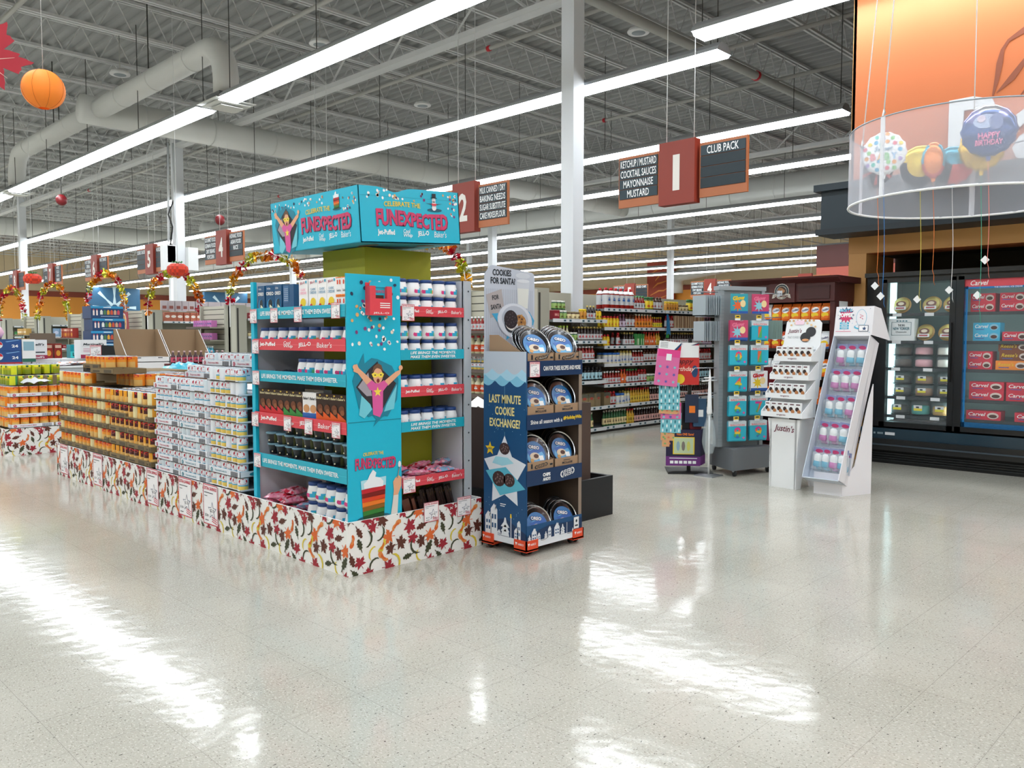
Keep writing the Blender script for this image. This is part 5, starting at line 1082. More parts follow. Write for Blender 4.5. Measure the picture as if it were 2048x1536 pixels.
ends = [(0, (1.43, 1.13, .92, .60), 'holding syrup and canned milk'), (1, (1.2, .8), 'behind the cyan display'), (2, (1.55, 1.30, .95), 'with rows of pink cartons'), (3, (1.3, .9), 'with the red poster beside the coffee'), (4, (1.33, 1.0), 'with red snack cartons'), (5, (1.42, 1.12), 'with tan snack cartons'), (6, (1.4, 1.0), 'farthest along the aisle')]
for k, zs, t in ends: endcap(k, 7.2 + 4.06 * k, zs, 'beige slatwall end display ' + t)

GL = dict(amber=mat('6a2c12', .15), red=mat('8a1a14', .2), dark=mat('241412', .15), yel=mat('e0b020', .25), olive=mat('5c6a22', .2), clear=mat('c8c0a0', .15), brown=mat('4a2a18', .2), orange=mat('c85818', .2), green=mat('2a5a34', .2), cream=mat('e0d8b0', .3), gold=mat('c89830', .2), white=mat('e4e6e8', .3), black=mat('16181c', .25))
def bottle(name, kind, r_, h, body, cap, label, ink=TXT):
    def make():
        b = B(); S = 10; B1, C1 = GL.get(body) or body, cap
        if kind == 'tall': b.lathe([(r_ * .9, 0), (r_, .008), (r_, h * .12), (r_, h * .5), (r_, h * .58), (r_ * .5, h * .72), (r_ * .38, h * .8), (r_ * .36, h * .88)], lambda i, a: label if i == 2 else B1, S); b.lathe([(r_ * .46, h * .88), (r_ * .46, h), (0, h)], C1, S)
        if kind == 'squeeze': b.lathe([(r_ * .92, 0), (r_, .01), (r_, h * .15), (r_ * .95, h * .62), (r_ * .9, h * .72), (r_ * .5, h * .84)], lambda i, a: label if i == 2 else B1, S, sy=.75); b.lathe([(r_ * .55, h * .84), (r_ * .5, h * .93), (r_ * .2, h), (0, h)], C1, S)
        if kind == 'jar': b.lathe([(r_ * .94, 0), (r_, .008), (r_, h * .15), (r_, h * .7), (r_ * .85, h * .82)], lambda i, a: label if i == 2 else B1, S); b.lathe([(r_ * .9, h * .82), (r_ * .9, h), (0, h)], C1, S)
        if kind == 'jug': b.lathe([(r_ * .95, 0), (r_, .01), (r_, h * .2), (r_, h * .66), (r_ * .98, h * .72), (r_ * .6, h * .86), (r_ * .3, h * .9)], lambda i, a: label if i == 2 else (WHITE if i == 4 else B1), S); b.lathe([(r_ * .34, h * .9), (r_ * .34, h), (0, h)], C1, S)
        f = FY(0, -r_ * (1.0 if kind != 'squeeze' else .76), h * (.3 if kind != 'jug' else .42)); b.rect(f, -r_ * .55, -h * .04, r_ * .55, h * .03, ink, .0012); b.rect(f, -r_ * .4, h * .06, r_ * .4, h * .10, ink, .0012)
        return tag(b.obj(name), cat='bottle' if kind != 'jar' else 'jar')
    return make
LW = mat('c6c8ca', .4); LY = mat('e8cc30', .4); LC = mat('dccb98', .4); LR = mat('b82c28', .4)
K = {
 'jug': (bottle('sauce_jug', 'jug', .055, .30, 'red', RED, LW, BLUE), .118, 'large red-capped sauce jug'),
 'pep': (bottle('pepper_bottle', 'tall', .034, .21, 'red', GREEN, LW), .072, 'green-capped pepper sauce bottle'),
 'pic': (bottle('pickle_jar', 'jar', .05, .20, 'olive', mat('2c6a3c', .4), LY, RED), .105, 'green-lidded yellow-label jar'),
 'mst': (bottle('mustard_bottle', 'squeeze', .034, .17, 'yel', RED, LY, RED), .074, 'yellow mustard squeeze bottle'),
 'mst2': (bottle('mustard_bottle', 'squeeze', .030, .16, 'yel', BLACK, LY, BROWN), .066, 'black-capped yellow mustard bottle'),
 'ket': (bottle('ketchup_bottle', 'squeeze', .036, .20, 'red', RED, LW, RED), .078, 'red ketchup squeeze bottle'),
 'bbq': (bottle('barbecue_bottle', 'squeeze', .038, .21, 'brown', BROWN, LW, LR), .082, 'brown barbecue sauce bottle'),
 'bbo': (bottle('barbecue_bottle', 'tall', .034, .21, 'orange', mat('e0d8c0', .4), mat('e08a28', .4), BROWN), .072, 'orange barbecue sauce bottle'),
 'hot': (bottle('hot_sauce_bottle', 'tall', .024, .17, 'red', YEL, LY, GREEN), .054, 'slim red hot sauce bottle'),
 'a1': (bottle('steak_sauce_bottle', 'tall', .032, .20, 'dark', mat('c8b060', .4), LW, RED), .068, 'dark steak sauce bottle with gold cap'),
 'rel': (bottle('relish_jar', 'jar', .04, .12, 'green', mat('e4e4dc', .4), mat('8aa858', .4), BROWN), .085, 'white-lidded relish jar'),
 'jam': (bottle('sauce_jar', 'jar', .042, .11, 'brown', mat('8a8060', .4), LC, BROWN), .09, 'tan-label sauce jar'),
 'may': (bottle('mayonnaise_jar', 'jar', .045, .16, 'cream', BLUE, LW, BLUE), .095, 'blue-lidded mayonnaise jar'),
 'mab': (bottle('mayonnaise_bottle', 'squeeze', .036, .19, 'cream', mat('c8b050', .4), LW, BLUE), .078, 'cream mayonnaise squeeze bottle'),
 'cok': (bottle('cocktail_sauce_bottle', 'tall', .032, .19, 'red', WHITE, LW, RED), .068, 'white-capped cocktail sauce bottle'),
 'dre': (bottle('dressing_bottle', 'tall', .031, .21, 'clear', mat('a8c850', .4), mat('9ab85a', .4), GREEN), .066, 'green-label dressing bottle'),
 'ora': (bottle('dressing_bottle', 'tall', .031, .21, 'orange', RED, mat('d86830', .4), WHITE), .066, 'orange-label dressing bottle'),
 'vin': (bottle('marinade_bottle', 'tall', .029, .23, 'green', mat('c8c0b0', .4), LC, BROWN), .062, 'tall green marinade bottle'),
 'yvi': (bottle('marinade_bottle', 'tall', .029, .22, 'gold', RED, mat('d8b840', .4), BROWN), .062, 'tall golden marinade bottle'),
 'dvi': (bottle('grill_sauce_bottle', 'tall', .030, .22, 'dark', WHITE, mat('d8a8a0', .4), TXT), .064, 'white-capped dark grill sauce bottle'),
 'blk': (bottle('sauce_bottle', 'squeeze', .038, .20, 'black', BLACK, mat('a8d0dc', .4), TXT), .082, 'black bottle with pale blue label'),
 'pep2': (bottle('pepper_jar', 'jar', .034, .15, 'gold', YEL, mat('c8882c', .4), BROWN), .073, 'yellow-lidded pepper jar'),
 'pnk': (bottle('drink_bottle', 'tall', .033, .20, mat('5a3a4a', .2), mat('a85a78', .4), mat('c8b8cc', .4), MAROON), .07, 'mauve-capped slim bottle'),
}
def d_bag(m):
    def d(b, f, w, h): b.rect(f, 0, h * .72, w, h, m, .001); b.disc(f, w / 2, h * .66, w * .28, h * .1, mat('a84838', .5), .002)
    return d
K['bag'] = (carton(.13, .07, .19, mat('8a7858', .6), d_bag(mat('58584c', .5)), 'grain_bag'), .145, 'brown grain bag')
K['rcr'] = (carton(.11, .08, .12, mat('8a1c2c', .5), lambda b, f, w, h: b.text(f, 'BBQ', w / 2, h * .5, w * .7, h * .3, mat('e8a8a0', .5), .001, .02), 'red_sauce_carton'), .12, 'dark red sauce carton')
K['slf'] = (carton(.045, .12, .2, mat('c0a888', .7), lambda b, f, w, h: b.rect(f, w * .2, 0, w * .8, h, mat('7a5a40', .7), .001), 'seasoning_box'), .06, 'slim tan seasoning carton')
K['gr'] = (carton(.05, .08, .18, mat('3c8a48', .4), lambda b, f, w, h: b.rect(f, w * .3, h * .1, w * .7, h * .6, mat('c8e0b8', .4), .001), 'dressing_carton'), .055, 'green dressing carton')
K['syr'] = (bottle('syrup_bottle', 'tall', .055, .24, mat('d8d4b0', .15), mat('c03840', .4), mat('d85020', .4), WHITE), .12, 'clear syrup bottle with orange label')
def row(shelf_nm, x0, x1, y, z, seq, run, rz=0, back=False, gap=0, axis='x', jit=.004):
    x = x0; i = 0; n = 0; lst = []
    for kd, cnt in seq: lst += [kd] * cnt
    while x < x1 and i < len(lst):
        kd = lst[i]
        if kd is None: x += .08; i += 1; continue
        mk, sp, ds = K[kd]
        if x + sp > x1 + .02: break
        p = x + sp / 2; loc = (p, y + R.uniform(-jit, jit), z + .002) if axis == 'x' else (y, p, z + .002)
        put(kd, mk, loc, rz + R.uniform(-.25, .25), '%s, %s item on the %s, %s' % (ds, ORD[n % 58], shelf_nm, run), run + ' stock'); x += sp; i += 1; n += 1
SN = ['top shelf', 'second shelf', 'third shelf', 'fourth shelf', 'fifth shelf', 'sixth shelf', 'bottom shelf']
YA, YB = 7.2 + .035, 7.2 + .075
A = [[('rcr', 1), ('rel', 2), ('jam', 3), ('pep2', 2), ('a1', 3), ('mst2', 5)], [('mst2', 1), (None, 1), ('dre', 3), ('rel', 2), ('a1', 1), ('a1', 8)], [('a1', 4), ('cok', 9)], [('blk', 13)], [('bag', 8)], [('vin', 14)]]
for i, s in enumerate(A): row(SN[i], 8.12, 9.2, YA, ZA[i], s, 'first section')
row('upper rank', 8.14, 8.5, YA + .02, 1.585 + .13, [('rel', 3)], 'first section')
Bq = [[('jug', 5), ('jug', 1), ('pep', 4), ('pic', 2), ('bbq', 3), ('hot', 5), ('rcr', 2)], [('mst', 5), ('pnk', 2), ('bbq', 3), ('bbo', 6), ('hot', 6), ('a1', 5)], [('mst', 2), (None, 2), ('ket', 1), (None, 1), ('a1', 4), ('gr', 4), ('ora', 5), ('yvi', 5)], [('may', 4), ('mab', 4), ('cok', 4), ('bbq', 7)], [('cok', 6), ('ora', 2), ('pep', 4), ('ket', 3), ('rel', 4)], [('bag', 1), ('ket', 2), ('may', 2), ('mab', 2), ('yvi', 8), ('dvi', 5), ('dvi', 3)], [('vin', 9), ('yvi', 3), ('dvi', 12)]]
for i, s in enumerate(Bq): row(SN[i], 9.26, 10.7, YB, ZB[i], s, 'second section')
Cq = [[('pep2', 5), ('jam', 3), ('pic', 8), ('mst', 4)], [('ket', 3), ('slf', 14), ('pnk', 6)], [('a1', 16), ('pnk', 6)], [('bbq', 10), ('ket', 8)], [('cok', 10), ('blk', 10)], [('dvi', 22)], [('dvi', 12), ('vin', 10)]]
for i, s in enumerate(Bq): row(SN[i] + ' rear rank', 9.28, 10.7, YB + .11, ZB[i], s, 'second section') if i not in (0, 6) else None
for i, s in enumerate(A): row(SN[i] + ' rear rank', 8.14, 9.2, YA + .11, ZA[i], s, 'first section') if i else None
for i, s in enumerate(Cq): row(SN[i], 10.8, 12.15, YB, ZB[i], s, 'third section')
for i, s in enumerate([[('pic', 12)], [('bbq', 14)], [('a1', 12)], [('ket', 14)], [('yvi', 14)]]): row(SN[i], 12.3, 13.2, YB, ZB[i], s, 'fourth section')
row('back rank of the top shelf', 9.28, 10.1, YB + .12, ZB[0], [('jug', 6)], 'second section')
row('back rank of the bottom shelf', 9.5, 10.7, YB + .07, ZB[6], [('vin', 8), (None, 1), ('dvi', 10)], 'second section')
# sauce boxes with hang tags on run one; small blue air freshener hanging at the post
b = B(); b.poly(F((10.74, 7.16, 1.38)), [(0, .30), (.03, .22), (.06, .0), (.0, .03), (-.06, 0), (-.03, .22)], mat('2a78a8', .4)); b.box(10.72, 7.162, 1.34, 10.76, 7.19, 1.42, GREEN); b.box(10.73, 7.165, 1.4, 10.75, 7.19, 1.70, mat('1c5a88', .4))
b.obj('clip_strip_item', tags=('blue item hanging on the post between the sauce sections', 'hanging item'))
# end cap stock
def endrow(k, z, kd, n, lab, x=7.46, y1=None):
    mk, sp, ds = K[kd]; y = (y1 or 7.2 + 4.06 * k + 1.04)
    for i in range(n): put(kd, mk, (x, y - sp * (i + .5), z + .003), RX + R.uniform(-.2, .2), '%s, %s along on %s' % (ds, ORD[i], lab), 'end cap stock')
K['pinkbox'] = (carton(.085, .12, .13, mat('c878b8', .4), lambda b, f, w, h: b.text(f, 'Pop', w / 2, h * .5, w * .7, h * .35, mat('2858a0', .4), .001, .04), 'pink_carton'), .09, 'pink and blue carton')
K['bluebox'] = (carton(.085, .12, .13, mat('3878b0', .4), lambda b, f, w, h: b.rect(f, w * .15, h * .2, w * .85, h * .7, LC, .001), 'blue_carton'), .09, 'blue and tan carton')
K['snk'] = (carton(.12, .15, .26, mat('9c2a20', .4), lambda b, f, w, h: (b.rect(f, w * .1, h * .7, w * .9, h * .9, mat('e8c0a8', .4), .001), b.disc(f, w / 2, h * .35, w * .3, h * .2, mat('e09a38', .4), .001)), 'snack_carton'), .13, 'red snack carton with gold picture')
K['tan'] = (carton(.09, .15, .19, mat('c8a058', .4), lambda b, f, w, h: b.rect(f, w * .1, h * .3, w * .9, h * .6, mat('f0e0c0', .4), .001), 'cracker_carton'), .095, 'tan cracker carton')
K['cyb'] = (bottle('water_bottle', 'tall', .04, .22, mat('50b0d0', .2), WHITE, mat('3a98c8', .4)), .085, 'cyan water bottle')
endrow(0, 1.43, 'cok', 8, 'the top shelf of the syrup end display'); endrow(0, 1.13, 'syr', 8, 'the second shelf of the syrup end display'); endrow(0, .60, 'syr', 8, 'the lowest shelf of the syrup end display')
for t in range(2):
    for c in range(12): put('cy', CEY, (7.42, 8.26 - c * .078, .925 + t * .095), RX + R.uniform(-.4, .4), 'condensed milk can on the nearest slatwall end display, %s tier, %s along' % (ORD[t], ORD[c]), 'condensed milk cans')
endrow(2, 1.55, 'pinkbox', 9, 'the top shelf of the third end display'); endrow(2, 1.30, 'pinkbox', 9, 'the second shelf of the third end display'); endrow(2, .95, 'cyb', 9, 'the third shelf of the third end display')
endrow(4, 1.33, 'snk', 7, 'the fifth end display'); endrow(5, 1.42, 'tan', 9, 'the sixth end display top'); endrow(5, 1.12, 'tan', 9, 'the sixth end display middle')
# coffee and other bags on the fourth run, jars on the third
K['cof'] = (carton(.14, .1, .22, mat('b86850', .35), lambda b, f, w, h: (b.disc(f, w / 2, h * .55, w * .4, h * .15, mat('e8e0d8', .4), .001), b.rect(f, 0, h * .8, w, h * .86, mat('7a4438', .4), .001)), 'coffee_bag'), .155, 'copper coffee bag')
K['cofw'] = (carton(.15, .1, .24, mat('b8b0b4', .35), lambda b, f, w, h: b.rect(f, w * .2, h * .2, w * .8, h * .5, mat('8a5048', .4), .001), 'coffee_bag'), .165, 'silver coffee bag')
K['wbt'] = (carton(.13, .12, .12, mat('e0e4ea', .35), lambda b, f, w, h: b.disc(f, w / 2, h * .5, w * .3, h * .25, NAVY, .001), 'coffee_carton'), .14, 'white and navy carton')
K['frz'] = (carton(.17, .1, .26, mat('8aa8c8', .35), lambda b, f, w, h: b.disc(f, w / 2, h * .5, w * .35, h * .2, mat('c8d0e8', .4), .001), 'frozen_bag'), .18, 'pale blue bag')
y3, y4, y6 = 7.2 + 4.06 * 2, 7.2 + 4.06 * 3, 7.2 + 4.06 * 5
row('top shelf', 8.1, 11.4, y4 + .1, 1.72, [('cof', 21)], 'coffee run'); row('second shelf', 8.4, 11.4, y4 + .1, 1.36, [(None, 6), ('wbt', 18)], 'coffee run')
row('shelf crown', 8.1, 11.2, y4 + .25, 1.98, [('cofw', 18)], 'coffee run')
row('top shelf', 8.1, 9.4, y3 + .1, 1.36, [('jam', 12)], 'run behind the cyan display'); row('crown shelf', 8.1, 9.4, y3 + .1, 1.72, [('rcr', 10)], 'run behind the cyan display')
row('top shelf', 8.1, 10.5, y6 + .1, 1.62 - .26, [('frz', 12)], 'pale bag run'); row('lower shelf', 8.1, 10.5, y6 + .1, 1.0, [('rcr', 14)], 'pale bag run')
row('top shelf', 8.1, 10, y6 + 4.16, 1.36, [('gr', 12), ('rcr', 8)], 'green pack run')
# poster on the fourth end display
b = B(); f = F((7.40, 20.42, 1.42), (0, -1, 0)); b.prism(f, [(0, 0), (.72, 0), (.64, .52), (.1, .52)], -.005, 0, mat('8e1f2c', .5)); b.rect(f, .02, 0, .70, .12, WHITE, .001); b.disc(f, .40, .27, .16, .22, OFFW, .002, 20); b.disc(f, .40, .27, .145, .2, mat('c89858', .6), .003, 20)
q = random.Random(2)
for k in range(26): a = k * 2.4; rr = .13 * math.sqrt(k / 26); b.disc(f, .40 + rr * math.cos(a), .27 + rr * 1.35 * math.sin(a), .015, .014, mat(q.choice(('8a5a2c', 'e0c080', '6a3c20')), .6), .004, 6)
b.text(f, 'Fresh', .17, .40, .12, .05, WTXT, .002, .02); b.obj('red_poster', tags=('red and white poster with an oval bowl of cereal on the slatwall end', 'poster'))

# ------------------------------------------------------------------ aisle signs
RBR = mat('8c3222', .5); WOODT = mat('b26a42', .5); SGD = mat('17323c', .45); SGD2 = mat('0e242c', .5)
def sign(num, left, right, loc, label):
    r = empty('aisle_sign', loc, RX, label, 'aisle sign', 'hanging aisle signs')
    for sx, lines, nm in ((-.615, left, 'near'), (.615, right, 'far')):
        b = B(); w_ = .60; b.box(sx - w_ / 2 - .02, -.02, -.60, sx + w_ / 2 + .02, .02, .06, WOODT); f = FY(sx - w_ / 2, -.0205, -.52)
        for i in range(4):
            z = .52 - (i + 1) * .13 + .03; b.box(sx - w_ / 2 + .0, -.032, -.52 + z - .0, sx + w_ / 2, -.02, -.52 + z + .122, SGD if i < len(lines) and lines[i] else SGD2)
            if i < len(lines) and lines[i]: t = lines[i]; b.text(FY(sx, -.0325, -.52), t, 0, z + .061, min(  .56, .042 * len(t) + .05), .095, WTXT, .001, .012)
        b.obj('category_board', r)
    b = B(); b.box(-.26, -.08, -.65, .26, .05, .13, RBR); b.text(FY(0, -.081, -.26), num, 0, 0, .10 if num == '1' else .2, .44, mat('e4e0d8', .5), .004, .03); b.obj('number_board', r)
    for x in (-.2, .2): B().tube([(x, 0, .13), (x, 0, ZD - .65 - loc[2])], .005, WHITE, 5).obj('suspension_wire', r)
    return r
SG = [('1', ['KETCHUP / MUSTARD', 'COCKTAIL SAUCES', 'MAYONNAISE', 'MUSTARD'], ['CLUB PACK']), ('2', ['SUGAR', 'SPICES'], ['MILK CANNED / DRY', 'BAKING NEEDS', 'SUGAR SUBSTITUTE', 'CAKE MIXES/FLOUR']), ('3', ['PASTA'], ['SOUP']), ('4', ['GOURMET FOODS', 'GERMAN FOODS', 'DRY BEANS', 'POPCORN'], ['HISPANIC FOOD', 'ASIAN FOOD', 'RICE']),
      ('5', ['COOKIES / CRACKERS'], ['MIXED CHIPS']), ('6', ['HOT CEREAL', 'CEREAL', 'GRANOLA / BARS', 'PANCAKE MIX', ], ['FRUIT SNACK']), ('7', ['COFFEE', '', 'TEA', ''], ['WATER', 'COCOA', 'JUICE', 'DRINKS']), ('8', ['SODA'], [''])]
for k, (n_, l, r_) in enumerate(SG): sign(n_, l, r_, (8.9, 5.79 + (4.06 if k != 1 else 3.95) * k, 3.66), 'hanging aisle sign numbered %s with dark category boards' % n_)
for k in (2, 3, 4): sign(SG[k][0], SG[k][1], SG[k][2], (30, 5.79 + 4.06 * k, 3.62), 'distant aisle sign numbered %s at the far end of the shelving' % SG[k][0])
# tall brown banner on the back wall
b = B(); b.box(48.4, 31.9, 2.5, 48.6, 34.1, 6.6, mat('a8432c', .6)); f = F((48.39, 34.1, 2.5), (0, -1, 0))
for k in range(7): leafstroke(b, f, [(.3 + .2 * (k % 3), .3 + .5 * k), (.9 + .1 * (k % 2), .6 + .5 * k), (1.4 - .2 * (k % 3), .45 + .55 * k), (1.8, .8 + .5 * k)], [.02, .06, .05, .01], mat('e08a38', .5), .003)
b.obj('wall_banner', tags=('tall rust-red banner with orange flourishes hanging on the back wall', 'banner'))
for (x, y, w_, t) in ((20.5, 62, 3.6, 'nearer'), (29, 62, 3.6, 'farther')):
    b = B(); b.box(x, y, 1.5, x + w_, y + .3, 4.9, mat('27597a', .5)); f = FY(x, y - .001, 1.5)
    for q_ in range(8): a = q_ * PI / 4; leafstroke(b, f, [(w_ / 2 + .2 * math.cos(a), 2 + .2 * math.sin(a)), (w_ / 2 + .8 * math.cos(a), 2 + .8 * math.sin(a)), (w_ / 2 + 1.5 * math.cos(a), 2 + 1.5 * math.sin(a))], [.12, .05, .12], mat('c0d8e0', .5), .003)
    b.obj('wall_mural', tags=('blue mural panel with pale starburst on the far wall, %s one' % t, 'mural'))

# ------------------------------------------------------------------ foil arches over the aisle mouths
FG = [mat('d8a028', .2, .75), mat('b8b838', .22, .7), mat('c02038', .22, .6), mat('d87820', .22, .7)]
def bow(ci):
    def make():
        q = random.Random(ci + 3); b = B(); m = FG[ci]
        for k in range(26):
            a = q.uniform(0, 6.28); e = q.uniform(-1.2, 1.2); L = q.uniform(.06, .11); w_ = .026; d = V((math.cos(a) * math.cos(e), math.sin(a) * math.cos(e), math.sin(e) - .25)); s_ = d.cross(V((.3, .2, 1))).normalized()
            b.add([V((0, 0, 0)), d * L + s_ * w_, d * L * .94, d * L - s_ * w_], [(0, 1, 2), (0, 2, 3)], m)
        return b.obj('foil_bow')
    return make
BOWS = []
def arch(y0, y1, zt, zb, label, c0, x=7.62, zb2=None):
    r = empty('foil_garland_arch', (x, (y0 + y1) / 2, zb), 0, label, 'garland', 'foil garland arches'); hw = (y1 - y0) / 2; H = zt - zb; pts = []
    for i in range(25): a = PI * i / 24; pts.append((0, -math.cos(a) * hw, (math.sin(a) ** .8) * H))
    b = B(); b.tube([(0, -hw, -.4)] + pts + [(0, hw, -.4)], .012, WHITE, 6); b.obj('arch_rod', r)
    n = 27
    for i in range(n):
        a = PI * (i + .3) / n; p = (0, -math.cos(a) * hw, (math.sin(a) ** .8) * H); ci = (i // 2 * 1 + c0) % 4
        if ('bow', ci) not in PROTO: o = PROTO['bow', ci] = bow(ci)()
        else: o = PROTO['bow', ci].copy(); COL.objects.link(o)
        o.parent = r; KIDS.setdefault(r.name, []).append(o); o.location = p; o.rotation_euler = (R.uniform(0, 6), R.uniform(-.4, .4), R.uniform(0, 6)); o.scale = (1.1,) * 3
arch(8.35, 11.2, 2.80, 1.95, 'foil garland arch over aisle two, partly behind the cyan header', 0); arch(12.45, 15.2, 2.86, 1.95, 'foil garland arch over aisle three, left of the cyan display', 1)
arch(16.5, 19.2, 2.74, 1.85, 'foil garland arch over aisle four, behind the nearer honeycomb pumpkin', 2); arch(20.5, 23.2, 2.95, 1.8, 'foil garland arch over aisle five, below sign six', 3)
arch(24.6, 27.3, 2.85, 1.8, 'foil garland arch over aisle six', 0); arch(28.7, 31.4, 2.9, 1.8, 'foil garland arch over aisle seven, at the far left', 1)
# honeycomb pumpkins, lantern, leaf, bells
def honey():
    r = empty('honeycomb_pumpkin'); tag(r, cat='decoration'); b = B(); O1 = mat('e03a14', .6); O2 = mat('b82c10', .6); vs = []; S = 28
    prof = [(0, .09), (.03, .10), (.10, .095), (.155, .05), (.165, 0), (.155, -.05), (.10, -.09), (.03, -.095), (0, -.09)]
    b.lathe(prof, lambda i, a: O1 if (int(a / 12.86) + i) % 2 else O2, S, smooth=False)
    b.obj('paper_body', r); b = B()
    for k in range(5): a = k * 1.3; b.tube([(0, 0, .09), (.03 * math.cos(a), .03 * math.sin(a), .13), (.06 * math.cos(a), .06 * math.sin(a), .115), (.08 * math.cos(a), .08 * math.sin(a), .135)], .008, GREEN, 5)
    b.obj('leafy_stem', r); return r
for x, y, z, t in ((5.65, 13.0, 2.42, 'nearer one, in front of the electrical boxes'), (4.95, 18.0, 2.49, 'farther one, near sign eight')):
    o = put('honey', honey, (x, y, z), 0, 'red-orange honeycomb paper pumpkin, ' + t, 'honeycomb pumpkins'); b = B(); b.tube([(0, 0, .1), (0, 0, 6.97 - z)], .003, WHITE, 4); b.obj('hanging_thread', o)
r = empty('paper_lantern', (2.31, 7.92, 3.48), 0, 'round orange paper lantern hanging at upper left', 'lantern'); LO = mat('f08428', .7, emit=.12); b = B(); rr = .172
prof = []
for i in range(33): a = -PI / 2 + .25 + (PI - .5) * i / 32; prof.append((rr * math.cos(a) * (1.0 if i % 2 else .985), rr * math.sin(a) * .96))
b.lathe(prof, LO, 32, cap=False); b.obj('paper_shade', r)
for k in range(8): a = k * PI / 4; b = B(); b.tube([(rr * 1.004 * math.cos(q_) * math.cos(a), rr * 1.004 * math.cos(q_) * math.sin(a), rr * .964 * math.sin(q_)) for q_ in [-1.3 + 2.6 * i / 14 for i in range(15)]], .0016, mat('c86418', .7), 4); b.obj('seam_wire', r)
b = B(); b.tube([(0, 0, .16), (0, 0, 3.45)], .002, WHITE, 4); b.obj('hanging_thread', r)
r = empty('cutout_maple_leaf', (1.63, 6.89, 3.35), 0, 'red cardboard maple leaf hanging at the top left corner', 'decoration'); f = F((0, 0, 0), (.95, -.3, 0)); b = B(); LM = mat('a81a2c', .6)
lp = []
for i in range(len(MAPLE)):
    p, q_ = V(MAPLE[i]), V(MAPLE[(i + 1) % len(MAPLE)]); 
    for t in (0, .33, .66): m_ = p.lerp(q_, t); lp.append((m_.x * .31 * (1.04 if t == .33 else 1), m_.y * .31 * (1.04 if t == .33 else 1)))
c_, s_ = math.cos(-.5), math.sin(-.5); lp = [(x * c_ - y * s_, x * s_ + y * c_) for x, y in lp]
b.prism(f, lp, -.004, .004, LM); b.obj('leaf_card', r); b = B()
for a in (90, 30, 150, -20, 200): a = math.radians(a) - .5; leafstroke(b, f, [(0, -.05), (.1 * math.cos(a), .1 * math.sin(a)), (.19 * math.cos(a + .1), .19 * math.sin(a + .1))], [.003, .0025, .001], mat('e0c0b0', .6), .006)
b.obj('leaf_veins', r); B().tube([(0, 0, .2), (0, 0, 3.5)], .002, WHITE, 4).obj('hanging_thread', r)
for px, py, D, t in ((123, 400, 19, 'between the first columns'), (440, 440, 20, 'above sign four'), (790, 0, 9, 'x')):
    if t == 'x': continue
    p = at(px, py, D); r = empty('alarm_bell', p, 0, 'small round red alarm hanging %s' % t, 'alarm', 'red alarms'); b = B(); b.lathe([(.05, -.07), (.11, -.04), (.13, 0), (.11, .04), (.05, .07)], mat('6e1218', .4), 16, ax=Matrix.Rotation(PI / 2, 3, 'X')); b.obj('bell_shell', r); B().tube([(0, 0, .15), (0, 0, 6.97 - p.z)], .01, SLATD, 5).obj('conduit', r)
for px, py, t in ((1277, 66, 'right of the nearest column'), (845, 212, 'left of the nearest column'), (640, 90, 'above the long duct'), (240, 150, 'beside the duct elbow')):
    d = at(px, py, 1) - V((0, 0, 1.35)); p = V((0, 0, 1.35)) + d * (5.35 / d.z); r = empty('ceiling_speaker', p, 0, 'round white ceiling speaker ' + t, 'speaker', 'ceiling speakers'); b = B(); b.lathe([(.19, 0), (.2, .02), (.17, .07), (.06, .12)], WHITE, 20); b.obj('speaker_can', r); b = B(); b.lathe([(.12, -.003), (.12, .0)], mat('9aa4aa', .6), 20); b.obj('grille', r); B().tube([(0, 0, .1), (0, 0, .9)], .01, PIPE, 5).obj('stem', r)
# electrical cabinet on the second column
r = empty('electrical_cabinet', (9.17, 21.0, 3.05), 0, 'white electrical cabinets strapped to the second column with cables', 'electrical box'); b = B(); b.box(-.46, -.12, 0, -.12, .04, .64, WHITE); b.obj('cabinet', r); b = B(); b.box(.12, -.28, .02, .38, .0, .60, WHITE); b.obj('cabinet', r)
b = B(); b.box(-.34, -.12, .2, -.14, -.02, .62, BLACK); b.tube([(-.25, -.08, .62), (-.2, -.12, 1.1), (-.3, -.12, 1.4), (-.15, -.13, 1.8)], .02, BLACK, 5); b.obj('power_unit', r); b = B(); b.tube([(-.28, -.05, .72), (-.24, -.05, 3.2)], .03, COLW, 6); b.tube([(-.16, -.14, 1.2), (-.16, -.14, 3.2)], .02, COLW, 6); b.obj('conduit', r)
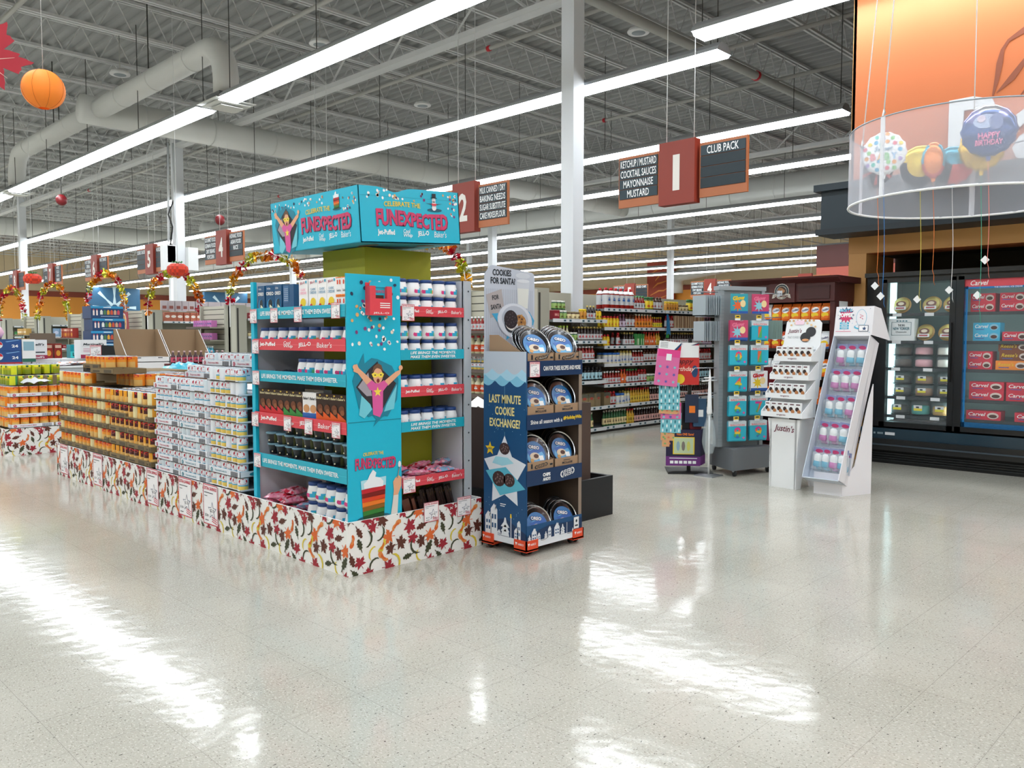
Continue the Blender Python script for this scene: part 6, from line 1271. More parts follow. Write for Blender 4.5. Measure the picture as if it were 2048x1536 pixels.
# ------------------------------------------------------------------ right-hand floor displays
GM = mat('6c7074', .5); GPL = mat('aab2b6', .4, alpha=.75); PEG = mat('8a9092', .5)
def spinner():
    a = math.atan2(-.21, .48); ox, oy = 7.13, 4.14; r = empty('peg_spinner_rack', (ox, oy, 0), a, 'tall grey rolling peg rack of hanging balloon packets', 'display rack')
    def lc(x, y): c, s_ = math.cos(-a), math.sin(-a); x -= ox; y -= oy; return (x * c - y * s_, x * s_ + y * c)
    b = B(); f = F((0, 0, 0), (1, 0, 0), (0, 1, 0)); poly = [lc(7.09, 3.98), lc(7.63, 3.86), lc(7.86, 4.26), lc(7.335, 4.38)]
    b.prism(f, poly, .06, .27, GM); b.obj('base_box', r)
    cx = sum(p[0] for p in poly) / 4; cy = sum(p[1] for p in poly) / 4
    for x, y in poly:
        x += (cx - x) * .13; y += (cy - y) * .13
        b = B(); b.tube([(x, y, .06), (x, y, .045)], .012, STEEL, 6); b.lathe([(.02, -.012), (.03, -.008), (.03, .008), (.02, .012)], BLACK, 12, (x + .01, y, .031), ax=Matrix.Rotation(PI / 2, 3, 'Y')); b.obj('caster', r)
    b = B(); b.box(.05, .06, .27, .50, .075, 1.83, PEG); b.box(.0, .04, .27, .05, .12, 1.84, GPL); b.box(.50, .04, .27, .54, .12, 1.84, GPL); b.box(-.01, .035, 1.81, .55, .13, 1.85, GPL)
    z = .32
    while z < 1.8: b.rect(FY(0, .039, 0), .0, z, .05, z + .008, mat('8c9498', .5), .0005); z += .035
    b.obj('front_peg_panel', r); B().box(.02, .075, .27, .52, .15, 1.80, PEG).obj('rear_panel', r)
    for z in (1.76, 1.50, 1.27, 1.01, .77, .53):
        for x in (.14, .39): B().tube([(x, .06, z), (x, -.14, z + .01)], .003, STEEL, 5).obj('peg_hook', r)
    for z in (1.79, 1.55, 1.05, .8):
        for sx, xe in ((0, -.22), (.54, .78)):
            b = B()
            for d_ in (.08, .13): b.tube([(sx, d_, z), (xe, d_, z)], .004, STEEL, 5)
            b.obj('peg_hook', r)
    for k in (0, 1): B().box(.74 + .03 * k, .06, 1.76 + .01 * k, .74 + .03 * k, .1, 1.82, OFFW).obj('ticket_tab', r)
    return r, a
sp, SA_ = spinner()
def SP(x, y, z): c, s = math.cos(SA_), math.sin(SA_); return (7.13 + x * c - y * s, 4.14 + x * s + y * c, z)
RBOW = ['d83c98', 'e87048', 'e8c838', '58b068', '3878c0']
def packet(kind, t):
    def make():
        b = B(); w_, h = .19, .19
        if kind == 'num':
            b.box(-w_ / 2, -.002, -h, w_ / 2, .002, 0, mat('30b4cc', .3)); f = FY(-w_ / 2, -.0025, -h); b.rect(f, 0, h * .74, w_, h, mat('d0dce0', .4), .0006); b.text(f, 'BALLOON', w_ / 2, h * .80, w_ * .8, h * .11, mat('e88a90', .4), .001, .04)
            vs, fs = glyphs(t, .025); vv = [f.p(w_ / 2 + x * (.075 if t != '1' else .04), h * .40 + y * .11, .002) for x, y in vs]; ms = []
            for q_ in fs: yy = sum(vs[i][1] for i in q_) / len(q_) + .5; ms.append(mat(RBOW[min(4, int((1 - yy) * 4.99))], .3))
            b.add(vv, fs, ms); b.disc(f, w_ * .85, h * .14, .012, .01, mat('e058a0', .4), .002)
        elif kind == 'foil':
            m1, m2, m3 = t; b.box(-w_ / 2, -.004, -h, w_ / 2, .004, 0, m1); f = FY(-w_ / 2, -.0045, -h); b.text(f, 'Glow', w_ * .45, h * .78, w_ * .7, h * .22, m2, .001, .06, 0, .1); b.poly(f, [(w_ * .4 + x * .9, h * .4 + y * .9) for x, y in star(.07, .03, 8)], m3, .0012); b.disc(f, w_ * .7, h * .5, .03, .035, mat('f0d8a0', .4), .002); b.rect(f, 0, 0, w_, h * .12, mat('2858a8', .4), .001)
        else: b.box(-w_ / 2, -.003, -h, w_ / 2, .003, 0, t)
        return tag(b.obj('balloon_packet'), cat='packet')
    return make
EFX = (mat('38a0b0', .3), YEL, mat('e86838', .3)); EFX2 = (mat('c84870', .3), mat('e87898', .3), mat('88c8d8', .3))
def pk(kd, mk, x, z, n, lab, y0=-.09, rz=None):
    for j in range(n):
        put(kd if j == 0 else kd, mk, SP(x + .012 * j, y0 + .024 * j, z - .012 * (j % 2)), (SA_ - .12 if rz is None else rz) + R.uniform(-.06, .06), '%s, %s from the front' % (lab, ORD[j]), 'hanging balloon packets')
rowsP = [(1.77, (('foilA', packet('foil', EFX), 'orange and teal character-free foil packet'), ('foilB', packet('foil', EFX2), 'pink and teal foil packet on the top row'))), (1.515, (('foilC', packet('foil', EFX2), 'pink foil packet on the second row'), ('n1', packet('num', '1'), 'balloon packet showing 1, second row'))), (1.275, (('n0', packet('num', '0'), 'balloon packet showing 0'), ('n1', 0, 'balloon packet showing 1, third row'))),
         (1.02, (('n4', packet('num', '4'), 'balloon packet showing 4'), ('foilD', packet('foil', (WHITE, RED, YEL)), 'white packet of red and yellow balloons'))), (.78, (('n6', packet('num', '6'), 'balloon packet showing 6'), ('n7', packet('num', '7'), 'balloon packet showing 7'))), (.535, (('n8', packet('num', '8'), 'balloon packet showing 8'), ('n9', packet('num', '9'), 'balloon packet showing 9')))]
TK = None
def ticket():
    b = B(); b.box(-.03, 0, -.05, .03, .002, 0, WHITE); f = FY(-.03, -.0005, -.05); b.rect(f, 0, .02, .06, .05, YEL, .0005); b.rect(f, .012, .03, .048, .042, TXT, .001); return tag(b.obj('price_ticket'), cat='price ticket')
for ri, (z, two) in enumerate(rowsP):
    for ci, (kd, mk, lab) in enumerate(two):
        pk(kd, mk, .13 + ci * .25, z, 1 if ri == 0 else 4, lab.replace('character-free ', ''))
        if ri: put('ptk', ticket, SP(.10 + ci * .25, -.11, z + .048), SA_, 'yellow price ticket on the grey rack, %s row, %s peg' % (ORD[ri], ('first', 'second')[ci]), 'yellow price tickets')
for z, nm in ((1.76, 'upper'), (1.51, 'lower')):
    for j in range(11): put('edge', packet('plain', mat('9ca8ae', .3)), SP(-.015 - j * .018, .10, z - .004), SA_ + PI / 2 + R.uniform(-.1, .1), 'silver-backed packet hanging edge-on beside the grey rack, %s bunch, %s out' % (nm, ORD[j]), 'edge-on silver packets')
SIDE = [(1.52, 'sideA', mat('98b0a8', .3, alpha=.8), 'pale plastic packet'), (1.05, 'sideB', mat('7a1c24', .35), 'dark red packet'), (.8, 'sideC', mat('2a5a80', .35), 'blue packet'), (.5, 'sideD', mat('b84868', .35), 'multicoloured pink packet')]
for z, kd, m_, lab in SIDE:
    for j in range(5): put(kd, packet('plain', m_), SP(.58 + j * .03, .10, z), SA_ + PI / 2 + .5 + R.uniform(-.1, .1), '%s on the far side of the grey rack, %s out' % (lab, ORD[j]), 'side packets')
# ---- gift bag rack
r = empty('gift_bag_rack', (7.12, 4.49, 0), -.9, 'slim black floor stand hung with gift bags', 'display rack'); b = B(); b.box(-.22, -.2, 0, .22, .2, .012, BLACK); b.obj('floor_plate', r); B().box(-.018, -.018, .012, .018, .018, 1.34, BLACK).obj('post', r)
for z in (1.30, 1.22, .95, .80, .62, .48): B().box(-.10, -.008, z, .10, .008, z + .01, STEEL).obj('cross_bar', r)
def gbag(w_, h, m, deco, th=.05, top=None):
    def make():
        b = B(); b.box(-w_ / 2, -th / 2, -h, w_ / 2, th / 2, 0, m); f = FY(-w_ / 2, -th / 2 - .0006, -h)
        if deco: deco(b, f, w_, h)
        if top: b.box(-w_ / 2, -th / 2 - .001, -.0, w_ / 2, -th / 2 + .002, h * .22, top); g = FY(-w_ / 2, -th / 2 - .0015, 0); b.poly(g, [(w_ * .7, 0), (w_ * .85, 0), (w_, h * .15), (w_, h * .22)], NAVY, .001); b.poly(g, [(w_ * .82, 0), (w_, 0), (w_, h * .14)], RED, .0014); [b.rect(g, w_ * .06, h * (.05 + .04 * k), w_ * .4, h * (.06 + .04 * k), TXT, .001) for k in range(4)]
        return tag(b.obj('gift_bag'), cat='gift bag')
    return make
PKb = mat('d86aa0', .4); TLb = mat('78c0cc', .4)
def dpink(b, f, w_, h):
    b.rect(f, 0, h * .8, w_, h, mat('e0408c', .4), .0006); b.rect(f, w_ * .38, h * .7, w_ * .62, h * .88, WHITE, .001)
    for k in range(9): b.poly(f, [(w_ * (.15 + .33 * (k % 3)) + x, h * (.12 + .2 * (k // 3)) + y) for x, y in star(.02, .008, 6)], (TLb, mat('5858a8', .4))[k % 2], .001)
def dteal(b, f, w_, h):
    for k in range(20): b.disc(f, w_ * (.1 + .2 * (k % 5)), h * (.12 + .22 * (k // 5)), .008, .018, (mat('e8f0f0', .4), mat('2a7888', .4))[k % 2], .001, 7)
def dtan(b, f, w_, h):
    for k in range(12): b.disc(f, w_ * (.12 + .25 * (k % 4)), h * (.2 + .3 * (k // 4)), .012, .01, (mat('78a868', .4), mat('d87858', .4))[k % 2], .001, 7)
def dred(b, f, w_, h):
    b.disc(f, w_ * .45, h * .88, .05, .045, NAVY, .001, 16); b.disc(f, w_ * .3, h * .15, .05, .05, YEL, .001, 16); b.disc(f, w_ * .95 - .03, h * .35, .03, .06, NAVY, .001, 14); b.text(f, 'happy', w_ * .45, h * .6, w_ * .7, h * .16, mat('5a1018', .4), .0012, .02, .3); b.text(f, 'birthday', w_ * .45, h * .4, w_ * .8, h * .15, mat('f0c8b8', .4), .0012, .02, .3)
def GB(x, y, z): c, s = math.cos(-.95), math.sin(-.95); return (7.12 + x * c - y * s, 4.49 + x * s + y * c, z)
put('gb_r', gbag(.27, .38, mat('c42c28', .35), dred, .14), GB(-.05, -.05, 1.26), -.95, 'large red birthday gift bag with navy and yellow dots', 'gift bags'); put('gb_w', gbag(.26, .12, WHITE, None, .05, WHITE), GB(-.05, -.10, 1.27), -.95, 'white-topped gift bag above the pink bag', 'gift bags')
put('gb_p', gbag(.22, .36, PKb, dpink, .05, WHITE), GB(-.21, -.16, 1.23), -.75, 'large pink gift bag with stars hanging in front', 'gift bags', ry=.10)
for k, (kd, m_, dc, h_) in enumerate((('gb_t', TLb, dteal, .2), ('gb_t', TLb, dteal, .2), ('gb_n', mat('d8a070', .4), dtan, .16), ('gb_q', PKb, dpink, .16), ('gb_t', TLb, dteal, .2), ('gb_n', mat('d8a070', .4), dtan, .16), ('gb_n', mat('d8a070', .4), dtan, .16))):
    put(kd, gbag(.2, h_, m_, dc, .03), GB(-.205 + .006 * k, -.14 + .008 * k, .90 - [0, .07, .15, .20, .30, .42, .48][k]), -.8 + R.uniform(-.06, .06), '%s small gift bag, %s down the cascade' % ({'gb_t': 'teal patterned', 'gb_n': 'tan floral', 'gb_q': 'pink starry'}[kd], ORD[k]), 'gift bags', ry=.03 * (k % 3))
for k, (x, z, m_) in enumerate(((.12, .78, mat('1c2c48', .4)), (.2, .74, mat('2a5070', .4)), (.08, .70, mat('16161c', .4)), (.16, .66, mat('8a2c34', .4)))): put('gd%d' % k, gbag(.13, .28, m_, lambda b, f, w_, h: b.rect(f, w_ * .3, h * .35, w_ * .75, h * .6, (WHITE if k % 2 else ORANGE), .001), .03), GB(x - .1, -.06 + .02 * k, z), -.9 + .15 * k, 'dark gift bag with a paper tag, %s from the post' % ORD[k], 'gift bags')
def costume(b, f, w_, h):
    b.rect(f, w_ * .2, h * .32, w_ * .82, h * .80, YEL, .001); b.rect(f, w_ * .23, h * .34, w_ * .79, h * .78, mat('b8c8a0', .4), .0014)
    for k in range(3): b.disc(f, w_ * (.35 + .15 * k), h * .55, .018, .05, (mat('88a8b8', .4), mat('787068', .4), mat('c8c860', .4))[k], .002, 8)
    b.rect(f, 0, 0, w_, h * .26, mat('6a2878', .4), .0008); b.text(f, 'Video ONE Game!', w_ * .55, h * .88, w_ * .5, h * .07, ORANGE, .001, .02); b.rect(f, w_ * .1, h * .2, w_ * .9, h * .22, OFFW, .0014)
    for k in range(6): b.rect(f, w_ * (.12 + .13 * k), h * .06, w_ * (.22 + .13 * k), h * .14, WHITE, .0014)
for j in range(4): put('gb_c', gbag(.34, .36, mat('1c1a3c', .35), costume, .018), GB(-.06 + .02 * j, -.10 + .05 * j, .43), -.92 + .06 * j, 'large purple and navy gift bag with yellow picture, %s of the lowest row' % ORD[j], 'gift bags')
r = empty('wire_whisk_rack', (7.02, 4.20, 0), .0, 'white spiral party rack between the gift bags and the grey rack', 'display rack'); b = B(); b.lathe([(.001, 1.05), (.012, .95), (.022, .70), (.028, .62), (.02, .6)], WHITE, 10, (0, 0, 0)); b.obj('white_cone', r); b = B(); b.lathe([(.02, .60), (.06, .45), (.07, .33), (.04, .22)], mat('c8d4d8', .2, alpha=.3), 12, cap=False); b.obj('clear_bag', r); B().tube([(0, 0, 0), (0, 0, .62)], .01, WHITE, 6).obj('post', r); B().box(-.1, -.1, 0, .1, .1, .01, STEEL).obj('foot', r)
b = B()
for q in ((-.14, .14, .93), (-.1, .1, .96)): b.tube([(q[0], 0, q[2]), (q[1], 0, q[2])], .006, WHITE, 5)
b.obj('top_arms', r)

# ---- white cookie-bar display
CWH = mat('e9ebec', .5)
def bars():
    r = empty('white_bar_display', (6.93, 3.56, 0), RX - .10, 'white cardboard tiered display of small snack packs with script logo', 'store display'); W = .37
    PUR = mat('6a1c34', .5)
    b = B(); pr = [(.02, 0), (.06, .60), (.28, .60), (.32, 0)]
    f = FY(0, 0, 0); b.prism(f, [(.05, 0), (.30, 0), (.32, .42), (.34, .62), (.02, .62), (.04, .42)], -.02, 0, CWH)
    for x in (.05, .30): b.prism(F((x, 0, 0), (0, 1, 0)), [(0, 0), (.08, 0), (.10, .09), (.22, .09), (.24, 0), (.34, 0), (.28, .62), (0, .62)], -.01, .01, CWH)
    b.text(f, "Justin's", .185, .53, .20, .075, PUR, .002, .015, .25, -.06); b.obj('pedestal', r)
    for i in range(4):
        z = .64 + i * .165; d0 = .0 + i * .055; b = B(); b.box(-.02 + i * .006, d0 - .05, z, W + .02 - i * .006, d0 + .16, z + .012, CWH); b.box(-.02 + i * .006, d0 - .055, z, W + .02 - i * .006, d0 - .048, z + .045, CWH); b.box(-.02 + i * .006, d0 + .11, z, W + .02 - i * .006, d0 + .116, z + .165, CWH)
        for x in (-.02 + i * .006, W + .012 - i * .006): b.prism(F((x, d0 - .05, z), (0, 1, 0)), [(0, 0), (.21, 0), (.24, .165), (.17, .165), (0, .05)], 0, .006, CWH)
        b.text(FY(0, d0 - .056, z), 'organic', W / 2, .022, .09, .02, PUR, .001, .01); b.obj('tier_tray', r)
    b = B(); f = F((0, .25, 1.24), (1, 0, 0), (0, .12, 1)); pts = [(0, 0), (W, 0), (W, .24), (W - .03, .27), (.05, .28), (.02, .25)]; b.prism(f, pts, -.006, 0, CWH); b.text(f, "Justin's", .11, .165, .14, .05, PUR, .002, .015, .25); b.text(f, 'TREAT YOURSELF WELL', .12, .11, .16, .02, mat('889094', .5), .001, .0)
    for x, y in ((.27, .16), (.22, .11)): b.disc(f, x, y, .05, .045, mat('2c2c30', .5), .002 + (.16 - y) * .02, 18)
    b.disc(f, .225, .085, .035, .012, mat('d89a6a', .5), .006)
    for k in range(14): b.disc(f, .05 + .02 * k, .262 - .008 * abs(6 - k) * (k % 2), .012, .01, mat(('c89a60', 'e0c090')[k % 2], .6), .003 + k * .0002, 7)
    b.rect(f, .11, .225, .2, .265, mat('f0d0e0', .5), .006); b.obj('header_card', r)
    return r
bars()
def minipack():
    b = B(); b.box(-.023, -.01, 0, .023, .01, .085, WHITE); f = FY(-.023, -.0105, 0); b.disc(f, .016, .045, .015, .014, mat('2c1a16', .5), .001, 9); b.disc(f, .03, .03, .014, .013, mat('b87848', .5), .0014, 9); b.rect(f, .008, .07, .038, .078, mat('6a4a50', .5), .001); return tag(b.obj('snack_pack'), cat='snack pack')
for i in range(4):
    for k in range(6): c, s = math.cos(RX - .10), math.sin(RX - .10); x, y = .035 + k * .06, -.02 + i * .055; put('mp', minipack, (6.93 + x * c - y * s, 3.56 + x * s + y * c, .654 + i * .165), RX - .10 + R.uniform(-.15, .15), 'small white snack pack with chocolate cups, %s tier up, %s from the grey rack side' % (ORD[i], ORD[k]), 'white snack packs', sc=(1.2, 1, 1.4))

# ---- leaning party-popper display
def poppers():
    r = empty('leaning_blister_display', (6.88, 3.08, 0), RX, 'white leaning cardboard tray display of blister-packed party poppers', 'store display'); W = .32; PW = mat('e6e4e8', .5); PI_ = mat('c4ccd8', .5)
    b = B(); b.prism(F((0, .02, 0), (0, 1, 0)), [(0, 0), (.30, 0), (.36, .75), (.30, .75), (.16, .30), (0, .15)], 0, .008, PW); b.prism(F((.24, .0, 0), (.14, .34, 0)), [(0, 0), (.33, 0), (.33, .95), (.28, .8), (.14, .25), (0, .13)], 0, .008, PW); b.box(.0, .0, 0, .24, .008, .19, PW); b.obj('pedestal', r)
    # leaning tray: axis from (y=-.12,z=.15) up to (y=.33,z=1.37)
    lo, hi = V((0, -.13, .15)), V((0, .32, 1.37)); ax = (hi - lo); L = ax.length; v = ax.normalized(); f = F(lo + V((-.05, 0, 0)), (1, 0, 0), v); n = f.n
    sh = lambda a, t: a + t * .06
    b = B(); D = .13
    def quad(p): b.add([f.p(*q) for q in p], [(0, 1, 2, 3)], PI_)
    def slab(a0, a1, t0, t1, d0, d1, m): b.add([f.p(sh(a, t), t * L, d) for a in (a0, a1) for t in (t0, t1) for d in (d0, d1)], [(0, 1, 3, 2), (4, 6, 7, 5), (0, 4, 5, 1), (2, 3, 7, 6), (0, 2, 6, 4), (1, 5, 7, 3)], m)
    slab(0, W, 0, 1, -D - .008, -D, PI_); slab(0, .007, 0, 1, -D, 0, PI_); slab(W - .007, W, 0, 1.0, -D - .08, .0, PW); slab(0, W, 0, .006, -D, 0, PI_); slab(0, W, .994, 1, -D, 0, PW); b.obj('leaning_tray', r)
    b = B(); g = F(hi + V((.01 + .0, 0, 0)), (1, 0, 0), (0, .1, 1)); b.prism(g, [(0, 0), (W + .01, 0), (W + .02, .25), (.01, .25)], -.006, 0, PW)
    b.add([g.p(W + .01, 0, 0), g.p(W + .02, .25, 0), g.p(W + .04, .24, -.10), g.p(W + .06, -.02, -.30)], [(0, 3, 2, 1)], PW); b.add([g.p(.01, .25, 0), g.p(W + .02, .25, 0), g.p(W + .04, .24, -.10), g.p(.03, .24, -.1)], [(0, 1, 2, 3)], PW)
    CY = mat('48b0d0', .4); PKK = mat('d83c6c', .4)
    b.poly(g, [(.10 + x, .175 + y) for x, y in star(.075, .045, 12)], NAVY, .001); b.poly(g, [(.10 + x, .17 + y) for x, y in star(.062, .04, 12)], PKK, .0014); b.text(g, 'PARTY', .10, .215, .11, .03, CY, .003, .03); b.text(g, 'POPPER', .10, .175, .13, .038, WTXT, .003, .05); b.text(g, 'CONFETTI', .10, .14, .09, .014, PKK, .003, .02)
    for k in range(3): b.rect(g, .05, .095 - k * .022, .05 + .08, .112 - k * .022, CY, .001); b.text(g, ('ONE', 'BALLOON', 'FOUNTAIN')[k], .09, .1035 - k * .022, .05, .011, WTXT, .002, .02)
    b.rect(g, .015, .03, .15, .034, PKK, .001)
    b.disc(g, .235, .15, .045, .075, CY, .001, 20); b.disc(g, .235, .15, .042, .072, PW, .0016, 20); b.disc(g, .235, .07, .06, .022, CY, .002, 18); b.disc(g, .235, .075, .05, .015, PW, .0026, 18)
    for k in range(10): b.disc(g, .235 + .012 * math.cos(k), .16 + .004 * (k - 5), .003, .004, PKK, .003, 6)
    b.rect(g, .215, .03, .30, .085, mat('48586c', .4), .003); b.rect(g, .22, .035, .295, .08, PRB, .0036); b.poly(g, [(.265 + x, .055 + y) for x, y in star(.02, .009)], PRN, .004)
    for k in range(16): q = random.Random(k); b.disc(g, q.uniform(.02, .32), q.uniform(.02, .24), .003, .003, (CY, PKK, NAVY)[k % 3], .0012, 6)
    b.obj('header_box', r)
    return r, f, sh, L
pr_, pf, psh, pL = poppers()
def blister(c):
    def make():
        b = B(); w_, h = .085, .165; b.box(-w_ / 2, 0, -h, w_ / 2, .003, 0, mat('c8ccd8', .3)); f = FY(-w_ / 2, -.0005, -h); m = mat(c, .3)
        b.rect(f, 0, h * .8, w_, h, mat('8a90b8', .4), .0006); b.disc(f, w_ / 2, h * .84, w_ * .34, h * .09, PKm, .001, 12)
        b.lathe([(.03, -.14), (.034, -.13), (.03, -.10), (.026, -.098), (.030, -.085), (.028, -.055), (.012, -.045)], lambda i, a: m if i < 3 else WHITE, 12, (0, -.018, 0), sy=.6)
        b.box(-w_ / 2 + .004, -.045, -h + .01, w_ / 2 - .004, 0, -.035, CLEAR); return tag(b.obj('blister_pack'), cat='blister pack')
    return make
PKm = mat('b8386c', .4)
def at_tray(a, t, d):
    p = pf.p(psh(a, t), t * pL, d); c, s = math.cos(RX), math.sin(RX); return (6.88 + p.x * c - p.y * s, 3.08 + p.x * s + p.y * c, p.z)
bl = [(.95, 'PCC'), (.77, 'PPP'), (.585, 'CCP'), (.40, 'PPC'), (.22, 'CCPC')]
for i, (t, s_) in enumerate(bl):
    for k, ch in enumerate(s_):
        for j in range(2): put('bl' + ch, blister('c05aa8' if ch == 'P' else '48a8c8'), at_tray(.075 + k * (.088 if len(s_) < 4 else .07) + .012 * j, t - (.012 * j), -.055 - .035 * j), RX + R.uniform(-.2, .1), '%s party popper blister pack, %s row down, %s along, %s' % ({'P': 'pink', 'C': 'cyan'}[ch], ORD[i], ORD[k], ('in front', 'behind')[j]), 'party popper packs', sc=(1.12, 1, 1.18), ry=.09)

# ------------------------------------------------------------------ displays behind the can stacks
for k, (x0, t) in enumerate(((4.09, 'nearer the pumpkin cans'), (4.66, 'nearer the cyan display'))):
    r = empty('cardboard_dump_bin', (x0, 11.0, 0), 0, 'empty white bin with kraft cardboard backboard, ' + t, 'display bin', 'white bins with kraft backboards'); W, D = .555, .45
    b = B(); b.box(0, 0, .0, W, .006, 1.09, WHITE); b.box(0, D, .0, W, D + .006, 1.09, WHITE); b.box(0, 0, .0, .006, D, 1.09, WHITE); b.box(W - .006, 0, .0, W, D, 1.09, WHITE); b.box(0, 0, 1.02, W, D, 1.03, WHITE)
    for x in (.12, .4): b.rect(FY(0, -.001, 0), x, 1.075, x + .06, 1.085, TXT, .001)
    b.obj('white_bin', r); b = B(); b.box(0, D - .01, 1.09, W, D, 1.46, KRAFT)
    for x in (0, W - .008): b.prism(F((x, 0, 0), (0, 1, 0)), [(0, 1.09), (D, 1.09), (D, 1.46), (D - .1, 1.46)], 0, .008, KRAFT, WHITE)
    b.obj('kraft_backboard', r)
WBX = mat('e0e2e4', .5); CRD = mat('9a2048', .5)
def cider(b, f, w, h):
    b.rect(f, 0, 0, w, h * .2, CRD, .001); b.text(f, "Martinelli's", w * .6, h * .1, w * .6, h * .11, WTXT, .002, .02, .2); b.text(f, "Martinelli's", w / 2, h * .76, w * .8, h * .13, TXT, .001, .03, .2); b.rect(f, w * .06, h * .64, w * .94, h * .645, TXT, .001); b.rect(f, w * .5, h * .24, w * .505, h * .6, TXT, .001)
    for k in range(3): b.rect(f, w * .1, h * (.5 - .08 * k), w * .4, h * (.53 - .08 * k), mat('c88aa0', .5), .001)
    b.rect(f, w * .56, h * .32, w * .92, h * .38, TXT, .001)
CI = carton(.40, .30, .30, WBX, cider, 'cider_case')
for x, y, z, t in ((3.92, 14.5, 1.01, 'upper one nearer the yellow cans'), (4.78, 14.4, 1.01, 'upper one beside the blue drink tower'), (3.70, 14.55, .70, 'lower row, first'), (4.12, 14.55, .70, 'lower row, second'), (4.54, 14.55, .70, 'lower row, third'), (4.96, 14.55, .70, 'lower row, fourth')):
    put('cid', CI, (x, y, z), 0, 'white cider case with wine-red band, ' + t, 'cider cases')
core(3.5, 14.42, 5.16, 14.9, 0, .70, WBX, 'white pallet base under the cider cases')
def soda(b, f, w, h): b.disc(f, w * .3, h * .5, h * .3, h * .3, WHITE, .001, 18); b.poly(f, [(w * .3 + h * .28 * math.cos(a), h * .5 + h * .28 * math.sin(a)) for a in [PI * k / 10 for k in range(11)]], RED, .0016); b.text(f, '24', w * .8, h * .4, w * .2, h * .25, WTXT, .001, .03); b.poly(f, [(w * .5, h * .8), (w * .9, h * .95), (w * .95, h * .9), (w * .55, h * .74)], mat('78a8d8', .4), .001)
for k in range(2): put('sod', carton(.42, .28, .17, mat('1c4c8c', .4), soda, 'soda_case'), (3.42, 14.0, .98 + k * .172), 0, 'blue soda case beside the yellow cans, %s' % ('lower', 'upper')[k], 'soda cases')
core(3.2, 13.86, 3.64, 14.14, 0, .98, mat('b8282c', .5), 'red carton stack under the blue soda cases')
put('wat', carton(.18, .28, .34, WHITE, lambda b, f, w, h: (b.rect(f, w * .1, h * .5, w * .9, h * .9, mat('88b0c0', .4), .001), b.rect(f, 0, 0, w, h * .15, mat('2a6a58', .4), .001)), 'milk_carton_case'), (3.73, 14.0, .98), 0, 'tall white carton between the soda and the cider cases', None)
PROTO['wat']['category'] = 'box'
def sport(b, f, w, h):
    b.rect(f, 0, h * .82, w, h, mat('2a90c0', .4), .001); b.rect(f, w * .38, h * .88, w * .62, h * .93, WTXT, .002)
    for k in range(6): c = ('e0e0d8', '48784c', 'd8a030', 'c85030', 'c8a080', 'c04858')[k]; b.rect(f, w * (.28 + .105 * k), h * .32, w * (.36 + .105 * k), h * .62, mat(c, .4), .001); b.rect(f, w * (.30 + .105 * k), h * .62, w * (.34 + .105 * k), h * .70, mat(c, .4), .001)
    for k in range(2): b.rect(f, w * (.06 + .1 * k), h * .25, w * (.11 + .1 * k), h * .65, mat('e8d8d0', .4), .001); b.rect(f, w * (.07 + .1 * k), h * .65, w * (.10 + .1 * k), h * .75, mat('d85a6a', .4), .001)
    b.rect(f, w * .3, h * .16, w * .85, h * .2, mat('a8c0d0', .4), .001)
SPC = carton(.52, .40, .207, mat('143c68', .4), sport, 'sports_drink_case')
for k in range(9): put('spc', SPC, (5.12 + (.01 if k % 2 else -.01), 14.75, .0 + k * .208), R.uniform(-.02, .02), 'dark blue sports drink case with bottle pictures, %s up in the tower' % ORD[k], 'sports drink cases')
b = B(); b.box(3.72, 11.2, 0, 4.08, 11.5, 1.0, BLACK); f = FY(3.66, 11.19, .93); b.prism(f, [(0, 0), (.38, .03), (.34, .31), (.17, .32), (.16, .19), (.03, .2), (0, .17)], -.01, 0, mat('121414', .6)); b.box(3.98, 11.15, .0, 4.12, 11.35, .98, BLACK)
b.obj('black_display_tray', tags=('black notched cardboard display tray behind the orange cans', 'display tray')); put('svs', 0, (3.77, 11.17, 1.25), 0, 'sale ticket clipped to the black notched tray', 'sale tickets', sc=1.6)
b = B(); b.box(3.66, 12.3, .02, 5.2, 12.9, .93, mat('d4d8dc', .5)); b.box(3.64, 12.28, .93, 5.22, 12.92, .95, WHITE); b.obj('white_sale_table', tags=('long low white sale table behind the orange cans', 'table'))
SC = sachet(mat('e8e4e6', .4), mat('4a2c34', .4), mat('c8b0b8', .4), 'chip_bag', .3, .22); SD = sachet(mat('eceef0', .4), mat('2a5a98', .4), mat('e08858', .4), 'chip_bag', .3, .22)
for k in range(12): put('chip%d' % (k % 2), SC if k % 2 == 0 else SD, (3.72 + k * .125, 12.5 + (k % 3) * .08, .95 + .02 * (k % 2)), R.uniform(-1, 1), 'crumpled %s bag lying on the white sale table, %s along' % (('brown and white', 'blue and white')[k % 2], ORD[k]), 'bags on the white table')
CYB = mat('48b4cc', .3, coat=.3)
core(3.75, 9.0, 4.60, 9.6, .02, .84, WBX, 'white carton stack under the cyan wrapped packs')
for k in range(2): put('cyp', sachet(CYB, mat('60c4d8', .3), mat('3aa4bc', .3), 'wrapped_pack', .46, .4), (4.05 + k * .36, 9.25, .84), .1 * k, 'puffy cyan plastic-wrapped pack beside the display, %s' % ('farther', 'nearer')[k], 'cyan wrapped packs', sc=(1, 1, 5.2))
b = B(); b.box(0, 0, 0, .08, .004, .2, CREAM); b.rect(FY(0, -.001, 0), .02, .08, .06, .14, mat('8a8a58', .5)); b.obj('paper_tag', loc=(4.24, 9.02, .92), tags=('cream paper tag hanging on the cyan wrapped pack', 'tag'))
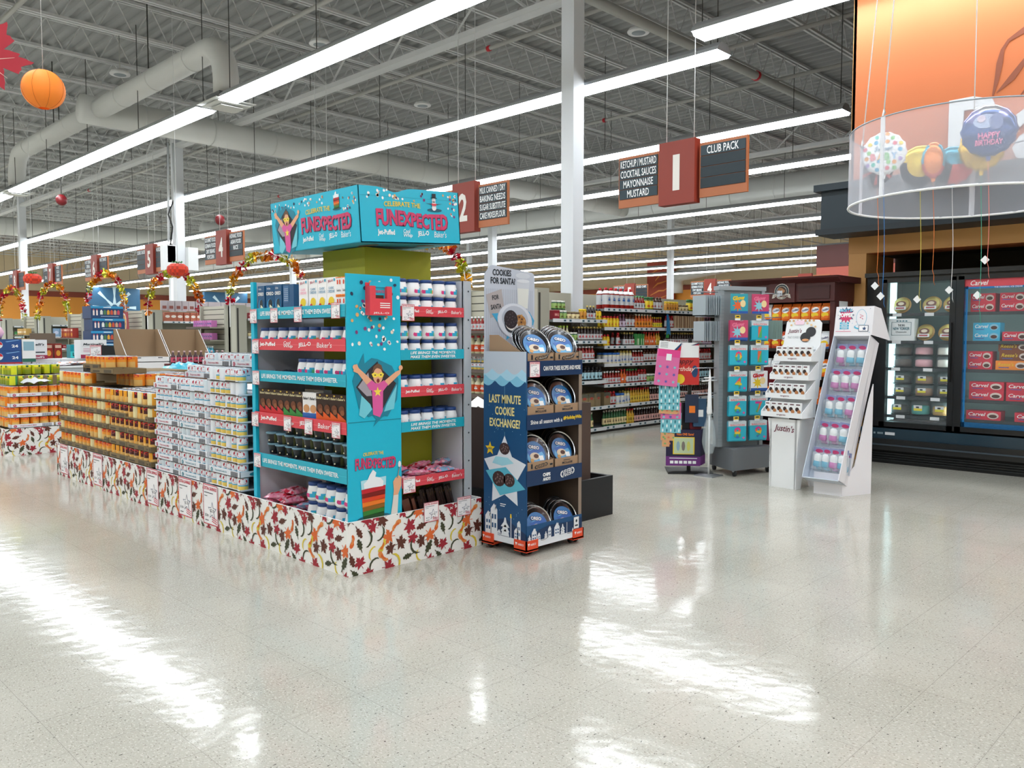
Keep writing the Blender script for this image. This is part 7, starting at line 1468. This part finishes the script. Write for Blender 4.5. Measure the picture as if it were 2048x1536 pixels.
for k in range(10): put('vit', bottle('small_bottle', 'tall', .03, .16, mat('3a1018', .3), mat('c8a8a8', .4), mat('c85068', .4)), (4.35 + k * .072, 10.2, 1.02), 0, 'small dark red bottle, %s in the row behind the cyan packs' % ORD[k], 'small dark bottles')
b = B(); b.box(4.30, 10.12, .6, 5.05, 10.35, 1.02, mat('5a1620', .5)); b.box(4.3, 10.1, 0, 5.05, 10.4, .6, KRAFT); b.obj('bottle_shipper', tags=('dark red cardboard shipper carrying small bottles', 'display tray'))
for k, (x, m_, t, w) in enumerate(((4.30, 'snk', 'first', .3), (4.45, 'snk', 'second', .3), (4.60, 'snk', 'third', .3), (4.75, 'snk', 'fourth', .3))): put('snk', K['snk'][0], (x, 16.0, .98), 0, 'red snack carton on the table behind the cider cases, %s' % t, 'end cap stock')
b = B(); b.box(4.2, 15.8, 0, 5.3, 16.3, .98, WHITE); b.obj('white_sale_table', tags=('small white table behind the cider cases', 'table'))
b = B(); b.box(4.26, 15.75, 1.24, 4.66, 15.77, 1.42, KRAFTD); b.box(4.44, 15.77, .98, 4.47, 15.79, 1.3, KRAFTD); b.obj('kraft_sign_board', tags=('blank brown cardboard board standing above the red snack cartons', 'sign board'))
put('lov', carton(.25, .2, .24, mat('1c9aa8', .4), lambda b, f, w, h: (b.rect(f, 0, h * .05, w, h * .5, mat('48d0d0', .4), .001), b.text(f, 'LOVE', w / 2, h * .27, w * .7, h * .28, TXT, .002, .04)), 'gift_carton'), (5.05, 15.95, .98), 0, 'teal carton lettered LOVE beside the red snack cartons'); PROTO['lov']['category'] = 'box'
b = B(); b.lathe([(0, -.1), (.06, -.08), (.1, 0), (.06, .08), (0, .1)], mat('e8b8cc', .5), 16); b.obj('pink_ball', loc=(3.36, 14.05, 1.42), tags=('pale pink ball resting on top of the blue soda cases', 'ball'))

# ------------------------------------------------------------------ keep every description within sixteen words
for o in scn.objects:
    if 'label' in o:
        L = o['label']
        for a, c in ((' of the ', ' of '), (' on the ', ' on '), (' in the ', ' in '), (' from the ', ' from '), (' with a ', ' with '), (' the ', ' '), (' and ', ' ')):
            if len(L.replace('-', '-').split()) > 16: L = L.replace(a, c)
        o['label'] = L
